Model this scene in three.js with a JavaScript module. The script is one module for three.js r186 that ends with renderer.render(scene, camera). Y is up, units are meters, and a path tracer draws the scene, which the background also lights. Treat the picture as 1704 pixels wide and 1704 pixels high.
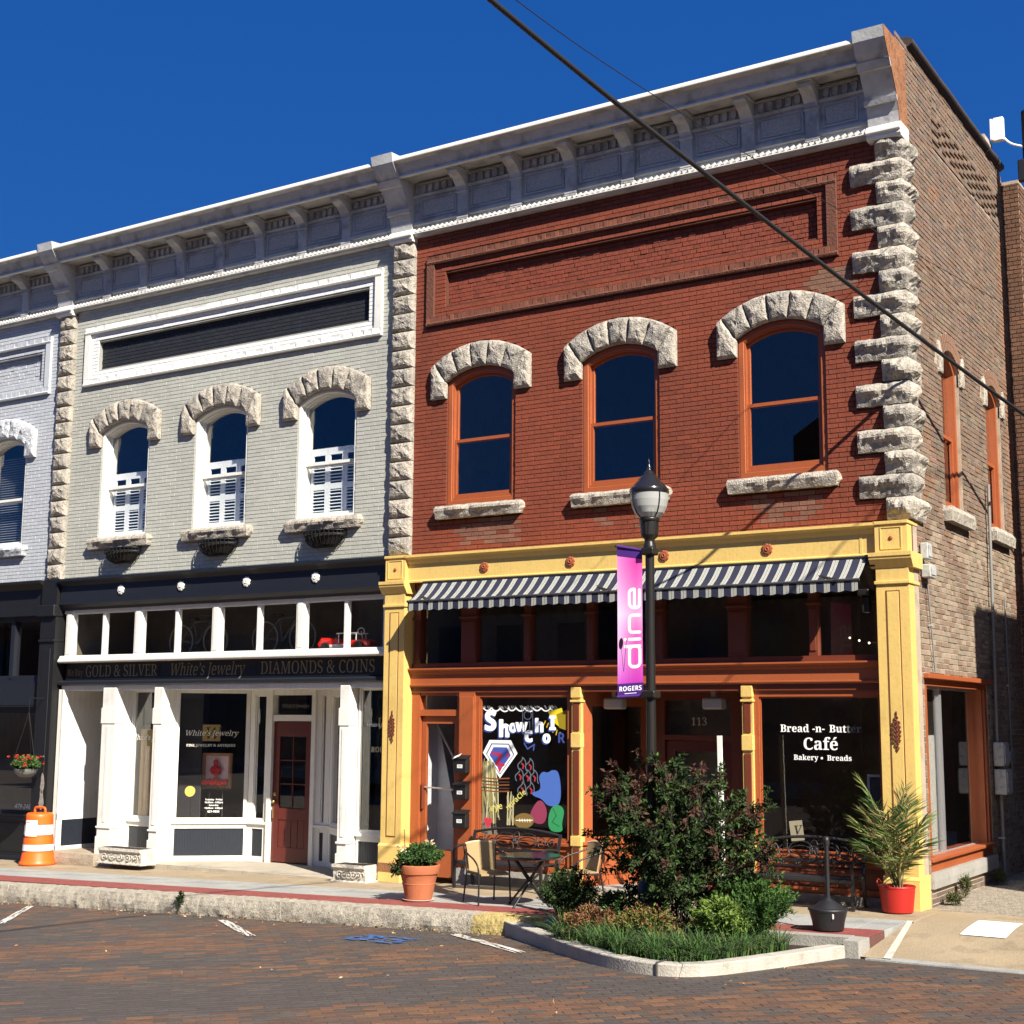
import * as THREE from 'three';
import { mergeGeometries, mergeVertices } from 'three/addons/utils/BufferGeometryUtils.js';
import { RoundedBoxGeometry } from 'three/addons/geometries/RoundedBoxGeometry.js';

// ---------------------------------------------------------------- camera, sky, sun, exposure
const scene = new THREE.Scene();
const camera = new THREE.PerspectiveCamera(40.017, 1, 0.1, 600);
const EYE = new THREE.Vector3(4.8525, 2.1008, 16.5627);
camera.position.copy(EYE);
camera.up.set(0.07336, 0.98908, 0.1278);
camera.lookAt(EYE.x - 0.529755, EYE.y + 0.147219, EYE.z - 0.835276);

const SUN = new THREE.Vector3(1.5, 1.8, 1.0).normalize();
const renderer = new THREE.WebGLRenderer({ antialias: true });
renderer.toneMapping = THREE.LinearToneMapping;
renderer.toneMappingExposure = 2.25;
renderer.shadowMap.enabled = true;

{ // clear, deep blue autumn sky: darkest well away from the sun, paler low down and round the sun
  const W = 512, H = 256, d = new Float32Array(W * H * 4);
  const mix = (a, b, t) => a + (b - a) * t;
  for (let j = 0; j < H; j++) for (let i = 0; i < W; i++) {
    const el = (0.5 - (j + 0.5) / H) * Math.PI, az = ((i + 0.5) / W - 0.5) * 2 * Math.PI;
    const v = [Math.cos(el) * Math.cos(az), Math.sin(el), Math.cos(el) * Math.sin(az)];
    const c = v[0] * SUN.x + v[1] * SUN.y + v[2] * SUN.z;
    const up = Math.max(0, v[1]);
    const low = Math.pow(1 - up, 3);
    const fwd = Math.pow(Math.max(0, (1 + c) / 2), 6);
    const glow = Math.pow(Math.max(0, c), 24);
    const base = [0.0032, 0.035, 0.158], pale = [0.04, 0.16, 0.42], aur = [0.36, 0.43, 0.52];
    const k = (j * W + i) * 4;
    for (let q = 0; q < 3; q++) {
      let L = mix(base[q], pale[q], 0.42 * low);
      L = mix(L, aur[q], 0.22 * fwd) + 0.25 * glow * [1, 0.95, 0.85][q];
      if (v[1] < 0) L = mix(L, [0.08, 0.09, 0.1][q], Math.min(1, -v[1] * 6));
      d[((H - 1 - j) * W + i) * 4 + q] = L;
    }
    d[((H - 1 - j) * W + i) * 4 + 3] = 1;
  }
  const t = new THREE.DataTexture(d, W, H, THREE.RGBAFormat, THREE.FloatType);
  t.mapping = THREE.EquirectangularReflectionMapping; t.magFilter = t.minFilter = THREE.LinearFilter;
  t.wrapS = THREE.RepeatWrapping; t.needsUpdate = true;
  scene.background = t; scene.environment = t;
}
const sunLight = new THREE.DirectionalLight(new THREE.Color().setRGB(1, 0.93, 0.82), 5);
sunLight.position.copy(SUN).multiplyScalar(60); sunLight.target.position.set(-6, 3, 0);
sunLight.castShadow = true; sunLight.shadow.mapSize.set(4096, 4096);
Object.assign(sunLight.shadow.camera, { left: -25, right: 25, top: 25, bottom: -25, near: 1, far: 140 });
scene.add(sunLight, sunLight.target);

// ---------------------------------------------------------------- helpers
let seed = 12345;
const rnd = () => { seed |= 0; seed = seed + 0x6D2B79F5 | 0; let t = Math.imul(seed ^ seed >>> 15, 1 | seed); t = t + Math.imul(t ^ t >>> 7, 61 | t) ^ t; return ((t ^ t >>> 14) >>> 0) / 4294967296; };
const rr = (a, b) => a + (b - a) * rnd();
const V = (x, y, z) => new THREE.Vector3(x, y, z);
const hash = (x, y, z) => { let h = Math.imul(x, 374761393) + Math.imul(y, 668265263) + Math.imul(z, 1274126177) | 0; h = Math.imul(h ^ h >>> 13, 1274126177); return ((h ^ h >>> 16) >>> 0) / 4294967296; };
const sm = t => t * t * (3 - 2 * t);
function n3(x, y, z, per = 0) { // value noise, optional period in x and y
  const X = Math.floor(x), Y = Math.floor(y), Z = Math.floor(z), fx = sm(x - X), fy = sm(y - Y), fz = sm(z - Z);
  const m = per ? (a => ((a % per) + per) % per) : (a => a);
  let r = 0;
  for (let k = 0; k < 2; k++) for (let j = 0; j < 2; j++) for (let i = 0; i < 2; i++)
    r += (i ? fx : 1 - fx) * (j ? fy : 1 - fy) * (k ? fz : 1 - fz) * hash(m(X + i), m(Y + j), Z + k);
  return r;
}
const fbm = (x, y, z, o = 4, per = 0) => { let a = 0.5, s = 0, t = 0, p = per; for (let i = 0; i < o; i++) { s += a * n3(x, y, z + i * 7.3, p); t += a; a *= 0.5; x *= 2; y *= 2; z *= per ? 1 : 2; p *= 2; } return s / t; };
const clamp = (v, a = 0, b = 1) => Math.max(a, Math.min(b, v));
const step = (a, b, v) => sm(clamp((v - a) / (b - a)));

const toS = v => v <= 0.0031308 ? v * 12.92 : 1.055 * Math.pow(v, 1 / 2.4) - 0.055;
function tex(N, fn, colour = true) { // tileable data texture, fn(u, v) gives linear values 0..1
  const d = new Uint8Array(N * N * 4);
  for (let j = 0; j < N; j++) for (let i = 0; i < N; i++) {
    let c = fn(i / N, j / N); if (!Array.isArray(c)) c = [c, c, c];
    for (let q = 0; q < 3; q++) d[(j * N + i) * 4 + q] = 255 * (colour ? toS(clamp(c[q])) : clamp(c[q]));
    d[(j * N + i) * 4 + 3] = 255;
  }
  const t = new THREE.DataTexture(d, N, N); t.wrapS = t.wrapT = THREE.RepeatWrapping;
  t.magFilter = THREE.LinearFilter; t.minFilter = THREE.LinearMipmapLinearFilter; t.generateMipmaps = true;
  if (colour) t.colorSpace = THREE.SRGBColorSpace; t.needsUpdate = true; return t;
}
const scaled = (t, m) => { const c = t.clone(); c.repeat.set(1 / m, 1 / m); c.needsUpdate = true; return c; };
const P = 8;
const T = {
  paint: tex(256, (u, v) => { const a = fbm(u * P, v * P, 1, 4, P), b = fbm(u * 32, v * 32, 9, 3, 32); return 0.8 + 0.16 * a + 0.08 * b; }),
  grime: tex(512, (u, v) => { const a = fbm(u * P, v * P, 3, 5, P), b = fbm(u * 64, v * 64, 4, 2, 64), s = step(0.5, 0.68, fbm(u * 12, v * 12, 21, 4, 12)); const k = 0.62 + 0.3 * a + 0.14 * (b - 0.5) - 0.22 * s; return [k, k * 0.98, k * 0.95]; }),
  stone: tex(512, (u, v) => { const a = fbm(u * P, v * P, 5, 5, P), b = fbm(u * 64, v * 64, 6, 2, 64), s = step(0.54, 0.66, fbm(u * 16, v * 16, 7, 4, 16)); const k = (0.62 + 0.4 * a) * (0.78 + 0.4 * b) * (1 - 0.3 * s); return [k, k * 0.965, k * 0.9]; }),
  concrete: tex(512, (u, v) => { const a = fbm(u * 4, v * 4, 5, 6, 4), b = fbm(u * 128, v * 128, 6, 1, 128), s = step(0.56, 0.72, fbm(u * 8, v * 8, 17, 5, 8)); const k = 0.66 + 0.3 * a + 0.18 * (b - 0.5) - 0.13 * s; return [k, k * 0.985, k * 0.96]; }),
  brick: tex(256, (u, v) => { const a = fbm(u * P, v * P, 15, 4, P), b = fbm(u * 64, v * 64, 16, 2, 64); return 0.6 + 0.3 * a + 0.3 * (b - 0.5) + 0.1; }),
  wood: tex(256, (u, v) => { const a = fbm(u * 32, v * 4, 25, 3, 4), b = fbm(u * P, v * P, 2, 3, P); return 0.78 + 0.14 * a + 0.1 * b; }),
  metal: tex(128, (u, v) => 0.75 + 0.25 * fbm(u * P, v * P, 33, 4, P)),
  weave: tex(128, (u, v) => { const a = Math.sin(u * 2 * Math.PI * 16), b = Math.sin(v * 2 * Math.PI * 16); return 0.62 + 0.19 * (a * b + 1) * (0.8 + 0.2 * n3(u * 16, v * 16, 2, 16)); }),
  stain: tex(512, (u, v) => { const a = fbm(u * 6, v * 6, 51, 5, 6), run = step(0.55, 0.78, fbm(u * 48, v * 3, 53, 3, 3) * 0.6 + fbm(u * 8, v * 8, 57, 4, 8) * 0.4), sp = step(0.66, 0.72, fbm(u * 40, v * 40, 58, 3, 40)); const k = 0.87 + 0.13 * a - 0.1 * run - 0.06 * sp; return [k, k * 0.985, k * 0.955]; }),
  rough: tex(256, (u, v) => fbm(u * 16, v * 16, 41, 4, 16), false),
};
const lin = (r, g, b) => new THREE.Color().setRGB(r, g, b);
const mats = {};
function M(name, col, o = {}) {
  if (mats[name]) return mats[name];
  const c = Array.isArray(col) ? lin(...col) : new THREE.Color(col);
  const m = new THREE.MeshPhysicalMaterial({ name, color: c, roughness: o.rough ?? 0.75, metalness: o.metal ?? 0 });
  if (o.map) m.map = scaled(T[o.map], o.size ?? 0.8);
  if (o.bump) { m.bumpMap = scaled(T.rough, o.bsize ?? 0.3); m.bumpScale = o.bump; }
  if (o.vc) m.vertexColors = true;
  if (o.flat) m.flatShading = true;
  if (o.side) m.side = THREE.DoubleSide;
  if (o.coat) { m.clearcoat = o.coat; m.clearcoatRoughness = o.coatRough ?? 0.2; }
  if (o.trans) { m.transmission = o.trans; m.thickness = 0; }
  return mats[name] = m;
}
const glass = new THREE.MeshPhysicalMaterial({ name: 'glass', color: 0xffffff, roughness: 0, transmission: 1, thickness: 0, ior: 1.5 });

// geometry builders: everything below is in world metres unless a local frame is named
function norm(g) { // only position / normal / uv, not indexed
  if (g.index) g = g.toNonIndexed();
  for (const k of Object.keys(g.attributes)) if (!['position', 'normal', 'uv', 'color'].includes(k)) g.deleteAttribute(k);
  if (!g.attributes.normal) g.computeVertexNormals();
  return g;
}
function uvm(g) { // uv in metres from the dominant normal axis
  g = norm(g); const p = g.attributes.position, n = g.attributes.normal, a = new Float32Array(p.count * 2);
  for (let i = 0; i < p.count; i++) {
    const x = Math.abs(n.getX(i)), y = Math.abs(n.getY(i)), z = Math.abs(n.getZ(i));
    if (y > x && y > z) { a[2 * i] = p.getX(i); a[2 * i + 1] = p.getZ(i); }
    else if (x > z) { a[2 * i] = p.getZ(i); a[2 * i + 1] = p.getY(i); }
    else { a[2 * i] = p.getX(i); a[2 * i + 1] = p.getY(i); }
  }
  g.setAttribute('uv', new THREE.BufferAttribute(a, 2)); return g;
}
const mg = l => { l = l.flat(9).map(norm); return l.length === 1 ? l[0] : mergeGeometries(l, false); };
function B(x0, x1, y0, y1, z0, z1) { const g = new THREE.BoxGeometry(x1 - x0, y1 - y0, z1 - z0); g.translate((x0 + x1) / 2, (y0 + y1) / 2, (z0 + z1) / 2); return uvm(g); }
function RB(x0, x1, y0, y1, z0, z1, r = 0.01, s = 2) { const w = x1 - x0, h = y1 - y0, d = z1 - z0; const g = new RoundedBoxGeometry(w, h, d, s, Math.min(r, w / 2.01, h / 2.01, d / 2.01)); g.translate((x0 + x1) / 2, (y0 + y1) / 2, (z0 + z1) / 2); return uvm(g); }
function bar(a, b, r, n = 8, r2 = r) { const d = b.clone().sub(a), L = d.length(); const g = new THREE.CylinderGeometry(r2, r, L, n, 1); g.translate(0, L / 2, 0); g.applyQuaternion(new THREE.Quaternion().setFromUnitVectors(V(0, 1, 0), d.normalize())); g.translate(a.x, a.y, a.z); return norm(g); }
function beam(a, b, w, h) { // rectangular bar, w across, h deep
  const d = b.clone().sub(a), L = d.length(); const g = new THREE.BoxGeometry(w, L, h); g.translate(0, L / 2, 0); g.applyQuaternion(new THREE.Quaternion().setFromUnitVectors(V(0, 1, 0), d.normalize())); g.translate(a.x, a.y, a.z); return uvm(g);
}
function tube(pts, r, seg = 24, n = 7, closed = false) { return norm(new THREE.TubeGeometry(new THREE.CatmullRomCurve3(pts, closed, 'centripetal'), seg, r, n, closed)); }
function lathe(pr, n = 32) { return norm(new THREE.LatheGeometry(pr.map(([r, y]) => new THREE.Vector2(r, y)), n)); }
function poly(pts, z0, z1, bevel = 0) { // polygon in x, y drawn out along z from z0 to z1
  const s = new THREE.Shape(pts.map(([x, y]) => new THREE.Vector2(x, y)));
  return shapeX(s, z0, z1, bevel);
}
function shapeX(s, z0, z1, bevel = 0, curve = 12) {
  const g = new THREE.ExtrudeGeometry(s, { depth: z1 - z0 - 2 * bevel, bevelEnabled: bevel > 0, bevelSize: bevel, bevelThickness: bevel, bevelOffset: -bevel, bevelSegments: 1, curveSegments: curve });
  g.translate(0, 0, z0 + bevel); return uvm(g);
}
function profX(pr, x0, x1) { // profile [z, y] drawn out along x
  const g = poly(pr.map(([z, y]) => [-z, y]), 0, x1 - x0); g.rotateY(Math.PI / 2); g.translate(x0, 0, 0); return uvm(g);
}
const names = {};
const numbered = n => { const k = names[n] = (names[n] ?? -1) + 1; return k ? n + '_' + String(k).padStart(3, '0') : n; };
function thing(name, label, category, pos = [0, 0, 0], group, kind) {
  const o = new THREE.Group(); o.name = numbered(name); o.position.set(...pos); o.userData = {};
  if (kind) o.userData.kind = kind; if (label) o.userData.label = label; if (category) o.userData.category = category; if (group) o.userData.group = group;
  scene.add(o); return o;
}
function worldPos(o) { const p = V(0, 0, 0); for (; o && o !== scene; o = o.parent) p.add(o.position); return p; }
function put(parent, name, geos, mat, label) { // a part from world geometry, moved into its parent's frame
  let g = Array.isArray(geos) ? mg(geos) : norm(geos); const p = worldPos(parent);
  g.translate(-p.x, -p.y, -p.z);
  const m = new THREE.Mesh(g, mat); m.name = name; m.castShadow = m.receiveShadow = true; if (label) m.userData.label = label;
  parent.add(m); return m;
}
function solo(name, geos, mat, label, category, base, group, kind) { // a thing that is one mesh
  let g = Array.isArray(geos) ? mg(geos) : norm(geos); g.translate(-base[0], -base[1], -base[2]);
  const m = new THREE.Mesh(g, mat); m.name = numbered(name); m.position.set(...base); m.castShadow = m.receiveShadow = true; m.userData = {};
  if (kind) m.userData.kind = kind; if (label) m.userData.label = label; if (category) m.userData.category = category; if (group) m.userData.group = group;
  scene.add(m); return m;
}
const tint = (g, c) => { const n = g.attributes.position.count, a = new Float32Array(n * 3); for (let i = 0; i < n; i++) { a[3 * i] = c[0]; a[3 * i + 1] = c[1]; a[3 * i + 2] = c[2]; } g.setAttribute('color', new THREE.BufferAttribute(a, 3)); return g; };
function canvasTex(w, h, draw) { const c = document.createElement('canvas'); c.width = w; c.height = h; const x = c.getContext('2d'); x.clearRect(0, 0, w, h); draw(x, w, h); const t = new THREE.CanvasTexture(c); t.colorSpace = THREE.SRGBColorSpace; t.anisotropy = 8; return t; }
function print(parent, name, t, x0, x1, y0, y1, z, o = {}) { // flat lettering or print on a vertical face that looks along +z
  const g = new THREE.PlaneGeometry(x1 - x0, y1 - y0); g.translate((x0 + x1) / 2, (y0 + y1) / 2, z);
  const m = new THREE.MeshStandardMaterial({ name, map: t, roughness: o.rough ?? 0.6, transparent: !o.solid, side: THREE.DoubleSide });
  return put(parent, name, g, m);
}

// ---------------------------------------------------------------- rock-faced stone, brick walls
function rock(pts, z0, depth, sd, n = 26) { // convex polygon in x, y with a rough, pillowed face
  const L = [0]; for (let i = 0; i < pts.length; i++) { const a = pts[i], b = pts[(i + 1) % pts.length]; L.push(L[i] + Math.hypot(b[0] - a[0], b[1] - a[1])); }
  const cx = pts.reduce((s, p) => s + p[0], 0) / pts.length, cy = pts.reduce((s, p) => s + p[1], 0) / pts.length;
  const size = Math.min(0.5, Math.sqrt(L[L.length - 1] / 4));
  const at = []; for (let k = 0; k < n; k++) { const s = L[L.length - 1] * k / n; let i = 0; while (L[i + 1] <= s) i++; const t = (s - L[i]) / (L[i + 1] - L[i]), a = pts[i], b = pts[(i + 1) % pts.length]; at.push([a[0] + (b[0] - a[0]) * t, a[1] + (b[1] - a[1]) * t]); }
  for (let i = 0; i < pts.length; i++) { let bk = 0, bd = 9; at.forEach((p, k) => { const d = Math.hypot(p[0] - pts[i][0], p[1] - pts[i][1]); if (d < bd) { bd = d; bk = k; } }); at[bk] = [...pts[i]]; }
  const rings = [[1, -0.04], [1, 0.012], [0.965, 0.02], [0.86, 0.5], [0.68, 0.8], [0.46, 0.95], [0.24, 1]];
  const P3 = rings.map(([s, h], ri) => at.map(([x, y]) => {
    const qx = cx + (x - cx) * s, qy = cy + (y - cy) * s; let z;
    if (ri < 3) z = z0 + h; else {
      const f = fbm(qx * 9 + sd, qy * 9, sd * 1.7, 3), f2 = fbm(qx * 24, qy * 24 + sd, sd, 2);
      z = z0 + 0.02 + depth * (h * (0.25 + 1.15 * f) + 0.34 * (f2 - 0.5) + 0.28 * (qy - cy) / size * (f > 0.5 ? 1 : 0.2));
    }
    const j = ri > 2 ? 0.012 : 0; return [qx + j * (n3(qx * 40, qy * 40, sd) - 0.5), qy + j * (n3(qx * 40, qy * 40, sd + 5) - 0.5), z];
  }));
  const v = []; const q = (a, b, c) => v.push(...a, ...b, ...c);
  for (let r = 0; r + 1 < P3.length; r++) for (let k = 0; k < n; k++) { const a = P3[r][k], b = P3[r][(k + 1) % n], c = P3[r + 1][k], d = P3[r + 1][(k + 1) % n]; if ((k + r) % 2) { q(a, b, d); q(a, d, c); } else { q(a, b, c); q(b, d, c); } }
  const last = P3[P3.length - 1], ctr = [cx, cy, last.reduce((s, p) => s + p[2], 0) / n + depth * 0.1];
  for (let k = 0; k < n; k++) q(last[k], last[(k + 1) % n], ctr);
  const g = new THREE.BufferGeometry(); g.setAttribute('position', new THREE.BufferAttribute(new Float32Array(v), 3)); g.computeVertexNormals();
  let area = 0; for (let i = 0; i < pts.length; i++) { const a = pts[i], b = pts[(i + 1) % pts.length]; area += a[0] * b[1] - b[0] * a[1]; }
  if (area < 0) { const p = g.attributes.position.array; for (let i = 0; i < p.length; i += 9) for (let k = 0; k < 3; k++) { const t = p[i + 3 + k]; p[i + 3 + k] = p[i + 6 + k]; p[i + 6 + k] = t; } g.computeVertexNormals(); }
  const u = uvm(g); const uv = u.attributes.uv.array; for (let i = 0; i < uv.length; i += 2) { uv[i] += sd * 0.37; uv[i + 1] += sd * 0.53; } return u;
}
function rockBox(x0, x1, y0, y1, z0, z1, amp, sd, seg = [8, 5, 8], keep = [0, 0]) { // box with rough outer faces; back faces (keep signs of x and z) stay put
  let g = new THREE.BoxGeometry(x1 - x0, y1 - y0, z1 - z0, ...seg); g.deleteAttribute('uv'); g.deleteAttribute('normal'); g = mergeVertices(g, 1e-4);
  const p = g.attributes.position, w = (x1 - x0) / 2, h = (y1 - y0) / 2, d = (z1 - z0) / 2;
  for (let i = 0; i < p.count; i++) {
    let x = p.getX(i), y = p.getY(i), z = p.getZ(i); const X = x + (x0 + x1) / 2, Y = y + (y0 + y1) / 2, Z = z + (z0 + z1) / 2;
    const py = 1 - Math.pow(Math.abs(y) / h, 3), px = 1 - Math.pow(Math.abs(x) / w, 4), pz = 1 - Math.pow(Math.abs(z) / d, 4);
    const cut = step(-0.5, 0.25, y / h + 1.3 * (n3(X * 6 + sd, Z * 6, sd) - 0.5));
    const f = (0.3 + 1.1 * fbm(X * 7 + sd, Y * 7, Z * 7 + sd, 3)) * (0.35 + 0.75 * cut) + 0.55 * (fbm(X * 24, Y * 24, Z * 24 + sd, 2) - 0.5);
    if (Math.abs(Math.abs(x) - w) < 1e-4 && Math.sign(x) !== keep[0]) x += Math.sign(x) * amp * py * (0.35 + 0.65 * pz) * f;
    if (Math.abs(Math.abs(z) - d) < 1e-4 && Math.sign(z) !== keep[1]) z += Math.sign(z) * amp * py * (0.35 + 0.65 * px) * f;
    if (Math.abs(Math.abs(y) - h) < 1e-4) y += 0.25 * amp * (n3(X * 14, Z * 14, sd) - 0.5);
    p.setXYZ(i, x + (x0 + x1) / 2, y + (y0 + y1) / 2, z + (z0 + z1) / 2);
  }
  g = g.toNonIndexed(); g.computeVertexNormals(); const u = uvm(g), uv = u.attributes.uv.array; for (let i = 0; i < uv.length; i += 2) { uv[i] += sd * 0.37; uv[i + 1] += sd * 0.53; } return u;
}
// one course after another of [u0, u1, v0, v1, out, tone]; cut(v) lists the stretches to leave open
function courses(u0, u1, v0, v1, cut, o = {}) {
  const bl = o.bl ?? 0.21, bh = o.bh ?? 0.0625, jt = o.joint ?? 0.007, out = []; let r = 0;
  for (let v = v0; v < v1 - 0.02; v += bh, r++) {
    const vt = Math.min(v + bh, v1), mid = (v + vt) / 2, holes = cut ? cut(mid, v, vt) : [];
    const header = o.headers && r % o.headers === 0, len = header ? bl / 2 : bl;
    let u = u0 - (r % 2 ? len / 2 : 0) - (o.jit ? rr(0, len * o.jit) : 0);
    for (; u < u1; u += len) {
      let segs = [[Math.max(u, u0), Math.min(u + len, u1)]];
      for (const [a, b] of holes) segs = segs.flatMap(([p, q]) => (b <= p || a >= q) ? [[p, q]] : [[p, Math.min(q, a)], [Math.max(p, b), q]].filter(s => s[1] - s[0] > 0.015));
      for (const [p, q] of segs) if (q - p > 0.015) out.push([p + jt / 2, q - jt / 2, v + jt / 2, vt - jt / 2, rr(-1, 1), rnd(), mid]);
    }
  }
  return out;
}
const unitCache = {};
function unitBrick(tone, k) { // unit box without its back, centred in x and y, front at z = 1
  const key = tone.join() + k; if (unitCache[key]) return unitCache[key];
  const f = []; const sq = (a, b, c, d) => f.push(a, b, c, a, c, d);
  const p = [[-.5, -.5, 0], [.5, -.5, 0], [.5, .5, 0], [-.5, .5, 0], [-.495, -.48, 1], [.495, -.48, 1], [.495, .48, 1], [-.495, .48, 1]];
  sq(4, 5, 6, 7); sq(0, 1, 5, 4); sq(1, 2, 6, 5); sq(2, 3, 7, 6); sq(3, 0, 4, 7);
  const g = new THREE.BufferGeometry(); g.setAttribute('position', new THREE.BufferAttribute(new Float32Array(f.flatMap(i => p[i])), 3)); g.computeVertexNormals();
  const uv = new Float32Array(f.length * 2); f.forEach((i, j) => { uv[2 * j] = p[i][0] * 0.21 + k * 0.317; uv[2 * j + 1] = p[i][1] * 0.07 + k * 0.211; }); g.setAttribute('uv', new THREE.BufferAttribute(uv, 2));
  return unitCache[key] = tint(g, tone);
}
// frame(u, v, d) -> world point; lays the bricks of one wall: the 300 nearest singly, the rest joined
function layBricks(parent, list, mat, toneOf, frameM, o = {}) {
  const depth = o.depth ?? 0.012, jig = o.jig ?? 0.002, single = o.single ?? 300, name = o.name ?? 'brick';
  const pp = worldPos(parent);
  const items = list.map((b, i) => { const c = V((b[0] + b[1]) / 2, (b[2] + b[3]) / 2, 0).applyMatrix4(frameM); return { b, c, d: c.distanceToSquared(EYE), i }; });
  items.sort((a, b) => a.d - b.d);
  const rest = [];
  const q = new THREE.Quaternion().setFromRotationMatrix(frameM);
  items.forEach(({ b, c }, k) => {
    const tone = toneOf(b, c), d = depth + jig * b[4];
    const g0 = unitBrick(tone, (b[5] * 4) | 0), w = b[1] - b[0], h = b[3] - b[2];
    if (k < single) {
      const m = new THREE.Mesh(g0, mat); m.name = name; m.castShadow = m.receiveShadow = true;
      m.position.copy(c).sub(pp); m.quaternion.copy(q); m.scale.set(w, h, d); parent.add(m);
    } else { const g = g0.clone(); g.applyMatrix4(new THREE.Matrix4().compose(c.clone().sub(pp), q, V(w, h, d))); const uv = g.attributes.uv.array, ox = rnd() * 3, oy = rnd() * 3; for (let i = 0; i < uv.length; i += 2) { uv[i] += ox; uv[i + 1] += oy; } rest.push(g); }
  });
  if (rest.length) { const m = new THREE.Mesh(mergeGeometries(rest, false), mat); m.name = (o.stuff ?? 'brickwork'); m.userData.kind = 'stuff'; m.castShadow = m.receiveShadow = true; parent.add(m); }
}
const frontAt = z => new THREE.Matrix4().makeTranslation(0, 0, z);

// ---------------------------------------------------------------- materials of the street front
const mRedBrick = M('painted red brick', [1, 1, 1], { map: 'brick', size: 0.5, rough: 0.85, vc: true, bump: 0.003, bsize: 0.25 });
const mRedMortar = M('red painted mortar', [0.11, 0.03, 0.015], { map: 'brick', size: 0.6, rough: 0.95 });
const mPaleBrick = M('pale painted brick', [1, 1, 1], { map: 'paint', size: 0.7, rough: 0.7, vc: true, bump: 0.002, bsize: 0.2 });
const mSageMortar = M('sage painted mortar', [0.32, 0.32, 0.285], { map: 'paint', size: 0.7, rough: 0.85 });
const mBlueMortar = M('pale blue grey painted mortar', [0.34, 0.36, 0.385], { map: 'paint', size: 0.7, rough: 0.85 });
const mOldBrick = M('weathered brick', [1, 1, 1], { map: 'brick', size: 0.4, rough: 0.95, vc: true, bump: 0.005, bsize: 0.2 });
const mOldMortar = M('pale lime mortar', [0.46, 0.38, 0.29], { map: 'concrete', size: 0.9, rough: 0.95, bump: 0.004, bsize: 0.15 });
const mStone = M('rough limestone', [0.46, 0.43, 0.385], { map: 'stone', size: 0.45, rough: 0.92, bump: 0.012, bsize: 0.18, flat: true });
const mStoneB = M('rough grey limestone', [0.38, 0.36, 0.33], { map: 'stone', size: 0.5, rough: 0.92, bump: 0.012, bsize: 0.18, flat: true });
const mStoneBlue = M('whitewashed limestone', [0.62, 0.66, 0.72], { map: 'grime', size: 0.5, rough: 0.9, bump: 0.01, bsize: 0.2, flat: true });
const mTin = M('shade toned white pressed tin', [0.58, 0.59, 0.6], { map: 'grime', size: 2.6, rough: 0.55, bump: 0.003, bsize: 0.5 });  // grime map, plus a toned-down white that deepens the cornice shade
const mTinRelief = M('embossed white painted tin', [0.52, 0.525, 0.53], { map: 'stain', size: 1.6, rough: 0.6, bump: 0.03, bsize: 0.22 });
const mRust = M('peeling rusty tin', [0.3, 0.13, 0.055], { map: 'stone', size: 0.9, rough: 0.9, bump: 0.006 });
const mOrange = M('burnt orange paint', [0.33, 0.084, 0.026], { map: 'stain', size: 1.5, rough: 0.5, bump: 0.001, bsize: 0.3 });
const mOrangeShade = M('shade darkened rust paint', [0.15, 0.033, 0.013], { map: 'wood', size: 0.6, rough: 0.5 });  // rust trim colour, darkened to carry the shade of transom and recess
const mYellow = M('butter yellow paint', [0.69, 0.485, 0.155], { map: 'stain', size: 1.7, rough: 0.5, bump: 0.0015, bsize: 0.4 });
const mYellowLine = M('brown trim paint', [0.17, 0.055, 0.02], { rough: 0.5 });
const mWhite = M('white paint', [0.76, 0.76, 0.72], { map: 'stain', size: 1.9, rough: 0.5, bump: 0.001, bsize: 0.4 });
const mShutter = M('white shutter paint', [0.7, 0.74, 0.74], { rough: 0.5 });
const mNavy = M('navy black paint', [0.008, 0.0105, 0.017], { map: 'paint', size: 0.6, rough: 0.55 });
const mBlack = M('satin black paint', [0.0065, 0.0065, 0.0075], { map: 'paint', size: 0.5, rough: 0.55 });
const mDark = M('olive interior plaster', [0.2, 0.18, 0.145], { map: 'concrete', size: 2, rough: 0.95 });
const mDarker = M('dark display backing', [0.05, 0.05, 0.054], { map: 'weave', size: 0.4, rough: 0.95 });  // near-black colour stands in for the unlit depth of the display windows
const mFloor = M('old floorboards', [0.15, 0.085, 0.045], { map: 'wood', size: 0.8, rough: 0.6 });
const mRoof = M('tar roof', [0.04, 0.04, 0.042], { map: 'concrete', size: 2, rough: 0.95 });
const mIron = M('black iron', [0.012, 0.012, 0.013], { map: 'metal', size: 0.4, rough: 0.45 });
const mMaroon = M('maroon door paint', [0.11, 0.017, 0.012], { map: 'wood', size: 0.6, rough: 0.4 });
const mBrass = M('worn brass', [0.55, 0.38, 0.14], { metal: 0.9, rough: 0.35 });
const mConc = M('grey concrete', [0.36, 0.35, 0.32], { map: 'concrete', size: 1.1, rough: 0.92, bump: 0.004, bsize: 0.2 });

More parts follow.
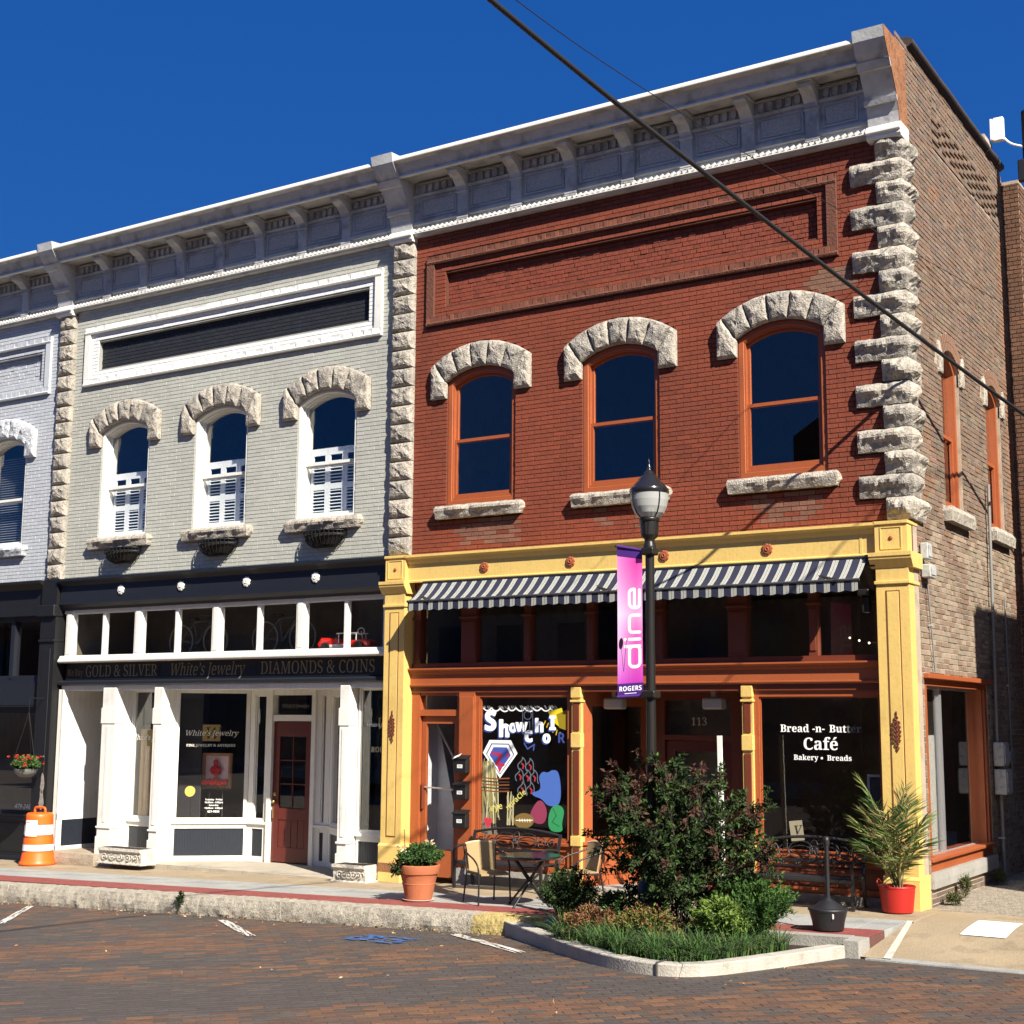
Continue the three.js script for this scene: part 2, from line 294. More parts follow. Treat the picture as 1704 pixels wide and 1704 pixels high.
// ---------------------------------------------------------------- arched windows
const HW = 0.59, SPRING = 7.03, RISE = 0.18, AR = (HW * HW + RISE * RISE) / (2 * RISE), ACY = SPRING + RISE - AR, AR2 = AR + 0.36;
function archShape(cx, hw, y0, R, cy, n = 16) { const ys = cy + Math.sqrt(R * R - hw * hw), a = Math.asin(hw / R), s = new THREE.Shape(); s.moveTo(cx - hw, y0); s.lineTo(cx + hw, y0); s.lineTo(cx + hw, ys); for (let i = 1; i <= n; i++) { const t = a - 2 * a * i / n; s.lineTo(cx + R * Math.sin(t), cy + R * Math.cos(t)); } s.closePath(); return s; }
function archRing(cx, hw, y0, R, cy, w, wb, z0, z1, bevel = 0) { const s = archShape(cx, hw, y0, R, cy); s.holes.push(archShape(cx, hw - w, y0 + wb, R - w, cy)); return shapeX(s, z0, z1, bevel); }
function rectRing(x0, x1, y0, y1, w, wt, wb, z0, z1) { return mg([B(x0, x0 + w, y0, y1, z0, z1), B(x1 - w, x1, y0, y1, z0, z1), B(x0 + w, x1 - w, y1 - wt, y1, z0, z1), B(x0 + w, x1 - w, y0, y0 + wb, z0, z1)]); }
function stoneArch(g, cx, mat, sd) {
  const a0 = Math.asin(HW / AR), at = (R, a) => [cx + R * Math.sin(a), ACY + R * Math.cos(a)], n = 5, gap = 0.004;
  for (let i = 0; i < n; i++) {
    const a = -a0 + 2 * a0 * i / n + gap, b = -a0 + 2 * a0 * (i + 1) / n - gap, m = (a + b) / 2;
    put(g, 'arch_stone', rock([at(AR, b), at(AR2, b), at(AR2 + 0.004, m), at(AR2, a), at(AR, a), at(AR, m)], 0.035, 0.055, sd + i * 3.1), i % 2 ? mat[0] : mat[1]);
  }
  for (const s of [-1, 1]) {
    const e = at(AR2, s * a0), pts = [[cx + s * HW, 6.79], [cx + s * 0.86, 6.79], [cx + s * 0.86, ACY + Math.sqrt(AR2 * AR2 - 0.86 * 0.86)], e, [cx + s * HW, SPRING - 0.01]];
    put(g, 'arch_stone', rock(pts, 0.035, 0.055, sd + 20 + s), mat[0]);
  }
}
function stoneSill(g, cx, mat, sd, w = 0.715) { put(g, 'stone_sill', rockBox(cx - w, cx + w, 4.995, 5.18, -0.12, 0.09, 0.06, sd, [26, 5, 3], [0, -1]), mat); }
function redWindow(g, cx) {
  const w = put(g, 'window', [archRing(cx, HW, 5.18, AR, ACY, 0.075, 0.09, -0.17, -0.03, 0.006), archRing(cx, HW - 0.06, 5.2, AR - 0.06, ACY, 0.03, 0.1, -0.15, -0.045)], mOrange);
  put(w, 'sash', archRing(cx, HW - 0.085, 6.12, AR - 0.085, ACY, 0.045, 0.05, -0.15, -0.11, 0.004), mOrange);
  put(w, 'sash', rectRing(cx - HW + 0.08, cx + HW - 0.08, 5.27, 6.17, 0.05, 0.045, 0.09, -0.115, -0.07), mOrange);
  put(w, 'pane', shapeX(archShape(cx, HW - 0.12, 6.15, AR - 0.12, ACY), -0.132, -0.129), glass);
  put(w, 'pane', B(cx - HW + 0.12, cx + HW - 0.12, 5.34, 6.14, -0.094, -0.091), glass);
}
function whiteWindow(g, cx, style) {
  const w = put(g, 'window', [archRing(cx, HW, 5.18, AR, ACY, 0.05, 0.05, -0.3, -0.02, 0.008), archRing(cx, HW - 0.045, 5.2, AR - 0.045, ACY, 0.02, 0.05, -0.3, -0.1)], mWhite);
  put(w, 'sash', archRing(cx, HW - 0.06, 6.02, AR - 0.06, ACY, 0.032, 0.05, -0.2, -0.155, 0.004), mWhite);
  put(w, 'sash', rectRing(cx - HW + 0.06, cx + HW - 0.06, 5.22, 6.09, 0.035, 0.045, 0.06, -0.155, -0.11), mWhite);
  put(w, 'pane', shapeX(archShape(cx, HW - 0.085, 6.06, AR - 0.085, ACY), -0.182, -0.179), glass);
  put(w, 'pane', B(cx - HW + 0.09, cx + HW - 0.09, 5.27, 6.05, -0.135, -0.132), glass);
  if (style === 'shutter') for (let k = 0; k < 3; k++) {
    const x0 = cx - 0.51 + k * 0.34, x1 = x0 + 0.336, l = [rectRing(x0, x1, 5.25, 6.34, 0.05, 0.11, 0.07, -0.285, -0.26), B(x0 + 0.05, x1 - 0.05, 5.68, 5.77, -0.285, -0.26)];
    for (let y = 5.345; y < 6.17; y += 0.052) if (y < 5.66 || y > 5.79) { const s = B(x0 + 0.048, x1 - 0.048, -0.004, 0.004, -0.017, 0.017); s.rotateX(0.55); s.translate(0, y, -0.272); l.push(s); }
    put(w, 'shutter_leaf', l, mShutter);
  } else { const l = []; for (let y = 5.27; y < 6.9; y += 0.045) { const s = B(cx - 0.5, cx + 0.5, -0.002, 0.002, -0.02, 0.02); s.rotateX(0.5); s.translate(0, y, -0.32); l.push(s); } put(w, 'blind', l, M('grey blind', [0.2, 0.22, 0.24], { rough: 0.6 })); }
}
const archCut = (cx, y) => {
  if (y > 4.99 && y < 5.185) return [cx - 0.72, cx + 0.72];
  if (y >= 5.185 && y < 6.785) return [cx - HW, cx + HW];
  if (y >= 6.785 && y < 7.29) return [cx - 0.865, cx + 0.865];
  if (y >= 7.29 && y < ACY + AR2) { const h = Math.sqrt(AR2 * AR2 - (y - ACY) * (y - ACY)) + 0.006; return [cx - h, cx + h]; }
  return null;
};
// ---------------------------------------------------------------- one storey-and-cornice front, three times over
function cornice(g, x0, x1, brX, endX, dirty) {
  const c = put(g, 'cornice', [profX([[-0.3, 10.2], [0.42, 10.2], [0.435, 10.165], [0.475, 10.165], [0.475, 10.2], [0.465, 10.22], [0.5, 10.27], [0.535, 10.345], [0.62, 10.36], [0.62, 10.425], [0.3, 10.46], [-0.3, 10.46]], x0, x1), B(x0, x1, 9.42, 10.2, -0.28, 0.06), profX([[0.06, 9.52], [0.095, 9.53], [0.095, 9.57], [0.06, 9.585]], x0, x1), profX([[0.06, 9.96], [0.09, 9.965], [0.105, 9.995], [0.06, 10.0]], x0, x1), profX([[-0.1, 9.35], [0.09, 9.35], [0.1, 9.375], [0.13, 9.38], [0.13, 9.395], [0.06, 9.42], [-0.1, 9.42]], x0, x1)], mTin);
  const beads = []; for (let x = x0 + 0.03; x < x1 - 0.03; x += 0.085) { const b = new THREE.BoxGeometry(0.06, 0.045, 0.04); b.rotateZ(0.5); b.translate(x, 9.425, 0.105); beads.push(uvm(b)); }
  put(c, 'bead_moulding', beads, mWhite); put(c, 'lit_edge', [profX([[0.3, 10.462], [0.622, 10.427], [0.632, 10.395], [0.632, 10.368], [0.622, 10.358], [0.622, 10.424], [0.3, 10.458]], x0, x1), profX([[0.43, 10.16], [0.48, 10.16], [0.48, 10.18], [0.477, 10.18], [0.477, 10.164], [0.43, 10.164]], x0, x1), B(x0, x1, 9.381, 9.394, 0.128, 0.134)], mWhite);  // beads and edge strips in brighter white paint the sunlit lips
  const xs = [x0 + (endX[0] ?? 0), ...brX, x1 - (endX[1] ?? 0)], den = [];
  for (let i = 0; i + 1 < xs.length; i++) {
    const a = xs[i] + 0.1, b = xs[i + 1] - 0.1;
    put(c, 'relief_panel', rectRing(a + 0.03, b - 0.03, 9.62, 9.93, 0.02, 0.02, 0.02, 0.06, 0.078), mTin);
    put(c, 'relief_panel', B(a + 0.07, b - 0.07, 9.66, 9.89, 0.06, 0.07), mTinRelief);
    for (let x = a + 0.05; x < b - 0.06; x += 0.125) den.push(B(x, x + 0.07, 10.03, 10.13, 0.06, 0.105), B(x + 0.012, x + 0.058, 10.005, 10.03, 0.06, 0.095));
    den.push(B(a, b, 10.14, 10.17, 0.06, 0.12));
  }
  put(c, 'dentils', den, mTin);
  for (const x of brX) put(c, 'bracket', [profX([[0.06, 9.46], [0.1, 9.46], [0.1, 9.56], [0.115, 9.7], [0.125, 9.86], [0.16, 9.96], [0.25, 10.04], [0.37, 10.085], [0.395, 10.12], [0.4, 10.2], [0.06, 10.2]], x - 0.085, x + 0.085), B(x - 0.1, x + 0.1, 9.875, 9.895, 0.06, 0.15), B(x - 0.095, x + 0.095, 9.44, 9.47, 0.06, 0.125), B(x - 0.095, x + 0.095, 9.485, 9.505, 0.06, 0.12), B(x - 0.105, x + 0.105, 10.15, 10.2, 0.06, 0.425)], mTin);
}
function endBracket(g, x0, x1) {
  const m = put(g, 'end_bracket', [profX([[-0.2, 9.46], [0.12, 9.46], [0.15, 9.6], [0.24, 9.82], [0.42, 10.08], [0.56, 10.24], [0.64, 10.36], [0.67, 10.5], [-0.2, 10.54]], x0, x1), profX([[0.4, 10.055], [0.44, 10.06], [0.5, 10.15], [0.47, 10.15]], x0 - 0.012, x1 + 0.012), profX([[0.2, 9.7], [0.225, 9.7], [0.25, 9.76], [0.22, 9.77]], x0 - 0.012, x1 + 0.012)], mTin);
  put(m, 'bracket_cap', [profX([[-0.2, 9.28], [0.14, 9.28], [0.16, 9.31], [0.16, 9.345], [0.19, 9.36], [0.19, 9.385], [0.13, 9.46], [-0.2, 9.46]], x0 - 0.02, x1 + 0.02)], mWhite);
  return m;
}
function front(g, o) {
  const { xl, xr, wins, panel: [pa, pb] } = o;
  const s = new THREE.Shape([[xl - 0.2, 4.1], [xr + (o.padR ?? 0.2), 4.1], [xr + (o.padR ?? 0.2), 10.2], [xl - 0.2, 10.2]].map(p => new THREE.Vector2(...p)));
  for (const w of wins) s.holes.push(archShape(w, HW, 5.18, AR, ACY));
  s.holes.push(new THREE.Path([[pa + 0.32, 8.21], [pb - 0.27, 8.21], [pb - 0.27, 8.72], [pa + 0.32, 8.72]].map(p => new THREE.Vector2(...p))));
  const wall = put(g, 'wall', shapeX(s, -0.32, -0.012), o.mortar);
  const list = courses(xl, xr, 4.47, 9.36, (y) => {
    const c = wins.map(w => archCut(w, y)).filter(Boolean);
    if (y > 7.92 && y < 9.01) c.push([pa, pb]);
    if (o.cutR) c.push(o.cutR(y));
    return c;
  });
  layBricks(wall, list, o.brick, o.tone, frontAt(-0.012), { jig: 0.0022, depth: o.dep ?? 0.013 });
  // sunk panel: moulded rim, flat border, deep field
  const rim = put(g, 'panel_rim', [profX([[-0.02, 8.875], [0.05, 8.875], [0.06, 8.9], [0.035, 8.93], [0.045, 9.0], [-0.02, 9.0]], pa, pb), profX([[-0.02, 7.93], [0.05, 7.93], [0.06, 7.955], [0.035, 7.99], [0.045, 8.06], [-0.02, 8.06]], pa, pb), B(pa, pa + 0.13, 8.06, 8.875, -0.02, 0.045), B(pb - 0.13, pb, 8.06, 8.875, -0.02, 0.045)], o.rim);
  const bl = []; // rowlock faces of the rim
  for (let x = pa; x < pb - 0.05; x += 0.072) for (const y of [8.905, 7.96]) bl.push([x + 0.004, Math.min(x + 0.068, pb), y, y + 0.09, rr(-1, 1), rnd(), y]);
  layBricks(rim, bl, o.brick, o.rimTone ?? o.tone, frontAt(0.035), { single: 0, depth: 0.012, jig: 0.009 });
  const border = courses(pa + 0.13, pb - 0.13, 8.06, 8.875, (y) => y > 8.21 && y < 8.72 ? [[pa + 0.32, pb - 0.27]] : []);
  layBricks(wall, border, o.brick, o.borderTone ?? o.tone, frontAt(-0.012), { single: 0, depth: 0.014, stuff: 'panel_border' });
  const field = put(g, 'panel_field', B(pa + 0.3, pb - 0.25, 8.19, 8.74, -0.2, -0.1), o.fieldMortar ?? o.mortar);
  layBricks(field, courses(pa + 0.32, pb - 0.27, 8.21, 8.72, null, { bl: 0.105, jit: 0.5 }), o.brick, o.fieldTone ?? o.tone, frontAt(-0.1), { single: 0, depth: 0.012, jig: o.fieldJig ?? 0.006 });
}
function quoinStrip(g, x0, x1, yTop, yBot, n, mat, sd) {
  put(g, 'pier', B(x0 + 0.01, x1 - 0.01, yBot, yTop, -0.3, 0.03), mOldMortar);
  const h = (yTop - yBot) / n;
  for (let i = 0; i < n; i++) { const y1 = yTop - i * h - 0.005, y0 = y1 - h + 0.01; put(g, 'quoin_stone', rock([[x0, y0], [x1, y0], [x1, y1], [x0, y1]], 0.03, 0.075, sd + i * 1.73), mat[i % mat.length]); }
}
const palette = (base, n, v, hue = 0.03) => Array.from({ length: n }, () => { const k = 1 + rr(-v, v); return base.map(c => +(c * k * (1 + rr(-hue, hue))).toFixed(4)); });
const drift = (p, b, c, s) => p[Math.min(p.length - 1, Math.max(0, ((b[5] * 0.55 + fbm(c.x * 1.1 + s, c.y * 1.6, s, 4) * 1.3 - 0.42) * p.length) | 0))];
const bySum = p => p.sort((a, b) => a[0] + a[1] + a[2] - b[0] - b[1] - b[2]);
const pick = (p, b) => p[Math.min(p.length - 1, (b[5] * p.length) | 0)];

// red brick corner building
const red = thing('brick_building', 'two storey red brick corner building with yellow trimmed cafe front', 'building', [0, 0, 0]);
const tRed = bySum(palette([0.205, 0.043, 0.018], 10, 0.2)), tBare = palette([0.2, 0.1, 0.06], 4, 0.2), tRim = palette([0.19, 0.062, 0.034], 5, 0.25), tRedField = palette([0.2, 0.042, 0.02], 5, 0.2), tStain = palette([0.2, 0.085, 0.055], 4, 0.2);
const QR = i => 9.33 - i * 0.2835;
const bareZone = (x, y) => (Math.abs(x + 0.93) < 0.34 - Math.abs(y - 7.62) * 1.2 && y > 7.45 && y < 7.8);
const stainZone = (x, y) => { for (const c of [-6.2, -3.92, -1.61]) { const d = x - c; if (y < 4.99 && y > 4.6 && Math.abs(d) < 0.7 && n3(x * 3.1, 3, 2) > 0.42 + (4.99 - y) * 0.6) return true; } return false; };
front(red, {
  xl: -7.39, xr: 0, padR: -0.02, wins: [-6.2, -3.92, -1.61], panel: [-7.17, -0.81], mortar: mRedMortar, brick: mRedBrick, rim: M('red rim mortar', [0.14, 0.05, 0.03], { map: 'brick', size: 0.4, rough: 0.95, bump: 0.008 }),
  tone: (b, c) => bareZone(c.x, c.y) ? pick(tBare, b) : stainZone(c.x, c.y) && b[5] > 0.3 ? pick(tStain, b) : drift(tRed, b, c, 3), rimTone: b => pick(tRim, b), fieldTone: b => pick(tRedField, b),
  cutR: y => [(Math.floor((9.33 - y) / 0.2835) % 2 ? -0.625 : -0.295), 1],
});
put(red, 'mortar_patch', poly([[-1.25, 7.58], [-1.1, 7.72], [-0.8, 7.78], [-0.62, 7.66], [-0.64, 7.5], [-0.95, 7.48]], -0.011, -0.004), mOldMortar, 'pale bare mortar where the red paint has come off');
for (const [i, c] of [-6.2, -3.92, -1.61].entries()) { redWindow(red, c); stoneArch(red, c, [mStone, mStoneB], 5 + i * 41.3); stoneSill(red, c, mStone, 3.3 + i * 9); }
for (let i = 0; i < 17; i++) { // corner stones, long and short in turn on both faces
  const y1 = QR(i) - 0.005, y0 = QR(i + 1) + 0.005, long = i % 2 === 1;
  put(red, 'corner_stone', rockBox(long ? -0.62 : -0.29, 0.03, y0, y1, long ? -0.3 : -0.46, 0.04, long ? 0.09 : 0.1, 11.7 * i + 3, [long ? 18 : 10, 8, long ? 9 : 12], [-1, -1]), i % 3 ? mStone : mStoneB);
}
const brRed = [-6.47, -5.53, -4.62, -3.71, -2.82, -1.93, -1.05].map(x => x - 0.02);
cornice(red, -7.4, -0.15, brRed, [0, 0.2]);
const eb = endBracket(red, -0.34, 0.05);
put(eb, 'rusted_side', poly([[0.2, 9.46], [-0.12, 9.46], [-0.15, 9.6], [-0.24, 9.82], [-0.42, 10.08], [-0.56, 10.24], [-0.64, 10.36], [-0.67, 10.5], [0.2, 10.52]].map(([a, b]) => [a, b]), 0, 0.006).rotateY(Math.PI / 2).translate(0.052, 0, 0), mRust, 'bare side of the bracket with peeling paint and rust');

// side wall along the alley
const sideM = new THREE.Matrix4().makeBasis(V(0, 0, -1), V(0, 1, 0), V(1, 0, 0));
{
  const ys = -0.1, s = new THREE.Shape([[0.05, ys], [9, ys], [9, 10.2], [5.9, 10.2], [5.35, 10.75], [0.5, 10.75], [0.05, 10.5]].map(p => new THREE.Vector2(...p)));
  const hole = pts => s.holes.push(new THREE.Path(pts.map(p => new THREE.Vector2(...p))));
  hole([[0.28, 0.14], [3.22, 0.14], [3.22, 2.66], [0.28, 2.66]]);
  hole([[1.55, 9.74], [5.15, 9.74], [5.15, 10.3], [1.55, 10.3]]);
  const sw = [1.97, 4.25], shw = 0.43, sR = (shw * shw + 0.22 * 0.22) / 0.44, scy = 6.8 + 0.22 - sR;
  for (const c of sw) s.holes.push(archShape(c, shw, 4.86, sR, scy));
  const g = shapeX(s, -0.3, -0.014); g.applyMatrix4(sideM);
  const wall = put(red, 'side_wall', g, mOldMortar);
  const list = courses(0.0, 8.8, -0.08, 10.74, (y, y0, y1) => {
    const c = [];
    if (y > 4.5 && y < 9.33) { const i = Math.floor((9.33 - y) / 0.2835); c.push([-1, i % 2 ? 0.3 : 0.46]); } else if (y < 4.5) c.push([-1, 0.2]);
    if (y > 0.02 && y < 2.72) c.push([0.28, 3.22]);
    if (y > 9.74 && y < 10.3) c.push([1.55, 5.15]);
    for (const w of sw) {
      if (y > 4.66 && y < 4.86) c.push([w - 0.58, w + 0.58]);
      else if (y >= 4.86 && y < 6.75) c.push([w - shw, w + shw]);
      else if (y >= 6.75 && y < scy + sR + 0.23) { const R = sR + 0.23, d = y - scy, h = Math.abs(d) < R ? Math.sqrt(R * R - d * d) : 0; c.push([w - Math.max(h, y < 7.0 ? 0.6 : 0), w + Math.max(h, y < 7.0 ? 0.6 : 0)]); }
    }
    if (y > 10.2) c.push([5.35 + (10.75 - y), 9]);
    return c;
  }, { bl: 0.215, bh: 0.068, joint: 0.013, jit: 0.12, headers: 7 });
  const tOld = [...palette([0.195, 0.137, 0.095], 6, 0.2, 0.05), ...palette([0.215, 0.132, 0.083], 4, 0.18), ...palette([0.16, 0.118, 0.088], 4, 0.18)], tPale = palette([0.29, 0.225, 0.165], 5, 0.2), tOr = palette([0.24, 0.13, 0.075], 4, 0.15);
  layBricks(wall, list, mOldBrick, (b, c) => { const n = fbm(c.z * 0.7 + 9, c.y * 0.55, 3, 3); if (c.y < 4.6 && n > 0.47 && b[5] > 0.35) return pick(tPale, b); if (c.z < -5 && c.y < 9.6) return pick(tOr, b); return n < 0.4 && b[5] > 0.5 ? pick(tOr, b) : pick(tOld, b); }, sideM.clone().setPosition(-0.014, 0, 0), { depth: 0.008, jig: 0.004 });
  // honeycomb of open bricks below the coping
  const hc = []; let r = 0;
  for (let y = 9.74; y < 10.29; y += 0.07, r++) for (let u = 1.55; u < 5.14; u += 0.115, r += 0) { const k = Math.floor((u - 1.55) / 0.115); const edge = (y < 9.8 && n3(k * 0.3, 1, 1) > 0.45) || (y > 10.2 && n3(k * 0.3, 5, 5) > 0.4); if ((k + r * 2) % 4 < 1 || edge) hc.push([u, Math.min(u + 0.118, 5.15), y, y + 0.066, rr(-1, 1), rnd(), y]); else if ((k + r * 2) % 4 === 1) hc.push([u, Math.min(u + 0.04, 5.15), y, y + 0.066, rr(-1, 1), rnd(), y]); hc.push([u, Math.min(u + 0.118, 5.15), y + 0.05, y + 0.07, -1, rnd(), y]); }
  layBricks(wall, hc, mOldBrick, b => pick(tOld, b), sideM.clone().setPosition(-0.12, 0, 0), { depth: 0.12, jig: 0.004, single: 0, stuff: 'honeycomb_brickwork' });
  put(red, 'vent_back', B(-0.32, -0.29, 9.6, 10.4, -5.3, -1.4), M('dark inner brick', [0.14, 0.08, 0.055], { map: 'brick', size: 0.5, rough: 0.95 }));  // back of the open honeycomb, in one darker brick tone
  for (const [i, w] of sw.entries()) {
    const ring = []; for (let rg = 0; rg < 2; rg++) for (let k = 0; k < 15; k++) { const a0 = Math.asin(shw / sR) * 1.02, R0 = sR + 0.003 + rg * 0.115, a = -a0 + 2 * a0 * k / 15 + 0.012, b = -a0 + 2 * a0 * (k + 1) / 15 - 0.012, q = [[R0, a], [R0 + 0.108, a], [R0 + 0.108, b], [R0, b]].map(([R, t]) => [w + R * Math.sin(t), scy + R * Math.cos(t)]); ring.push(poly(q.reverse(), -0.2, 0.004)); }
    const g2 = mg(ring); g2.applyMatrix4(sideM); put(red, 'brick_arch', tint(g2, [0.24, 0.13, 0.08]), mOldBrick);
    for (const d of [-1, 1]) { const q = rock([[w + d * shw, 6.62], [w + d * 0.6, 6.62], [w + d * 0.6, 6.98], [w + d * 0.57, 7.05], [w + d * shw, 6.86]], 0.004, 0.02, 77 + i * 5 + d); q.applyMatrix4(sideM); put(red, 'arch_stone', q, mStone); }
    put(red, 'stone_sill', rockBox(-0.12, 0.1, 4.67, 4.86, -w - 0.57, -w + 0.57, 0.03, 9 + i, [3, 3, 12], [-1, 0]), mStone);
    const f = mg([archRing(w, shw, 4.86, sR, scy, 0.07, 0.07, -0.2, -0.06)]); f.applyMatrix4(sideM); const win = put(red, 'window', f, mOrange);
    const f2 = rectRing(w - 0.36, w + 0.36, 4.93, 5.9, 0.05, 0.05, 0.07, -0.14, -0.1); f2.applyMatrix4(sideM); put(win, 'sash', f2, mOrange);
    const p1 = shapeX(archShape(w, shw - 0.05, 4.9, sR - 0.05, scy), -0.152, -0.149); p1.applyMatrix4(sideM); put(win, 'pane', p1, glass);
  }
  // coping of half-round clay tiles
  for (let k = 0; k < 16; k++) { const z = -0.5 - k * 0.305, t = new THREE.CylinderGeometry(0.13, 0.13, 0.3, 10, 1, false); t.rotateX(Math.PI / 2); t.scale(1.15, 0.6, 1); t.translate(-0.07, 10.78 + rr(-0.01, 0.01), z - 0.15); put(red, 'coping_tile', uvm(t), M('dark clay tile', [0.05, 0.035, 0.03], { map: 'stone', size: 0.4, rough: 0.85 })); if (k % 2) { const l = new THREE.TorusGeometry(0.1, 0.025, 6, 12); l.translate(-0.07, 10.8, z); put(red, 'coping_ridge', uvm(l), M('dark clay tile')); } }
  put(red, 'chimney_stub', [rockBox(-0.35, -0.02, 10.7, 11.05, -5.0, -4.55, 0.02, 4, [4, 4, 4])], mOldMortar);
  // pier further back along the alley
  const pier = put(red, 'alley_pier', B(-0.1, 0.26, -0.1, 10.55, -6.6, -5.42), mOldMortar);
  const tp = palette([0.17, 0.085, 0.05], 6, 0.25);
  layBricks(pier, courses(0.0, 0.27, -0.08, 10.5, null, { bl: 0.13, bh: 0.068, joint: 0.012 }), mOldBrick, b => pick(tp, b), frontAt(-5.42), { depth: 0.014, jig: 0.004, single: 60 });
  layBricks(pier, courses(5.42, 6.6, -0.08, 10.5, null, { bh: 0.068, joint: 0.012 }), mOldBrick, b => pick(tp, b), sideM.clone().setPosition(0.26, 0, 0), { depth: 0.014, jig: 0.004, single: 0 });
}
// pale sage building in the middle
const pale = thing('brick_building', 'sage grey painted brick building with white trimmed jewelry storefront', 'building', [-7.6, -0.17, 0]);
const tSage = bySum(palette([0.43, 0.432, 0.385], 9, 0.07, 0.012)), tWhite = palette([0.78, 0.79, 0.77], 4, 0.03, 0.01), tBlack = palette([0.012, 0.014, 0.02], 4, 0.2);
front(pale, { xl: -14.95, xr: -7.8, wins: [-13.57, -11.32, -9.08], panel: [-14.68, -8.02], mortar: mSageMortar, brick: mPaleBrick, rim: mWhite, tone: (b, c) => drift(tSage, b, c, 11), rimTone: b => pick(tWhite, b), borderTone: b => pick(tWhite, b), fieldTone: b => pick(tBlack, b), fieldMortar: mNavy, dep: 0.0065, fieldJig: 0.002 });
for (const [i, c] of [-13.57, -11.32, -9.08].entries()) { whiteWindow(pale, c, 'shutter'); stoneArch(pale, c, [mStone, mStoneB], 205 + i * 31.3); stoneSill(pale, c, mStone, 63.3 + i * 9); }
quoinStrip(pale, -7.8, -7.39, 9.33, 4.5, 17, [mStone, mStoneB, mStone], 300);
cornice(pale, -14.98, -7.82, [-14.1, -13.2, -12.3, -11.4, -10.5, -9.6, -8.7], [0, 0]);
endBracket(pale, -7.79, -7.4);
// pale blue grey building at the left
const blue = thing('brick_building', 'pale blue grey painted brick building with black shopfront', 'building', [-15.2, -0.34, 0]);
const tBlue = palette([0.45, 0.475, 0.505], 6, 0.04, 0.01);
front(blue, { xl: -22.6, xr: -15.33, wins: [-21.2, -18.97, -16.74], panel: [-22.3, -15.6], mortar: mBlueMortar, brick: mPaleBrick, rim: M('blue grey rim', [0.47, 0.495, 0.525], { map: 'paint', rough: 0.7 }), tone: b => pick(tBlue, b), dep: 0.0065 });
for (const [i, c] of [-21.2, -18.97, -16.74].entries()) { whiteWindow(blue, c, 'blind'); stoneArch(blue, c, [mStoneBlue, mStoneBlue], 405 + i * 31.3); stoneSill(blue, c, mStoneBlue, 163.3 + i * 9); }
quoinStrip(blue, -15.34, -14.95, 9.33, 4.5, 17, [mStone, mStoneB], 500);
cornice(blue, -22.7, -15.36, [-21.8, -20.9, -20.0, -19.1, -18.2, -17.25, -16.3], [0, 0]);
endBracket(blue, -15.35, -14.97);

// closed shells behind the fronts
for (const [g, a, b] of [[red, -7.55, -0.32], [pale, -15.1, -7.65], [blue, -22.8, -15.2]]) {
  put(g, 'roof', B(a, b, 10.0, 10.2, -9, -0.31), mRoof);
  put(g, 'back_wall', B(a, b, -0.6, 10.0, -9, -8.8), mDark);
  put(g, 'party_wall', B(a - 0.05, a + 0.1, -0.6, 10.0, -8.8, -0.33), mDark);
  put(g, 'upper_floor', B(a + 0.1, b, 4.15, 4.45, -8.8, -0.32), mDark);
  put(g, 'ground_floor', B(a + 0.1, b, -0.7, -0.12 + (g === red ? 0.06 : g === pale ? -0.09 : -0.25), -8.8, -0.32), mFloor);
}
put(red, 'inner_wall', B(-0.315, -0.3, 4.45, 4.8, -8.8, -0.5), mDark);
put(blue, 'party_wall', B(-15.2, -15.05, -0.6, 10, -8.8, -0.9), mDark);

// ---------------------------------------------------------------- storefront pieces
const onSeg = (g, ax, az, bx, bz) => { g = norm(g); g.applyMatrix4(new THREE.Matrix4().makeRotationY(-Math.atan2(bz - az, bx - ax)).setPosition(ax, 0, az)); return g; };
const segLen = (ax, az, bx, bz) => Math.hypot(bx - ax, bz - az);
// a framed shop window along a plan segment, with panelled bulkhead below
function shopWindow(g, ax, az, bx, bz, y0, ySill, yTop, fw, mat, panelMat, o = {}) {
  const L = segLen(ax, az, bx, bz), S = q => onSeg(q, ax, az, bx, bz);
  const w = put(g, 'shop_window', [S(rectRing(0, L, ySill, yTop, fw, fw, 0.06, -0.1, -0.01)), S(RB(-0.005, L + 0.005, ySill - 0.02, ySill + 0.025, -0.1, 0.03, 0.008)), S(rectRing(fw, L - fw, ySill + 0.06, yTop - fw, 0.02, 0.02, 0.02, -0.06, -0.03))], mat);
  put(w, 'pane', S(B(fw + 0.01, L - fw - 0.01, ySill + 0.05, yTop - fw + 0.01, -0.048, -0.044)), glass);
  put(g, 'bulkhead', [S(rectRing(0, L, y0, ySill - 0.02, fw, 0.07, 0.08, -0.1, -0.004))], mat);
  const bd = []; for (let x = fw; x < L - fw - 0.01; x += 0.045) bd.push(S(B(x, Math.min(x + 0.041, L - fw), y0 + 0.08, ySill - 0.09, -0.06, -0.024)));
  bd.push(S(B(fw, L - fw, y0 + 0.08, ySill - 0.09, -0.1, -0.03)));
  put(g, 'bulkhead_panel', o.plain ? [S(B(fw, L - fw, y0 + 0.08, ySill - 0.09, -0.1, -0.035)), S(rectRing(fw + 0.06, L - fw - 0.06, y0 + 0.14, ySill - 0.15, 0.012, 0.012, 0.012, -0.04, -0.026))] : bd, panelMat);
  return w;
}
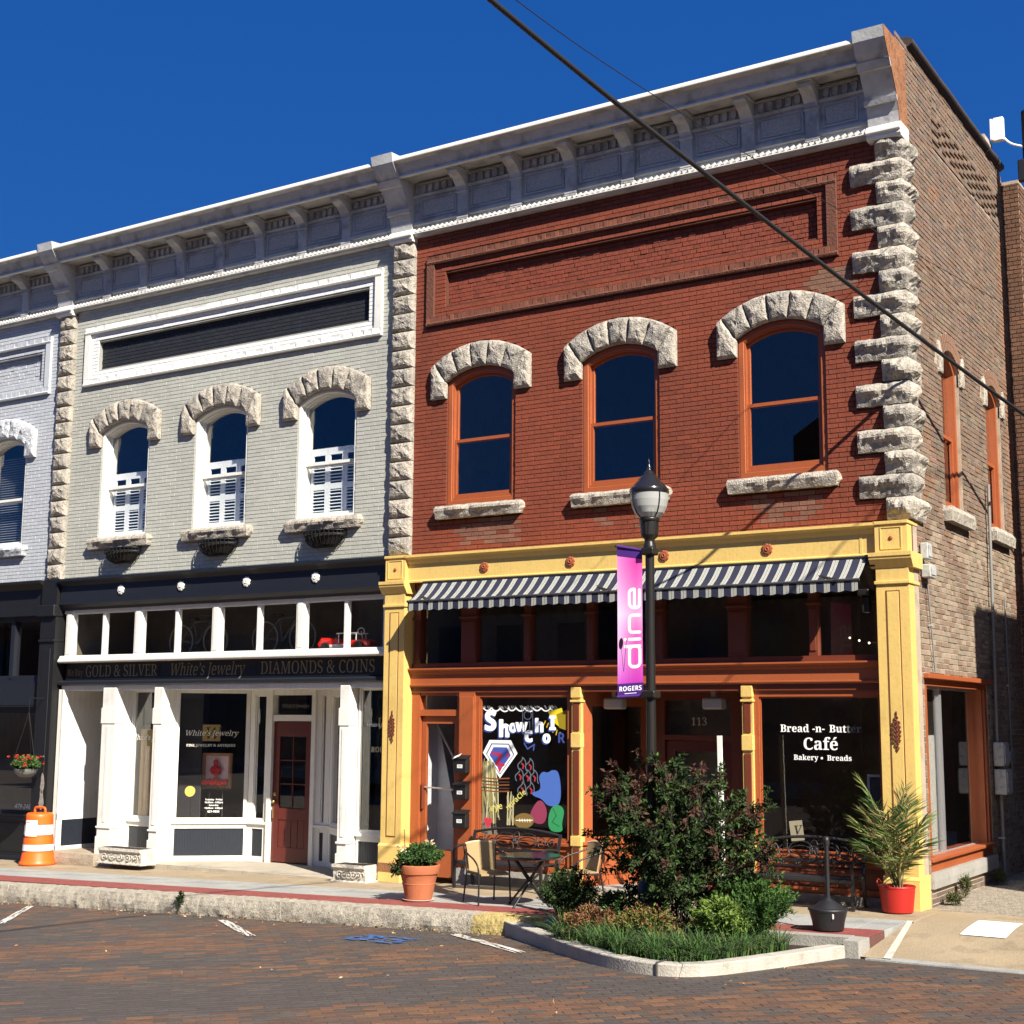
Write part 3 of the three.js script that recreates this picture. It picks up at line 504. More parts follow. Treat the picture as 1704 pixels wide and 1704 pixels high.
function rosette(g, x, y, z, r, mat) {
  const l = []; for (let k = 0; k < 8; k++) { const s = new THREE.SphereGeometry(r * 0.36, 10, 7); s.scale(1, 1, 0.42); s.translate(x + Math.cos(k * Math.PI / 4 + 0.2) * r * 0.66, y + Math.sin(k * Math.PI / 4 + 0.2) * r * 0.66, z + 0.01); l.push(s); }
  const d = new THREE.CylinderGeometry(r * 0.72, r * 0.8, 0.03, 20); d.rotateX(Math.PI / 2); d.translate(x, y, z + 0.01); l.push(d);
  const t = new THREE.TorusGeometry(r * 0.26, r * 0.11, 8, 16); t.translate(x, y, z + 0.028); l.push(t);
  return put(g, 'rosette', l, mat);
}
function scrollOrnament(g, x, y0, y1, z, mat) {
  const l = [], H = y1 - y0; const bud = (dx, y, r, sx = 1, sy = 1) => { const s = new THREE.SphereGeometry(r, 9, 7); s.scale(sx, sy, 0.5); s.translate(x + dx, y, z + 0.006); l.push(s); };
  const curl = (dx, y, r) => { const t = new THREE.TorusGeometry(r, r * 0.36, 6, 14, 5); t.translate(x + dx, y, z + 0.01); l.push(t); };
  for (let k = 0; k < 5; k++) { const y = y0 + H * (0.26 + k * 0.11), w = 0.034 * (1 - Math.abs(k - 2) * 0.12); curl(-w, y, 0.018); curl(w, y, 0.018); bud(0, y + 0.02, 0.022, 0.8, 1.3); }
  bud(0, y1 - H * 0.06, 0.016, 0.7, 1.9); curl(0, y1 - H * 0.18, 0.02); curl(0, y0 + H * 0.17, 0.02); curl(0.012, y0 + H * 0.08, 0.016); bud(0, y0 + 0.012, 0.012, 0.7, 1.5);
  return put(g, 'scroll_ornament', l, mat);
}
function pilaster(g, x0, x1, zb, zf, yb, wrap) {
  const c = put(g, 'pilaster', [B(x0, x1, yb, 3.95, zb, zf), RB(x0 - 0.02, x1 + (wrap ? 0.02 : 0.015), yb, 0.32, zb, zf + 0.03, 0.01), profX([[zf + 0.03, 0.32], [zf + 0.03, 0.335], [zf + 0.002, 0.37], [zb, 0.37], [zb, 0.32]], x0 - 0.02, x1 + 0.02), RB(x0 - 0.02, x1 + 0.02, 3.735, 3.775, zb, zf + 0.025, 0.008), profX([[zb, 3.93], [zf, 3.93], [zf + 0.02, 3.96], [zf + 0.07, 4.03], [zf + 0.075, 4.06], [zf + 0.085, 4.065], [zf + 0.085, 4.11], [zb, 4.11]], x0 - 0.06, x1 + (wrap ? 0.06 : 0.04)), B(x0, x1, 4.11, 4.47, zb, zf), RB(x0 - 0.015, x1 + 0.015, 4.45, 4.49, zb, zf + 0.02, 0.006)], mYellow);
  const cx = (x0 + x1) / 2, hw = 0.085;
  put(c, 'panel_groove', rectRing(cx - hw, cx + hw, 0.46, 3.66, 0.014, 0.014, 0.014, zf - 0.004, zf + 0.004), mYellowLine);
  put(c, 'raised_panel', RB(cx - hw + 0.014, cx + hw - 0.014, 0.474, 3.646, zf - 0.01, zf + 0.007, 0.006), mYellow);
  put(c, 'block_panel', rectRing(cx - 0.13, cx + 0.13, 4.15, 4.42, 0.012, 0.012, 0.012, zf - 0.002, zf + 0.008), mYellow);
  const dot = new THREE.SphereGeometry(0.026, 14, 8); dot.scale(1, 1, 0.5); dot.translate(cx, 4.285, zf + 0.004); put(c, 'boss', dot, mOrange);
  scrollOrnament(g, cx, 1.78, 2.25, zf + 0.008, mOrangeShade);
  return c;
}
// ---------------------------------------------------------------- cafe front of the red building
{
  const g = red;
  pilaster(g, -7.74, -7.38, -0.2, 0.17, -0.17, false);
  pilaster(g, -0.41, -0.02, -0.22, 0.17, -0.02, true);
  put(g, 'rust_base', B(-7.76, -7.362, -0.02, 0.1, 0.1, 0.206), mRust);
  put(g, 'entablature', [B(-7.38, -0.41, 4.1, 4.47, -0.2, 0.1), profX([[-0.05, 4.36], [0.105, 4.36], [0.12, 4.38], [0.14, 4.42], [0.19, 4.45], [0.19, 4.485], [-0.05, 4.495]], -7.38, -0.41), profX([[0.05, 4.085], [0.125, 4.085], [0.125, 4.11], [0.1, 4.125], [0.05, 4.125]], -7.38, -0.41), B(-0.62, -0.585, 4.125, 4.36, 0.1, 0.106)], mYellow);
  for (const x of [-6.04, -4.64, -3.23, -1.8]) rosette(g, x, 4.25, 0.1, 0.075, M('terracotta rosette paint', [0.33, 0.085, 0.03], { map: 'brick', size: 0.3, rough: 0.7 }));
  // transom lights
  const fr = put(g, 'transom_frame', [B(-7.38, -0.41, 4.0, 4.1, -0.22, -0.02), B(-7.38, -0.41, 2.84, 2.92, -0.16, -0.03)], mOrangeShade);
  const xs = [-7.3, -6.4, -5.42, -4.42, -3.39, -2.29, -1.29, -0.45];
  xs.forEach((x, i) => { const w = i === 1 || i === 5 ? 0.13 : 0.055; put(fr, 'mullion', [B(x - w, x + w, 2.9, 4.02, -0.17, -0.05), RB(x - w - 0.025, x + w + 0.025, 3.55, 3.58, -0.17, -0.02, 0.006), RB(x - w + 0.015, x + w - 0.015, 2.98, 3.5, -0.06, -0.035, 0.006)], mOrangeShade); });
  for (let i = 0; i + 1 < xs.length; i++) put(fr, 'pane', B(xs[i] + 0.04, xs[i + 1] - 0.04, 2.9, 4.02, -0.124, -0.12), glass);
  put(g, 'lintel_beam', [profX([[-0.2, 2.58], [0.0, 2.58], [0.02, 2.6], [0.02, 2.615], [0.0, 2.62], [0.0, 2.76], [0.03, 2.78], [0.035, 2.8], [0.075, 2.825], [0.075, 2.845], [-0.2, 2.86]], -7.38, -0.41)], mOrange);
  put(g, 'soffit', B(-7.38, -0.41, 2.5, 2.58, -1.6, -0.03), mOrangeShade);
  // stair door at the left
  const d = put(g, 'door_frame', [B(-7.38, -7.24, -0.1, 2.5, -0.2, -0.05), B(-7.24, -6.53, 2.17, 2.26, -0.2, -0.06), B(-7.24, -6.53, 2.46, 2.5, -0.2, -0.06), B(-6.58, -6.53, -0.1, 2.5, -0.2, -0.05)], mOrange);
  put(d, 'pane', B(-7.24, -6.58, 2.26, 2.46, -0.13, -0.126), glass);
  const dr = put(g, 'door', [rectRing(-7.23, -6.59, -0.08, 2.16, 0.075, 0.1, 0.38, -0.16, -0.11), B(-7.16, -6.66, 0.03, 0.24, -0.15, -0.125)], mOrange, 'orange framed glass door beside the mailboxes');
  put(dr, 'pane', B(-7.16, -6.66, 0.29, 2.07, -0.138, -0.134), glass);
  put(dr, 'push_bar', [bar(V(-7.17, 1.16, -0.1), V(-6.65, 1.14, -0.1), 0.012), bar(V(-7.17, 1.16, -0.1), V(-7.17, 1.16, -0.14), 0.01), bar(V(-6.65, 1.14, -0.1), V(-6.65, 1.14, -0.14), 0.01)], M('brushed steel', [0.5, 0.5, 0.5], { metal: 0.8, rough: 0.4 }));
  put(dr, 'handle', [RB(-7.215, -7.18, 0.85, 1.22, -0.11, -0.075, 0.01)], mOrangeShade);
  put(g, 'stair_wall', [B(-7.33, -7.3, -0.1, 2.5, -2.6, -0.25), poly([[-7.3, -0.1], [-6.95, -0.1], [-6.98, 0.8], [-7.3, 2.1]], -0.62, -0.6)], M('white stair plaster', [0.7, 0.72, 0.74], { map: 'paint', rough: 0.7 }));
  put(g, 'stair_partition', [B(-6.56, -6.5, -0.1, 4.1, -4, -0.22), B(-7.38, -6.5, -0.1, 2.5, -4.1, -4)], mDark);
  put(g, 'stair_rail', bar(V(-7.28, 2.05, -0.55), V(-6.98, 1.35, -0.75), 0.018), M('white rail', [0.7, 0.7, 0.7]));
  put(g, 'mailbox_post', [B(-6.53, -6.27, -0.05, 2.5, -0.2, -0.02), RB(-6.52, -6.28, 0.12, 2.44, -0.05, -0.005, 0.006)], mOrange);
  // painted window bay
  put(g, 'base_course', [rockBox(-6.56, -4.72, -0.17, 0.08, -0.25, 0.02, 0.006, 5, [16, 3, 4], [0, -1]), rockBox(-2.1, -0.42, -0.06, 0.08, -0.25, 0.02, 0.006, 8, [16, 3, 4], [0, -1])], mConc);
  shopWindow(g, -6.27, -0.05, -4.72, -0.05, 0.08, 0.47, 2.5, 0.06, mOrange, mOrange, { plain: 1 });
  shopWindow(g, -2.1, -0.05, -0.42, -0.05, 0.08, 0.5, 2.5, 0.075, mOrange, mOrangeShade, { plain: 1 });
  // slim posts either side of the recessed doorway
  for (const x of [-4.62, -2.16]) {
    const p = put(g, 'slim_post', [B(x - 0.07, x + 0.07, -0.12, 2.5, -0.16, -0.02)], mYellow);
    for (const [a, b] of [[0.62, 1.72], [1.98, 2.35], [0.05, 0.45]]) put(p, 'post_inset', RB(x - 0.045, x + 0.045, a, b, -0.03, -0.006, 0.006), mOrangeShade);
    put(p, 'post_collar', [RB(x - 0.085, x + 0.085, 2.36, 2.39, -0.16, 0.012, 0.006), RB(x - 0.075, x + 0.075, 2.42, 2.56, -0.16, 0.008, 0.006), RB(x - 0.075, x + 0.075, 1.76, 1.95, -0.16, 0.006, 0.006), RB(x - 0.08, x + 0.08, 0.47, 0.6, -0.16, 0.006, 0.006), RB(x - 0.075, x + 0.075, -0.12, 0.03, -0.16, 0.012, 0.006)], mYellow);
  }
  // recess: angled display windows and the cafe door
  for (const [ax, az, bx, bz] of [[-4.55, -0.06, -4.05, -1.2], [-2.72, -1.2, -2.23, -0.06]]) {
    shopWindow(g, ax, az, bx, bz, -0.06, 0.5, 2.5, 0.17, mOrange, mOrange, { plain: 1 });
  }
  put(g, 'doorway_frame', [B(-4.05, -3.88, -0.1, 2.5, -1.3, -1.18), B(-2.89, -2.72, -0.1, 2.5, -1.3, -1.18), B(-3.88, -2.89, 2.4, 2.5, -1.3, -1.18), B(-3.88, -2.89, 1.86, 1.93, -1.3, -1.18)], mOrangeShade);
  const tl = put(g, 'transom_light', B(-3.88, -2.89, 1.93, 2.4, -1.245, -1.24), glass);
  print(tl, 'house_number', canvasTex(256, 128, (x, w, h) => { x.fillStyle = '#c4c4bc'; x.font = '112px serif'; x.textAlign = 'center'; x.textBaseline = 'middle'; x.fillText('113', w / 2, h / 2); }), -3.55, -3.22, 2.03, 2.2, -1.236);
  const cd = put(g, 'door', [rectRing(-3.87, -2.9, -0.08, 1.85, 0.13, 0.14, 0.3, -1.27, -1.22)], mMaroon, 'dark recessed cafe door below the number 113');
  put(cd, 'pane', B(-3.75, -3.02, 0.2, 1.73, -1.247, -1.243), glass);
  put(cd, 'handle', bar(V(-3.79, 0.8, -1.19), V(-3.79, 1.05, -1.19), 0.012), mBrass);
  for (const x of [-4.2, -2.75]) put(g, 'wall_heater', [RB(x - 0.14, x + 0.14, 2.27, 2.42, -0.42, -0.25, 0.03), B(x - 0.03, x + 0.03, 2.42, 2.5, -0.36, -0.3)], M('off white lamp housing', [0.4, 0.38, 0.34], { rough: 0.5 }));
  put(g, 'recess_floor', B(-4.6, -2.15, -0.13, -0.055, -1.3, 0.0), mConc);
  // lettering on the cafe window
  const wl = g.children.filter(c => c.name === 'shop_window')[1];
  print(wl, 'window_lettering', canvasTex(1024, 512, (x, w) => {
    x.textAlign = 'center'; x.textBaseline = 'alphabetic'; x.font = 'bold 118px serif'; x.fillStyle = '#f4f4ee';
    x.fillText('Bread', 190, 120); x.fillText('-n-', 480, 120); x.fillText('But', 710, 120); x.fillStyle = '#6a6a66'; x.fillText('ter', 900, 120);
    x.fillStyle = '#f4f4ee'; x.font = 'bold 190px serif'; x.fillText('Café', 500, 320); x.font = 'bold 84px serif'; x.fillText('Bakery', 320, 440); x.fillText('Breads', 720, 440); x.beginPath(); x.arc(512, 415, 14, 0, 7); x.fill();
  }), -1.77, -0.69, 1.58, 2.12, -0.086);
  // painted school window
  const pw = g.children.filter(c => c.name === 'shop_window')[0];
  print(pw, 'window_painting', canvasTex(1024, 1400, (x, w, h) => {
    const F = (c, pts) => { x.fillStyle = c; x.beginPath(); pts.forEach(([a, b], i) => i ? x.lineTo(a, b) : x.moveTo(a, b)); x.closePath(); x.fill(); };
    const O = (c, pts) => { x.fillStyle = c; x.beginPath(); const n = pts.length, m = (p, q) => [(p[0] + q[0]) / 2, (p[1] + q[1]) / 2]; x.moveTo(...m(pts[n - 1], pts[0])); pts.forEach((p, i) => x.quadraticCurveTo(p[0], p[1], ...m(p, pts[(i + 1) % n]))); x.closePath(); x.fill(); };
    const Ln = (c, lw, pts) => { x.strokeStyle = c; x.lineWidth = lw; x.lineJoin = x.lineCap = 'round'; x.beginPath(); pts.forEach(([a, b], i) => i ? x.lineTo(a, b) : x.moveTo(a, b)); x.stroke(); };
    let sd = 7; const q = (a, b) => { sd = (sd * 16807) % 2147483647; return a + (b - a) * sd / 2147483647; };
    x.strokeStyle = '#e8ecec'; x.lineWidth = 14; x.beginPath(); for (let k = 0; k < 9; k++) { const a = 20 + k * 100; x.moveTo(a, 90); x.quadraticCurveTo(a + 50, 150, a + 100, 90 + (k % 3) * 14); } x.stroke();
    x.lineWidth = 4; x.globalAlpha = 0.35; for (let k = 0; k < 60; k++) { const a = q(20, 930); x.beginPath(); x.moveTo(a, q(60, 80)); x.lineTo(a + 24, q(85, 120)); x.stroke(); } x.globalAlpha = 1;
    // yellow sun with rays
    F('#d8c21c', [[800, 130], [960, 90], [1010, 250], [930, 290], [850, 230]]); F('#8c7a12', [[900, 160], [1020, 110], [1020, 330], [930, 300]]); for (let k = 0; k < 7; k++) Ln('#c8a818', 12, [[770 + k * 34, 230 + k * 24], [750 + k * 36, 270 + k * 26]]);
    const word = (s, px, py, sz, rot = 0) => { x.save(); x.translate(px, py); x.rotate(rot); x.font = 'bold ' + sz + 'px sans-serif'; x.lineWidth = sz * 0.09; x.lineJoin = 'round'; x.strokeStyle = '#2b3f86'; x.strokeText(s, -12, 14); x.lineWidth = sz * 0.07; x.strokeStyle = '#f2f5f6'; x.strokeText(s, 0, 0); x.fillStyle = '#f2f5f6'; x.fillText(s, 0, 0); x.restore(); };
    word('S', 36, 330, 285); word('h', 205, 400, 235); word('o', 335, 350, 165); word('w', 420, 340, 165); word('c', 520, 450, 205); word('h', 640, 345, 185); word('o', 735, 460, 165); word('I', 815, 320, 200);
    x.fillStyle = '#33448a'; x.font = 'bold 150px sans-serif'; x.fillText('R', 905, 460);
    x.strokeStyle = '#50566a'; x.lineWidth = 8; x.strokeRect(500, 110, 120, 260); x.beginPath(); x.arc(560, 170, 44, 0, 7); x.stroke(); x.strokeRect(525, 240, 60, 100); Ln('#3a4a90', 16, [[520, 470], [560, 530], [640, 480], [630, 540]]);
    // five sided shield
    const sh = (s, c) => F(c, [[-1, -0.3], [-0.62, -1], [0.62, -1], [1, -0.3], [0, 1.05]].map(([a, b]) => [230 + a * 210 * s, 640 + b * 200 * s])); sh(1, '#eef1f2'); sh(0.82, '#2c3c58'); sh(0.76, '#eef1f2'); sh(0.62, '#4152a2');
    Ln('#b3243a', 34, [[190, 590], [240, 600], [215, 660], [190, 700], [270, 705]]); Ln('#b3243a', 26, [[130, 570], [160, 590]]); F('#b3243a', [[300, 600], [340, 570], [330, 640]]); F('#b3243a', [[200, 730], [260, 730], [225, 790]]);
    // flames, trees of pale strokes
    for (let k = 0; k < 26; k++) { const a = q(20, 160), b = q(640, 760); Ln(k % 3 ? '#8c8454' : '#c9c49a', q(7, 16), [[a + 20, b], [a + q(-20, 60), q(900, 1060)], [a + q(-10, 90), q(1120, 1360)]]); }
    for (let k = 0; k < 10; k++) Ln('#b7ae86', q(6, 14), [[q(300, 420), q(980, 1060)], [q(320, 400), 1340]]);
    for (let k = 0; k < 5; k++) Ln(k % 2 ? '#4a2c16' : '#7a4a22', 14, [[10, 850 + k * 34], [180, 858 + k * 34], [340, 846 + k * 34 + q(-8, 8)]]);
    for (const [a, b] of [[500, 640], [590, 650], [470, 760], [560, 770], [640, 770], [500, 900], [600, 900]]) { x.strokeStyle = '#5a6670'; x.lineWidth = 11; x.beginPath(); x.moveTo(a - 40, b + 110); x.bezierCurveTo(a - 90, b + 30, a + 10, b + 40, a, b - 20); x.bezierCurveTo(a + 70, b + 30, a + 20, b + 80, a + 50, b + 120); x.stroke(); Ln('#a32a36', 18, [[a - 8, b + 44], [a + 14, b + 66], [a + 6, b + 96]]); }
    O('#4466b0', [[690, 820], [740, 760], [800, 780], [850, 740], [940, 760], [960, 1120], [800, 1130], [730, 1050], [640, 1030], [600, 990], [700, 970], [720, 920]]);
    O('#8a3550', [[640, 1120], [700, 1060], [760, 1090], [800, 1200], [760, 1320], [640, 1310], [580, 1240]]); O('#2f8c55', [[840, 1130], [930, 1100], [1000, 1160], [960, 1300], [980, 1390], [820, 1390], [800, 1260]]); Ln('#1f5a3a', 10, [[860, 1150], [900, 1220], [850, 1290], [930, 1330]]);
    x.fillStyle = '#7a6230'; x.beginPath(); x.ellipse(520, 1290, 120, 80, -0.1, 0, 7); x.fill(); Ln('#efe9d8', 10, [[430, 1290], [620, 1280]]); for (let k = 0; k < 5; k++) Ln('#efe9d8', 8, [[470 + k * 30, 1272], [474 + k * 30, 1302]]);
    x.fillStyle = '#bf3446'; x.beginPath(); x.moveTo(90, 1390); x.bezierCurveTo(0, 1290, 60, 1250, 92, 1290); x.bezierCurveTo(130, 1250, 180, 1300, 90, 1390); x.fill();
    x.fillStyle = '#c8c060'; x.save(); x.translate(120, 1210); x.rotate(-0.25); x.font = 'bold 92px sans-serif'; x.fillText('eye', 0, 0); x.restore(); x.save(); x.translate(330, 1190); x.rotate(-0.72); x.font = 'bold 78px sans-serif'; x.fillText('miraCle', 0, 0); x.restore();
  }), -6.19, -4.8, 0.62, 2.4, -0.087);
  // rail, brick and glass of the window on the alley side
  const sS = q => { q = norm(q); q.applyMatrix4(sideM); return q; };
  const aw = put(g, 'alley_window', [sS(rectRing(0.28, 3.22, 0.38, 2.66, 0.12, 0.1, 0.14, -0.22, -0.02)), sS(RB(0.25, 3.26, 2.64, 2.7, -0.2, 0.06, 0.008)), sS(RB(0.26, 3.24, 0.5, 0.54, -0.2, 0.03, 0.008)), sS(B(3.05, 3.1, 0.5, 2.56, -0.24, -0.05))], mOrange);
  const alu = M('aluminium', [0.5, 0.5, 0.5], { metal: 0.7, rough: 0.4 });
  put(aw, 'glazing_bar', [sS(B(1.28, 1.36, 0.52, 2.56, -0.2, -0.12)), sS(rectRing(0.4, 3.1, 0.52, 2.56, 0.03, 0.03, 0.03, -0.17, -0.13))], alu);
  put(aw, 'pane', sS(B(0.42, 3.08, 0.54, 2.55, -0.152, -0.148)), glass);
  put(g, 'stone_sill', sS(rockBox(0.24, 3.27, 0.2, 0.38, -0.25, 0.035, 0.006, 3, [14, 2, 3])), mConc);
  put(g, 'plinth', sS(B(0.28, 3.22, -0.05, 0.2, -0.3, -0.03)), mOldMortar);
  const tpl = palette([0.17, 0.12, 0.09], 5, 0.25); layBricks(g.children.at(-1), courses(0.28, 3.22, -0.05, 0.14, null, { bh: 0.068, joint: 0.012 }), mOldBrick, b => pick(tpl, b), sideM.clone().setPosition(-0.03, 0, 0), { depth: 0.02, single: 60 });
  put(g, 'cafe_divider', [B(-6.5, -0.3, -0.1, 4.1, -5.2, -5.1), B(-4.0, -2.75, -0.1, 4.1, -1.62, -1.6)], mDark);
  put(g, 'cafe_panel', sS(B(2.2, 3.0, 0.4, 2.4, -0.7, -0.66)), M('pale notice board', [0.5, 0.5, 0.45], { map: 'paint', rough: 0.8 }));
}
// ---------------------------------------------------------------- jewelry front of the pale building
{
  const g = pale, fl = -0.19;
  put(g, 'fascia', [profX([[-0.25, 4.1], [0.06, 4.1], [0.06, 4.38], [0.1, 4.42], [0.17, 4.46], [0.17, 4.5], [-0.25, 4.52]], -14.94, -7.75), profX([[-0.25, 3.96], [0.02, 3.96], [0.035, 4.0], [0.09, 4.06], [0.09, 4.1], [-0.25, 4.1]], -14.94, -7.75)], mNavy);
  for (const x of [-13.43, -12.02, -10.58, -9.16]) rosette(g, x, 4.26, 0.06, 0.085, mWhite);
  const tf = put(g, 'transom_frame', [profX([[-0.2, 3.05], [0.06, 3.05], [0.075, 3.07], [0.075, 3.1], [0.05, 3.12], [0.03, 3.17], [-0.2, 3.19]], -14.92, -7.75), B(-14.92, -7.75, 3.9, 3.96, -0.2, -0.03)], mWhite);
  const wide = [-14.78, -13.08, -11.3, -9.52], slim = [-13.93, -12.2, -10.4, -8.64];
  for (const x of wide) put(tf, 'mullion', [RB(x - 0.085, x + 0.085, 3.15, 3.96, -0.14, -0.02, 0.01), RB(x - 0.05, x + 0.05, 3.2, 3.9, -0.05, -0.01, 0.006)], mWhite);
  for (const x of slim) put(tf, 'mullion', RB(x - 0.03, x + 0.03, 3.15, 3.96, -0.14, -0.035, 0.008), mWhite);
  put(tf, 'mullion', RB(-7.9, -7.78, 3.15, 3.96, -0.16, 0.0, 0.008), mWhite);
  const ed = [...wide.map(x => [x, 0.085]), ...slim.map(x => [x, 0.03]), [-7.84, 0.06]].sort((a, b) => a[0] - b[0]);
  for (let i = 0; i + 1 < ed.length; i++) put(tf, 'pane', B(ed[i][0] + ed[i][1] - 0.01, ed[i + 1][0] - ed[i + 1][1] + 0.01, 3.16, 3.94, -0.084, -0.08), glass);
  put(g, 'display_shelf', [B(-14.9, -7.75, 3.02, 3.12, -1.6, -0.2), B(-14.95, -7.7, 3.1, 4.15, -1.75, -1.6), B(-14.95, -14.86, 3.05, 4.15, -1.6, -0.2), B(-7.78, -7.7, 3.05, 4.15, -1.6, -0.2)], mDark);
  // sign board set back under the transom sill
  const sb = put(g, 'sign_board', [B(-14.9, -7.75, 2.76, 3.06, -0.24, -0.1), B(-12.62, -12.605, 2.77, 3.05, -0.1, -0.095), B(-10.47, -10.455, 2.77, 3.05, -0.1, -0.095)], mBlack);
  print(sb, 'sign_lettering', canvasTex(2048, 96, (x, w, h) => {
    const X = v => (v + 14.9) / 7.15 * w; x.textBaseline = 'middle'; x.fillStyle = '#8f7f58';
    const say = (t, a, b, f, dy = 50) => { x.save(); x.font = f; x.textAlign = 'left'; const w0 = x.measureText(t).width; x.translate(X(a), dy); x.scale((X(b) - X(a)) / w0, 1); x.fillText(t, 0, 0); x.restore(); };
    say('We Buy', -14.86, -14.46, '46px serif', 56); say('GOLD & SILVER', -14.4, -12.66, '76px serif'); say('White’s Jewelry', -12.38, -10.72, 'italic 80px serif'); say('DIAMONDS & COINS', -10.38, -8.1, '76px serif');
  }), -14.9, -7.75, 2.745, 3.08, -0.096);
  put(g, 'sign_rail', [profX([[-0.24, 2.66], [0.0, 2.66], [0.03, 2.68], [0.03, 2.72], [0.0, 2.745], [-0.24, 2.76]], -14.94, -7.75)], mNavy);
  put(g, 'porch_ceiling', B(-14.9, -7.75, 2.58, 2.66, -1.5, -0.03), mWhite);
  const col = (x0, x1) => put(g, 'white_post', [RB(x0, x1, fl, 2.62, -0.18, 0.0, 0.01), RB(x0 - 0.015, x1 + 0.015, fl, 0.16, -0.18, 0.015, 0.006), RB(x0 - 0.012, x1 + 0.012, 0.3, 0.33, -0.18, 0.02, 0.004), RB(x0 - 0.012, x1 + 0.012, 2.02, 2.28, -0.18, 0.012, 0.006), RB((x0 + x1) / 2 - 0.035, (x0 + x1) / 2 + 0.035, 0.4, 1.98, -0.02, 0.01, 0.006)], mWhite);
  col(-13.82, -13.5); col(-12.6, -12.41); col(-8.68, -8.5);
  for (const [a, b, c] of [[-13.68, -13.5, -0.45], [-12.58, -12.43, -0.36], [-8.66, -8.52, -0.3]]) put(g, 'reveal', B(a, b, fl, 2.6, c, -0.18), mWhite);
  const mBead = M('dark navy beadboard', [0.02, 0.024, 0.034], { map: 'paint', size: 0.5, rough: 0.4 });
  shopWindow(g, -13.5, -0.36, -12.58, -0.36, fl, 0.42, 2.6, 0.035, mWhite, mBead);
  const big = shopWindow(g, -12.43, -0.33, -11.5, -1.12, fl, 0.42, 2.6, 0.05, mWhite, mBead);
  shopWindow(g, -9.78, -1.12, -8.66, -0.3, fl, 0.42, 2.6, 0.12, mWhite, mBead);
  const rw = shopWindow(g, -8.5, -0.22, -7.74, -0.22, fl, 0.42, 2.6, 0.035, mWhite, mBead);
  for (const [a, b] of [[-11.5, -11.06], [-10.06, -9.78]]) shopWindow(g, a, -1.12, b, -1.12, fl, 0.42, 2.6, 0.1, mWhite, mBead);
  // door
  const df = put(g, 'door_frame', [B(-11.06, -10.98, fl, 2.6, -1.22, -1.08), B(-10.14, -10.06, fl, 2.6, -1.22, -1.08), B(-10.98, -10.14, 2.5, 2.6, -1.22, -1.1), B(-10.98, -10.14, 2.08, 2.18, -1.22, -1.1)], mWhite);
  put(df, 'pane', B(-10.97, -10.15, 2.18, 2.5, -1.17, -1.166), glass);
  print(df, 'transom_lettering', canvasTex(512, 128, (x, w, h) => { x.fillStyle = '#6a6a64'; x.font = 'italic 70px serif'; x.textAlign = 'center'; x.textBaseline = 'middle'; x.fillText('White’s Jewelry', w / 2, h / 2); }), -10.85, -10.27, 2.25, 2.4, -1.163);
  const door = put(g, 'door', [B(-10.97, -10.84, fl + 0.02, 2.07, -1.18, -1.13), B(-10.28, -10.15, fl + 0.02, 2.07, -1.18, -1.13), B(-10.84, -10.28, 1.83, 2.07, -1.18, -1.13), B(-10.84, -10.28, 0.5, 0.68, -1.18, -1.13), B(-10.84, -10.28, fl + 0.02, 0.06, -1.18, -1.13)], mMaroon, 'maroon half glazed shop door numbered 115');
  for (let k = 0; k < 4; k++) put(door, 'plank', RB(-10.835 + k * 0.138, -10.705 + k * 0.138, 0.06, 0.5, -1.17, -1.14, 0.006), mMaroon);
  for (let i = 0; i < 2; i++) for (let j = 0; j < 3; j++) put(door, 'pane', B(-10.83 + i * 0.275, -10.565 + i * 0.275, 0.69 + j * 0.38, 1.055 + j * 0.38, -1.157, -1.153), glass);
  put(door, 'muntin', [B(-10.568, -10.552, 0.68, 1.83, -1.165, -1.14), B(-10.84, -10.28, 1.06, 1.075, -1.165, -1.14), B(-10.84, -10.28, 1.44, 1.455, -1.165, -1.14)], mMaroon);
  const kn = new THREE.SphereGeometry(0.03, 12, 8); kn.translate(-10.92, 0.78, -1.1); put(door, 'handle', [kn, bar(V(-10.92, 0.52, -1.1), V(-10.915, 0.7, -1.09), 0.012), lathe([[0, 0], [0.03, 0], [0.03, 0.01], [0, 0.014]], 14).rotateX(Math.PI / 2).translate(-10.92, 0.9, -1.13)], mBrass);
  print(door, 'door_number', canvasTex(256, 96, (x, w, h) => { x.fillStyle = '#5c2418'; x.font = '80px serif'; x.textAlign = 'center'; x.textBaseline = 'middle'; x.fillText('115', w / 2, h / 2); }), -10.7, -10.42, 1.88, 1.99, -1.127);
  // stair entry at the far left: white side wall, dark door
  put(g, 'entry_side_wall', [B(-14.95, -14.86, -0.16, 2.6, -0.95, -0.02), B(-14.87, -14.83, -0.16, 2.6, -0.12, -0.02), B(-14.87, -14.84, 0.38, 0.48, -0.95, -0.02), B(-14.87, -14.84, -0.16, -0.06, -0.95, -0.02)], mWhite);
  { const l = []; for (let z = -0.9; z < -0.14; z += 0.045) l.push(B(-14.87, -14.85, -0.06, 0.38, z, z + 0.041)); put(g, 'bulkhead_panel', l, mBead); }
  put(g, 'entry_door', [B(-14.86, -13.6, -0.16, 2.6, -1.0, -0.95), rectRing(-14.7, -13.9, 0.0, 2.1, 0.1, 0.1, 0.15, -0.96, -0.92)], M('grey door paint', [0.2, 0.2, 0.19], { map: 'paint', rough: 0.5 }));
  put(g, 'porch_floor', [B(-12.62, -7.75, -0.36, fl, -1.3, 0.12)], M('pale smooth concrete', [0.46, 0.41, 0.33], { map: 'concrete', size: 1.6, rough: 0.85 }));
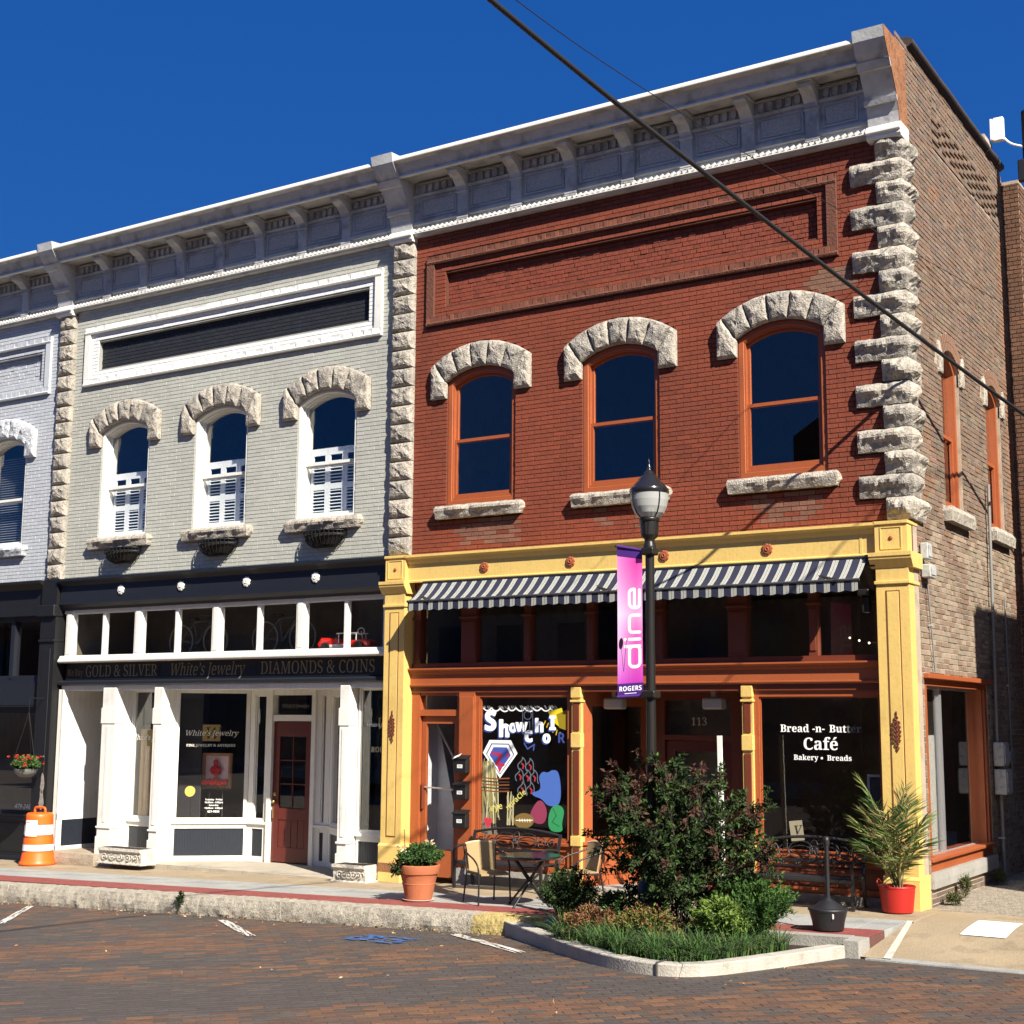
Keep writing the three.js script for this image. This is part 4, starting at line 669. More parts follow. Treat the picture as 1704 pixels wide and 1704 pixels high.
  put(g, 'door_step', [rockBox(-14.92, -13.62, -0.42, -0.12, -1.0, 0.22, 0.02, 12, [14, 4, 8], [0, -1]), rockBox(-13.62, -12.62, -0.42, -0.2, -0.5, 0.16, 0.02, 17, [10, 4, 6], [0, -1])], M('worn stone step', [0.4, 0.33, 0.25], { map: 'concrete', size: 0.7, rough: 0.9, bump: 0.008, flat: true }));
  // lettering on the display windows, things on show
  const bigM = new THREE.Matrix4().makeRotationY(-Math.atan2(-1.12 + 0.33, -11.5 + 12.43)).setPosition(-12.43, 0, -0.33);
  const onBig = (nm, t, x0, x1, y0, y1, z) => { const q = new THREE.PlaneGeometry(x1 - x0, y1 - y0); q.translate((x0 + x1) / 2, (y0 + y1) / 2, z); q.applyMatrix4(bigM); put(big, nm, q, new THREE.MeshStandardMaterial({ name: nm, map: t, transparent: true, roughness: 0.6, side: THREE.DoubleSide })); };
  const script = canvasTex(1024, 512, (x, w, h) => { x.fillStyle = '#8a7440'; x.fillRect(350, 30, 330, 300); x.fillStyle = '#26221a'; x.font = 'italic 300px serif'; x.textAlign = 'center'; x.fillText('W', 515, 290); x.fillStyle = '#d5d2c4'; x.font = 'italic 132px serif'; x.fillText('White’s Jewelry', 512, 230); x.font = 'bold 64px serif'; x.fillText('FINE JEWELRY & ANTIQUES', 512, 430); });
  onBig('window_lettering', script, 0.14, 1.04, 1.58, 2.04, -0.04);
  onBig('opening_hours', canvasTex(512, 384, (x, w, h) => { x.fillStyle = '#e6e6e0'; x.font = 'bold 54px sans-serif'; x.textAlign = 'center'; ['Tuesday - Friday', '10:00am - 5:00pm', 'Saturday', '10:00am - 3:00pm'].forEach((t, i) => x.fillText(t, w / 2, 60 + i * 68)); x.font = 'bold 70px sans-serif'; x.fillText('621-0033', w / 2, 350); }), 0.5, 0.84, 0.56, 0.82, -0.04);
  print(rw, 'window_lettering', canvasTex(512, 512, (x, w, h) => { x.fillStyle = '#8a7440'; x.font = 'italic 200px serif'; x.textAlign = 'center'; x.fillText('W', 280, 150); x.fillStyle = '#cfe0e6'; x.font = 'italic 60px serif'; x.fillText('White’s Jewelry', 250, 120); x.fillStyle = '#a09a80'; x.font = 'bold 92px serif'; x.fillText('ROLEX', 270, 440); }), -8.4, -7.8, 1.55, 2.15, -0.256);
  const bay = g.children.filter(c => c.name === 'shop_window')[0];
  print(bay, 'window_lettering', canvasTex(512, 256, (x, w, h) => { x.fillStyle = '#7d6a2c'; x.fillRect(190, 20, 150, 210); x.fillStyle = '#e2e2da'; x.font = 'italic 92px serif'; x.textAlign = 'center'; x.fillText('White’s Jewelry', 256, 150); }), -13.4, -12.7, 1.62, 1.94, -0.396);
  for (const q of [B(-13.5, -12.45, 0.36, 2.6, -1.0, -0.98), uvm(poly([[-13.5, 0.48], [-12.5, 0.48], [-11.62, 1.22], [-11.3, 1.26], [-11.3, 2.2], [-13.5, 2.2]], 0.3, 0.36).rotateX(-Math.PI / 2)), B(-13.55, -13.5, 0.3, 2.6, -2.2, -0.45), B(-13.5, -11.2, 0.3, 2.6, -2.25, -2.2), B(-9.7, -7.75, 0.3, 2.6, -2.25, -2.2)]) put(g, 'dark_display_back', q, mDarker);  // near-black panels added to keep the window depths dark
  put(g, 'curtain', (() => { const l = []; for (let k = 0; k < 5; k++) { const c = new THREE.CylinderGeometry(0.035, 0.04, 1.5, 8); c.translate(-13.36 + k * 0.052, 1.18, -0.52 + (k % 2) * 0.015); l.push(c); } return l; })(), M('tan drapery', [0.5, 0.33, 0.14], { map: 'weave', size: 0.3, rough: 0.9 }));
}
// ---------------------------------------------------------------- black shopfront of the blue grey building
{
  const g = blue, fl = -0.36;
  put(g, 'fascia', [profX([[-0.25, 3.9], [0.04, 3.9], [0.04, 4.36], [0.1, 4.4], [0.2, 4.46], [0.2, 4.5], [-0.25, 4.52]], -22.6, -15.34)], mBlack);
  put(g, 'black_pilaster', [B(-15.36, -14.97, fl, 4.5, -0.25, 0.12), RB(-15.4, -14.95, 3.86, 4.06, -0.25, 0.19, 0.02), RB(-15.37, -14.96, 3.42, 3.46, -0.25, 0.15, 0.008), RB(-15.28, -15.06, 0.3, 3.3, 0.1, 0.13, 0.01), RB(-15.38, -14.955, fl, 0.02, -0.25, 0.15, 0.01)], mBlack);
  const chip = M('bare grey iron under peeled paint', [0.33, 0.31, 0.28], { map: 'grime', size: 0.2, rough: 0.9 });
  for (const [y, h, w] of [[1.0, 0.36, 0.05], [0.72, 0.34, 0.06], [0.4, 0.2, 0.05], [0.2, 0.24, 0.05], [1.45, 0.03, 0.02], [0.57, 0.05, 0.02]]) { const pts = []; for (let k = 0; k < 14; k++) { const a = k / 14 * Math.PI * 2; pts.push([-15.08 + Math.cos(a) * w * rr(0.6, 1.2), y + Math.sin(a) * h / 2 * rr(0.75, 1.1)]); } put(g, 'peeled_patch', poly(pts, 0.128, 0.1325), chip); }
  put(g, 'transom_frame', [rectRing(-22.5, -15.36, 2.75, 3.9, 0.08, 0.08, 0.1, -0.2, -0.06), ...[-16.3, -17.5, -18.7, -19.9, -21.1].map(x => B(x - 0.05, x + 0.05, 2.8, 3.85, -0.18, -0.05)), B(-22.5, -15.36, 2.3, 2.75, -0.2, -0.02)], mNavy);
  for (let k = 0; k < 6; k++) put(g, 'pane', B(-15.44 - k * 1.18 - 1.1, -15.44 - k * 1.18, 2.84, 3.84, -0.124, -0.12), glass);
  { const l = []; for (let x = -22.5; x < -15.4; x += 0.06) l.push(B(x, x + 0.052, 2.33, 2.7, -0.03, -0.012)); put(g, 'beadboard_band', l, mNavy); }
  for (let k = 0; k < 4; k++) shopWindow(g, -22.5 + k * 1.785, -0.12, -20.715 + k * 1.785, -0.12, fl, 0.42, 2.3, 0.09, mNavy, mBlack, { plain: 1 });
  const sw = g.children.filter(c => c.name === 'shop_window').at(-1);
  print(sw, 'phone_lettering', canvasTex(512, 96, (x, w, h) => { x.fillStyle = '#d8d8d4'; x.font = 'italic bold 84px sans-serif'; x.textBaseline = 'middle'; x.fillText('479-246', 20, h / 2); }), -16.15, -15.45, 0.5, 0.63, -0.155);
  put(g, 'shop_lining', [B(-22.6, -15.2, -0.4, 2.5, -2.6, -2.5)], mDark);
}

// ---------------------------------------------------------------- ground, road, sidewalk, kerb
const walkY = x => 0.022 * Math.min(x, 0);
const roadY = (x, z) => -0.165 + (x < 0 ? 0.03 * x : 0.006 * x) + 0.012 * (Math.min(z, 9.5) - 2.75);
const bend = (g, f) => { const p = g.attributes.position; for (let i = 0; i < p.count; i++) p.setY(i, p.getY(i) + f(p.getX(i), p.getZ(i))); g.computeVertexNormals(); return g; };
solo('ground', B(-200, 200, -3.2, -3, -200, 200), M('far earth', [0.12, 0.1, 0.07], { map: 'concrete', size: 6, rough: 1 }), null, null, [0, -3, 0], null, 'structure');
{
  const road = thing('road', null, null, [0, 0, 0], null, 'structure');
  const pg = new THREE.PlaneGeometry(90, 36, 90, 24); pg.rotateX(-Math.PI / 2); pg.translate(-5, 0, 20.7);
  const bed = put(road, 'road_bed', uvm(bend(pg, (x, z) => roadY(x, z) - 0.005)), M('brick street bed', [0.075, 0.054, 0.042], { map: 'concrete', size: 1.4, rough: 0.95, bump: 0.01, bsize: 0.4 }));
  put(road, 'road_edge', B(-50, 40, -3, -0.9, 2.6, 38.7), mDark);
  const mPave = M('street brick', [1, 1, 1], { map: 'brick', size: 0.5, rough: 0.8, vc: true, bump: 0.004, bsize: 0.2 });
  const inPlanter = (x, z) => z < 4.75 && x > -3.9 + (z - 2.9) * 1.35 && x < 0.05 - (z - 3.0) * 0.45 && z < 4.9;
  const dark = palette([0.062, 0.049, 0.043], 6, 0.15, 0.04), brown = palette([0.1, 0.058, 0.038], 8, 0.15, 0.04), orange = palette([0.155, 0.077, 0.04], 5, 0.15), grey = palette([0.084, 0.066, 0.054], 4, 0.12);
  const s2 = Math.SQRT1_2;
  for (const [side, sx, sz] of [[-1, 0.03, 0.012], [1, 0.006, 0.012]]) {
    const e1 = V(s2, 0, -s2), e2 = V(s2, 0, s2); e1.y = sx * e1.x + sz * e1.z; e2.y = sx * e2.x + sz * e2.z;
    const n = V(-sx, 1, -sz).normalize(), a = e1.normalize(), b = n.clone().cross(a).normalize();
    const F = new THREE.Matrix4().makeBasis(a, b, n).setPosition(0, -0.165 - 0.012, 2.75);
    const list = courses(-16, 14, -16, 14, null, { bl: 0.215, bh: 0.104, joint: 0.005 }).filter(q => { const c = V((q[0] + q[1]) / 2, (q[2] + q[3]) / 2, 0).applyMatrix4(F); return c.x * side > 0 && c.x > -14.5 && c.x < 5.5 && c.z > 2.86 && c.z < 11 && c.z < 13.5 - Math.abs(c.x + 3) * 0.45 && !inPlanter(c.x, c.z); });
    layBricks(bed, list, mPave, (q, c) => { const u = (c.x - c.z) * 0.5, v = (c.x + c.z) * 0.5, n1 = fbm(u * 0.5 + 20, v * 1.5, 2, 3), n2 = fbm(c.x * 0.6, c.z * 0.8 + 9, 8, 3); const near = 0.07 * (n3(c.x * 0.22 + 3, c.z * 0.3, 6) - 0.4); const h = hash(Math.round(c.x * 97), Math.round(c.z * 89), 5); if (n1 + 0.4 * (h - 0.5) > 0.55 - near) return pick(dark, q); if (n2 + 0.8 * (hash(Math.round(c.z * 71), Math.round(c.x * 83), 9) - 0.5) > 0.64 + near) return pick(orange, q); return h < 0.2 ? pick(grey, q) : pick(brown, q); }, F, { depth: 0.0095, jig: 0.0015, single: side < 0 ? 150 : 150, name: 'paving_brick', stuff: 'paving' });
  }
  // worn paint on the bricks
  const worn = (col, sd) => { const N = 128, d = new Uint8Array(N * N * 4), c = new THREE.Color(col); for (let j = 0; j < N; j++) for (let i = 0; i < N; i++) { const k = (j * N + i) * 4, e = Math.min(i, j, N - 1 - i, N - 1 - j) / 6; const n = fbm(i / 11 + sd, j / 11, sd, 4); d[k] = 255 * toS(c.r); d[k + 1] = 255 * toS(c.g); d[k + 2] = 255 * toS(c.b); d[k + 3] = n < (sd === 4 ? 0.48 : 0.56) && e > n * 1.5 ? 255 : 0; } const t = new THREE.DataTexture(d, N, N); t.colorSpace = THREE.SRGBColorSpace; t.magFilter = THREE.LinearFilter; t.needsUpdate = true; return t; };
  const stripe = (ax, az, bx, bz, w, col, sd, name = 'parking_line') => {
    const L = Math.hypot(bx - ax, bz - az), g = new THREE.PlaneGeometry(L, w, 8, 1); g.rotateX(-Math.PI / 2); g.rotateY(-Math.atan2(bz - az, bx - ax)); g.translate((ax + bx) / 2, 0, (az + bz) / 2);
    bend(g, (x, z) => roadY(x, z) + 0.0085); put(road, name, g, new THREE.MeshStandardMaterial({ name: 'worn road paint', map: worn(col, sd), transparent: true, roughness: 0.8 }));
  };
  stripe(-11.75, 2.95, -10.2, 4.7, 0.11, '#c9c6bd', 1); stripe(-8.02, 3.05, -6.45, 4.2, 0.13, '#bdbab2', 2); stripe(-4.55, 2.95, -2.95, 3.98, 0.13, '#c9c6bd', 3);
  stripe(-5.42, 3.66, -4.55, 3.76, 0.5, '#34588f', 4, 'blue_parking_mark');
}
{
  const walk = thing('sidewalk', null, null, [0, 0, 0], null, 'structure');
  const tan = M('tan concrete', [0.36, 0.285, 0.185], { map: 'concrete', size: 1.7, rough: 0.9, bump: 0.003, bsize: 0.15 });
  const lite = M('light grey concrete', [0.36, 0.365, 0.35], { map: 'concrete', size: 1.4, rough: 0.9, bump: 0.003, bsize: 0.15 });
  const sl = g => bend(g, x => walkY(x));
  let x = -24; for (let k = 0; x < 0.15; k++) { const w = k % 2 ? 1.45 : 1.6; put(walk, 'concrete_slab', sl(RB(x + 0.004, Math.min(x + w, 0.16) - 0.004, -0.5, rr(-0.001, 0.001), -0.05, 1.03, 0.006, 1)), tan); x += w; }
  x = -24; for (let k = 0; x < 0.1; k++) { const w = 1.83; put(walk, 'light_slab', sl(RB(x + 0.004, Math.min(x + w, 0.12) - 0.004, -0.5, 0, 1.04, 1.9, 0.006, 1)), lite); x += w; }
  put(walk, 'strip_bed', sl(B(-24, 0.12, -0.5, -0.006, 1.91, 2.42)), M('strip mortar', [0.12, 0.05, 0.04], { map: 'brick', rough: 0.95 }));
  // red paver strip, laid along the kerb
  const tStrip = palette([0.24, 0.055, 0.045], 6, 0.16, 0.04), e = V(1, 0.022, 0).normalize(), n = V(-0.022, 1, 0).normalize();
  const F = new THREE.Matrix4().makeBasis(e, n.clone().cross(e), n).setPosition(0, -0.006, 1.91);
  const list = courses(-16, 0.12, -0.51, 0, null, { bl: 0.2, bh: 0.102, joint: 0.005 });
  layBricks(walk, list, M('red paver', [1, 1, 1], { map: 'brick', size: 0.5, rough: 0.85, vc: true }), q => pick(tStrip, q), F, { depth: 0.007, jig: 0.001, name: 'red_paver', stuff: 'red_paving' });
  put(walk, 'kerb_bed', sl(B(-24, -3.0, -0.55, -0.12, 2.42, 2.6)), mConc);
  // driveway apron and alley
  const apron = new THREE.PlaneGeometry(7, 2.72, 14, 40); apron.rotateX(-Math.PI / 2); apron.translate(3.62, 0, 1.3);
  put(walk, 'driveway_apron', uvm(bend(apron, (x, z) => -0.005 - 0.155 * step(0.6, 2.6, z))), tan);
  put(walk, 'apron_lip', B(0.2, 7.1, -0.4, -0.152, 2.6, 2.78), lite);
  const fl = new THREE.BufferGeometry(); fl.setAttribute('position', new THREE.BufferAttribute(new Float32Array([0.12, 0, 1.05, 0.12, -0.15, 2.72, 0.42, -0.15, 2.72]), 3)); fl.computeVertexNormals(); put(walk, 'ramp_flare', uvm(fl), tan);
  { const e = new THREE.BufferGeometry(); e.setAttribute('position', new THREE.BufferAttribute(new Float32Array([0.1, 0.004, 1.05, 0.36, -0.143, 2.72, 0.44, -0.143, 2.72, 0.1, 0.004, 1.05, 0.44, -0.143, 2.72, 0.16, 0.003, 1.05]), 3)); e.computeVertexNormals(); put(walk, 'ramp_edge', uvm(e), M('pale mortar edge', [0.6, 0.57, 0.5], { map: 'concrete', size: 0.5, rough: 0.9 })); }
  const al = new THREE.PlaneGeometry(9, 22, 40, 60); al.rotateX(-Math.PI / 2); al.translate(4.45, 0, -11.06); put(walk, 'alley_gravel', uvm(bend(al, (x, z) => -0.006 + 0.02 * (fbm(x * 4, z * 4, 1, 3) - 0.5) + (z > -1 ? 0 : 0.02))), M('packed gravel', [0.36, 0.32, 0.26], { map: 'stone', size: 0.5, rough: 1, bump: 0.02, bsize: 0.2 }));
  put(walk, 'painted_patch', bend(uvm(new THREE.PlaneGeometry(0.46, 0.8, 6, 12).rotateX(-Math.PI / 2).translate(0.97, 0, 0.98)), (x, z) => 0.004 - 0.155 * step(0.6, 2.6, z)), M('white marking paint', [0.78, 0.78, 0.76], { map: 'paint', rough: 0.7 }));
  put(walk, 'walk_end', sl(B(0.02, 0.16, -0.5, -0.004, -0.05, 1.03)), tan);
}
{
  const kerb = thing('kerb', null, null, [0, 0, 0], null, 'structure');
  const gran = M('rough granite', [0.45, 0.42, 0.36], { map: 'stone', size: 0.5, rough: 0.92, bump: 0.012, bsize: 0.15, flat: true }), yel = M('chipped yellow kerb paint', [0.5, 0.4, 0.16], { map: 'stone', size: 0.5, rough: 0.9, bump: 0.01, flat: true });
  const js = [-23.6, -21.4, -19.3, -17.0, -14.7, -12.5, -10.6, -7.3, -5.6, -4.4, -3.55];
  for (let i = 0; i + 1 < js.length; i++) { const a = js[i] + 0.012, b = js[i + 1] - 0.012, n = Math.max(8, Math.round((b - a) * 11)); put(kerb, 'kerb_stone', bend(rockBox(a, b, -0.42 - 0.02, 0.004, 2.42, 2.75, 0.05, i * 7.7 + 2, [Math.round(n * 1.4), 9, 4], [0, -1]), x => walkY(x) + (x < -7 ? 0.004 * (x + 7) : 0)), i === js.length - 2 ? yel : gran); }
  put(kerb, 'kerb_stone', bend(rockBox(-3.54, -0.02, -0.4, 0.002, 2.42, 2.6, 0.004, 4, [20, 3, 3], [0, -1]), x => walkY(x)), mConc);
  put(kerb, 'kerb_stone', rockBox(-0.02, 0.13, -0.4, -0.004, 2.42, 2.76, 0.004, 9, [4, 4, 4], [0, -1]), mConc);
}
// planting island
const ISLAND = [[-3.98, 2.76], [-3.3, 3.3], [-2.25, 4.1], [-1.75, 4.42], [-1.4, 4.58], [-1.1, 4.64], [-0.85, 4.58], [-0.66, 4.4], [-0.52, 4.12], [-0.3, 3.6], [0.0, 2.78]];
const islandTop = x => -0.045 + 0.02 * x;
{
  const pl = thing('planting_island', 'low white concrete kerbed planting island with rounded tip in the brick street', 'planter', [-1.9, -0.25, 3.5]);
  const cur = new THREE.CatmullRomCurve3(ISLAND.map(([x, z]) => V(x, 0, z)), false, 'centripetal'), N = 60, out = [], inn = [];
  for (let i = 0; i <= N; i++) { const p = cur.getPoint(i / N), t = cur.getTangent(i / N), nx = -t.z, nz = t.x; let s = -0.17; out.push([p.x, p.z]); inn.push([p.x + nx * s, p.z + nz * s]); }
  const inner = inn.map(([x, z]) => [x, Math.max(z, 2.77)]);
  const sh = new THREE.Shape([...out, ...[...inner].reverse()].map(([x, z]) => new THREE.Vector2(x, -z)));
  const g = new THREE.ExtrudeGeometry(sh, { depth: 0.33, bevelEnabled: true, bevelSize: 0.012, bevelThickness: 0.012, bevelOffset: -0.012, bevelSegments: 2 }); g.rotateX(-Math.PI / 2); g.translate(0, -0.345, 0);
  const m = put(pl, 'island_kerb', uvm(bend(norm(g), x => islandTop(x))), M('white cast concrete', [0.5, 0.47, 0.41], { map: 'concrete', size: 0.9, rough: 0.9, bump: 0.004, bsize: 0.2 }));
  put(m, 'kerb_joint', bend(B(-1.118, -1.108, -0.2, 0.012, 4.3, 4.662), x => islandTop(x)), M('dark joint', [0.05, 0.05, 0.05]));
  const so = new THREE.ShapeGeometry(new THREE.Shape(inner.map(([x, z]) => new THREE.Vector2(x, -z)))); so.rotateX(-Math.PI / 2); bend(so, x => islandTop(x) - 0.035);
  put(pl, 'soil', uvm(so), M('mulch', [0.035, 0.022, 0.015], { map: 'stone', size: 0.3, rough: 1, bump: 0.02 }));
}

// ---------------------------------------------------------------- awning
{
  const a = thing('striped_awning', 'navy and white striped awning with scalloped valance over the cafe windows', 'awning', [-3.75, 4.1, 0.15]);
  const stripeT = canvasTex(128, 32, (x, w, h) => { x.fillStyle = '#161b33'; x.fillRect(0, 0, w, h); x.fillStyle = '#b4b4a6'; x.fillRect(64, 0, 54, h); x.fillStyle = '#3c4258'; for (const p of [70, 78, 101, 109]) x.fillRect(p, 0, 3, h); x.fillStyle = '#15182e'; x.fillRect(88, 0, 6, h); });
  stripeT.wrapS = stripeT.wrapT = THREE.RepeatWrapping; stripeT.repeat.set(1 / 0.17, 1);
  const cloth = new THREE.MeshPhysicalMaterial({ name: 'striped canvas', map: stripeT, roughness: 0.9, side: THREE.DoubleSide, transmission: 0.06 });
  const x0 = -7.08, x1 = -0.52, y0 = 4.08, z0 = 0.13, y1 = 3.77, z1 = 0.5, N = 200;
  const g = new THREE.PlaneGeometry(x1 - x0, 1, N, 6), p = g.attributes.position, uv = g.attributes.uv;
  for (let i = 0; i < p.count; i++) { const t = 0.5 - p.getY(i), x = p.getX(i) + (x0 + x1) / 2; uv.setXY(i, x, t); p.setXYZ(i, x, y0 + (y1 - y0) * t - 0.025 * Math.sin(Math.PI * t) + 0.008 * (n3(x * 3, t * 2, 1) - 0.5), z0 + (z1 - z0) * t); } g.computeVertexNormals();
  put(a, 'canopy', g, cloth);
  const s = new THREE.Shape(); s.moveTo(x0, 3.77); s.lineTo(x1, 3.77); const n = Math.round((x1 - x0) / 0.17 * 6); for (let i = 0; i <= n; i++) { const x = x1 - (x1 - x0) * i / n; s.lineTo(x, 3.655 - 0.018 * Math.abs(Math.sin((x / 0.17) * Math.PI)) + 0.003 * Math.sin(x * 9)); } s.closePath();
  const v = shapeX(s, 0.5, 0.503); put(a, 'valance', v, cloth);
  put(a, 'front_bar', bar(V(x0 - 0.01, 3.775, 0.505), V(x1 + 0.02, 3.775, 0.505), 0.017), M('grey bar', [0.06, 0.06, 0.065], { rough: 0.5, metal: 0.4 }));
  put(a, 'roller', bar(V(x0, 4.065, 0.13), V(x1 + 0.1, 4.065, 0.13), 0.03), mIron);
  for (const x of [x0 + 0.4, -3.8, x1 - 0.25]) put(a, 'folding_arm', [beam(V(x, 3.98, 0.12), V(x - 0.3, 3.86, 0.34), 0.03, 0.04), beam(V(x - 0.3, 3.86, 0.34), V(x, 3.77, 0.52), 0.025, 0.035)], mIron);
  put(a, 'end_bracket', [RB(x1 - 0.02, x1 + 0.12, 3.95, 4.1, 0.06, 0.2, 0.02), RB(x1 - 0.12, x1 - 0.02, 3.42, 3.62, -0.03, 0.06, 0.02), RB(x1 - 0.15, x1 - 0.0, 3.62, 3.7, -0.03, 0.12, 0.02)], mIron);
}
// ---------------------------------------------------------------- street lamp and banner
const mLampPole = M('bronze black enamel', [0.016, 0.014, 0.012], { rough: 0.35, map: 'metal', size: 0.5 });
{
  const X = -1.88, Z = 3.2, y0 = -0.1, L = thing('street_lamp', 'dark street lamp with ribbed acorn globe rising from the planting island', 'lamp', [X, y0, Z]);
  const T3 = g => norm(g).translate(X, 0, Z);
  const fl = (r0, r1, ya, yb, n) => { const s = []; for (let k = 0; k < n * 2; k++) { const a = Math.PI * k / n, r = k % 2 ? 1 : 0.9; s.push(a, r); } const g = new THREE.CylinderGeometry(r1, r0, yb - ya, n * 2, 1); const p = g.attributes.position; for (let i = 0; i < p.count; i++) { const a = Math.atan2(p.getZ(i), p.getX(i)), k = Math.round(a / Math.PI * n); const q = k % 2 ? 0.93 : 1; p.setX(i, p.getX(i) * q); p.setZ(i, p.getZ(i) * q); } g.translate(0, (ya + yb) / 2, 0); g.computeVertexNormals(); return norm(g); };
  put(L, 'base', [T3(lathe([[0, y0], [0.2, y0], [0.2, 0.04], [0.17, 0.1], [0.15, 0.45], [0.1, 0.55], [0.075, 0.7]], 20))], mLampPole);
  put(L, 'pole', [T3(fl(0.056, 0.047, 0.6, 3.93, 14))], mLampPole);
  put(L, 'collar', [T3(lathe([[0.056, 3.9], [0.07, 3.92], [0.07, 3.96], [0.055, 4.0], [0.055, 4.03], [0.09, 4.06], [0.094, 4.08]], 24)), T3(fl(0.092, 0.1, 4.08, 4.22, 16)), T3(lathe([[0.1, 4.22], [0.112, 4.23], [0.112, 4.25], [0.105, 4.265], [0.02, 4.265]], 24))], mLampPole);
  const gl = lathe([[0.105, 4.262], [0.155, 4.31], [0.185, 4.375], [0.2, 4.45], [0.204, 4.52], [0.195, 4.56]], 64); { const p = gl.attributes.position; for (let i = 0; i < p.count; i++) { const a = Math.atan2(p.getZ(i), p.getX(i)), q = 1 + 0.006 * Math.sin(a * 32); p.setX(i, p.getX(i) * q); p.setZ(i, p.getZ(i) * q); } gl.computeVertexNormals(); }
  put(L, 'globe', T3(gl), new THREE.MeshPhysicalMaterial({ name: 'ribbed lamp glass', color: lin(0.6, 0.62, 0.6), transmission: 0.5, roughness: 0.35, thickness: 0, side: THREE.DoubleSide }));
  for (let k = 0; k < 4; k++) { const a = 0.55 + k * Math.PI / 2, c = Math.cos(a), s = Math.sin(a); put(L, 'globe_rib', T3(tube([[0.107, 4.26], [0.16, 4.312], [0.19, 4.377], [0.205, 4.45], [0.209, 4.53]].map(([r, y]) => V(r * c, y, r * s)), 0.007, 12, 5)), mLampPole); }
  put(L, 'cap', T3(lathe([[0.195, 4.52], [0.212, 4.525], [0.212, 4.57], [0.195, 4.585], [0.155, 4.635], [0.12, 4.665], [0.115, 4.685], [0.085, 4.71], [0.08, 4.725], [0.052, 4.735], [0.052, 4.76], [0.028, 4.775], [0.018, 4.8], [0.026, 4.815], [0.012, 4.83], [0.008, 4.86], [0.013, 4.868], [0.004, 4.885], [0, 4.92]], 36)), M('glossy black enamel', [0.014, 0.012, 0.011], { rough: 0.18, coat: 0.6 }));
  put(L, 'lamp_holder', T3(lathe([[0, 4.27], [0.05, 4.27], [0.05, 4.36], [0.035, 4.38], [0.035, 4.46], [0, 4.5]], 16)), M('frosted bulb', [0.6, 0.6, 0.56], { rough: 0.6 }));
  put(L, 'banner_arm', [bar(V(X, 3.9, Z), V(X - 0.42, 3.985, Z), 0.01), RB(X - 0.075, X + 0.075, 3.86, 3.94, Z - 0.075, Z + 0.075, 0.02)], mLampPole); put(L, 'banner_arm', [bar(V(X, 2.39, Z), V(X - 0.42, 2.36, Z), 0.01), RB(X - 0.08, X + 0.08, 2.35, 2.43, Z - 0.08, Z + 0.08, 0.02)], mLampPole);
  const bn = thing('street_banner', 'pink and purple street banner reading dine hung from the lamp post', 'banner', [-2.1, 2.37, Z]);
  const tx = canvasTex(256, 1400, (x, w, h) => {
    const lg = x.createLinearGradient(0, 0, w, 0); lg.addColorStop(0, '#f7c6ea'); lg.addColorStop(0.35, '#ef7fc9'); lg.addColorStop(0.75, '#e2339c'); lg.addColorStop(1, '#e84fae'); x.fillStyle = lg; x.fillRect(0, 0, w, h);
    const l2 = x.createLinearGradient(0, 0, 0, h); l2.addColorStop(0.1, 'rgba(240,90,180,0.5)'); l2.addColorStop(0.45, 'rgba(255,240,252,0.65)'); l2.addColorStop(0.62, 'rgba(250,180,230,0.3)'); l2.addColorStop(0.9, 'rgba(190,60,190,0.75)'); x.fillStyle = l2; x.fillRect(0, 0, w, h);
    for (let k = 0; k < 40; k++) { x.fillStyle = 'rgba(150,40,150,' + (0.03 + 0.06 * ((k * 37) % 10) / 10) + ')'; x.fillRect((k * 61) % w, 900 + (k * 53) % 300, 6 + (k * 7) % 14, 120 + (k * 31) % 200); }
    x.fillStyle = '#4a2378'; x.fillRect(0, 0, w, 100); x.fillRect(0, 1270, w, 130);
    x.fillStyle = '#ffffff'; x.font = 'bold 60px sans-serif'; x.textAlign = 'center'; x.fillText('ROGERS', w / 2, 1340); x.fillRect(70, 1360, 120, 6);
    x.strokeStyle = '#ffffff'; x.lineWidth = 30; x.lineJoin = 'round'; x.lineCap = 'round'; x.save(); x.translate(228, 1120); x.rotate(-Math.PI / 2);
    // rounded wide letters d i n e
    const rrc = (px, pw) => { x.beginPath(); x.roundRect(px, -106, pw, 106, 40); x.stroke(); }; rrc(0, 190); x.beginPath(); x.moveTo(190, 0); x.lineTo(190, -150); x.stroke(); x.beginPath(); x.moveTo(255, 0); x.lineTo(255, -106); x.stroke(); x.beginPath(); x.moveTo(255, -150); x.lineTo(255, -152); x.stroke(); x.beginPath(); x.moveTo(320, 0); x.lineTo(320, -70); x.quadraticCurveTo(320, -106, 360, -106); x.lineTo(440, -106); x.quadraticCurveTo(480, -106, 480, -66); x.lineTo(480, 0); x.stroke(); x.beginPath(); x.moveTo(720, 0); x.lineTo(590, 0); x.quadraticCurveTo(550, 0, 550, -50); x.quadraticCurveTo(550, -106, 600, -106); x.lineTo(680, -106); x.quadraticCurveTo(725, -106, 725, -52); x.lineTo(555, -52); x.stroke(); x.restore();
    x.fillStyle = '#1a1020'; x.beginPath(); x.ellipse(34, 900, 22, 52, 0.1, 0, 7); x.fill(); x.strokeStyle = '#6a4a80'; x.lineWidth = 6; x.beginPath(); x.moveTo(38, 950); x.lineTo(60, 1160); x.moveTo(90, 870); x.lineTo(62, 1160); x.stroke();
  });
  const bg = new THREE.PlaneGeometry(0.31, 1.6, 6, 24), bp = bg.attributes.position; for (let i = 0; i < bp.count; i++) bp.setZ(i, 0.012 * Math.sin(bp.getX(i) * 9) * Math.cos(bp.getY(i) * 1.7)); bg.computeVertexNormals(); bg.translate(-2.115, 3.16, Z + 0.014);
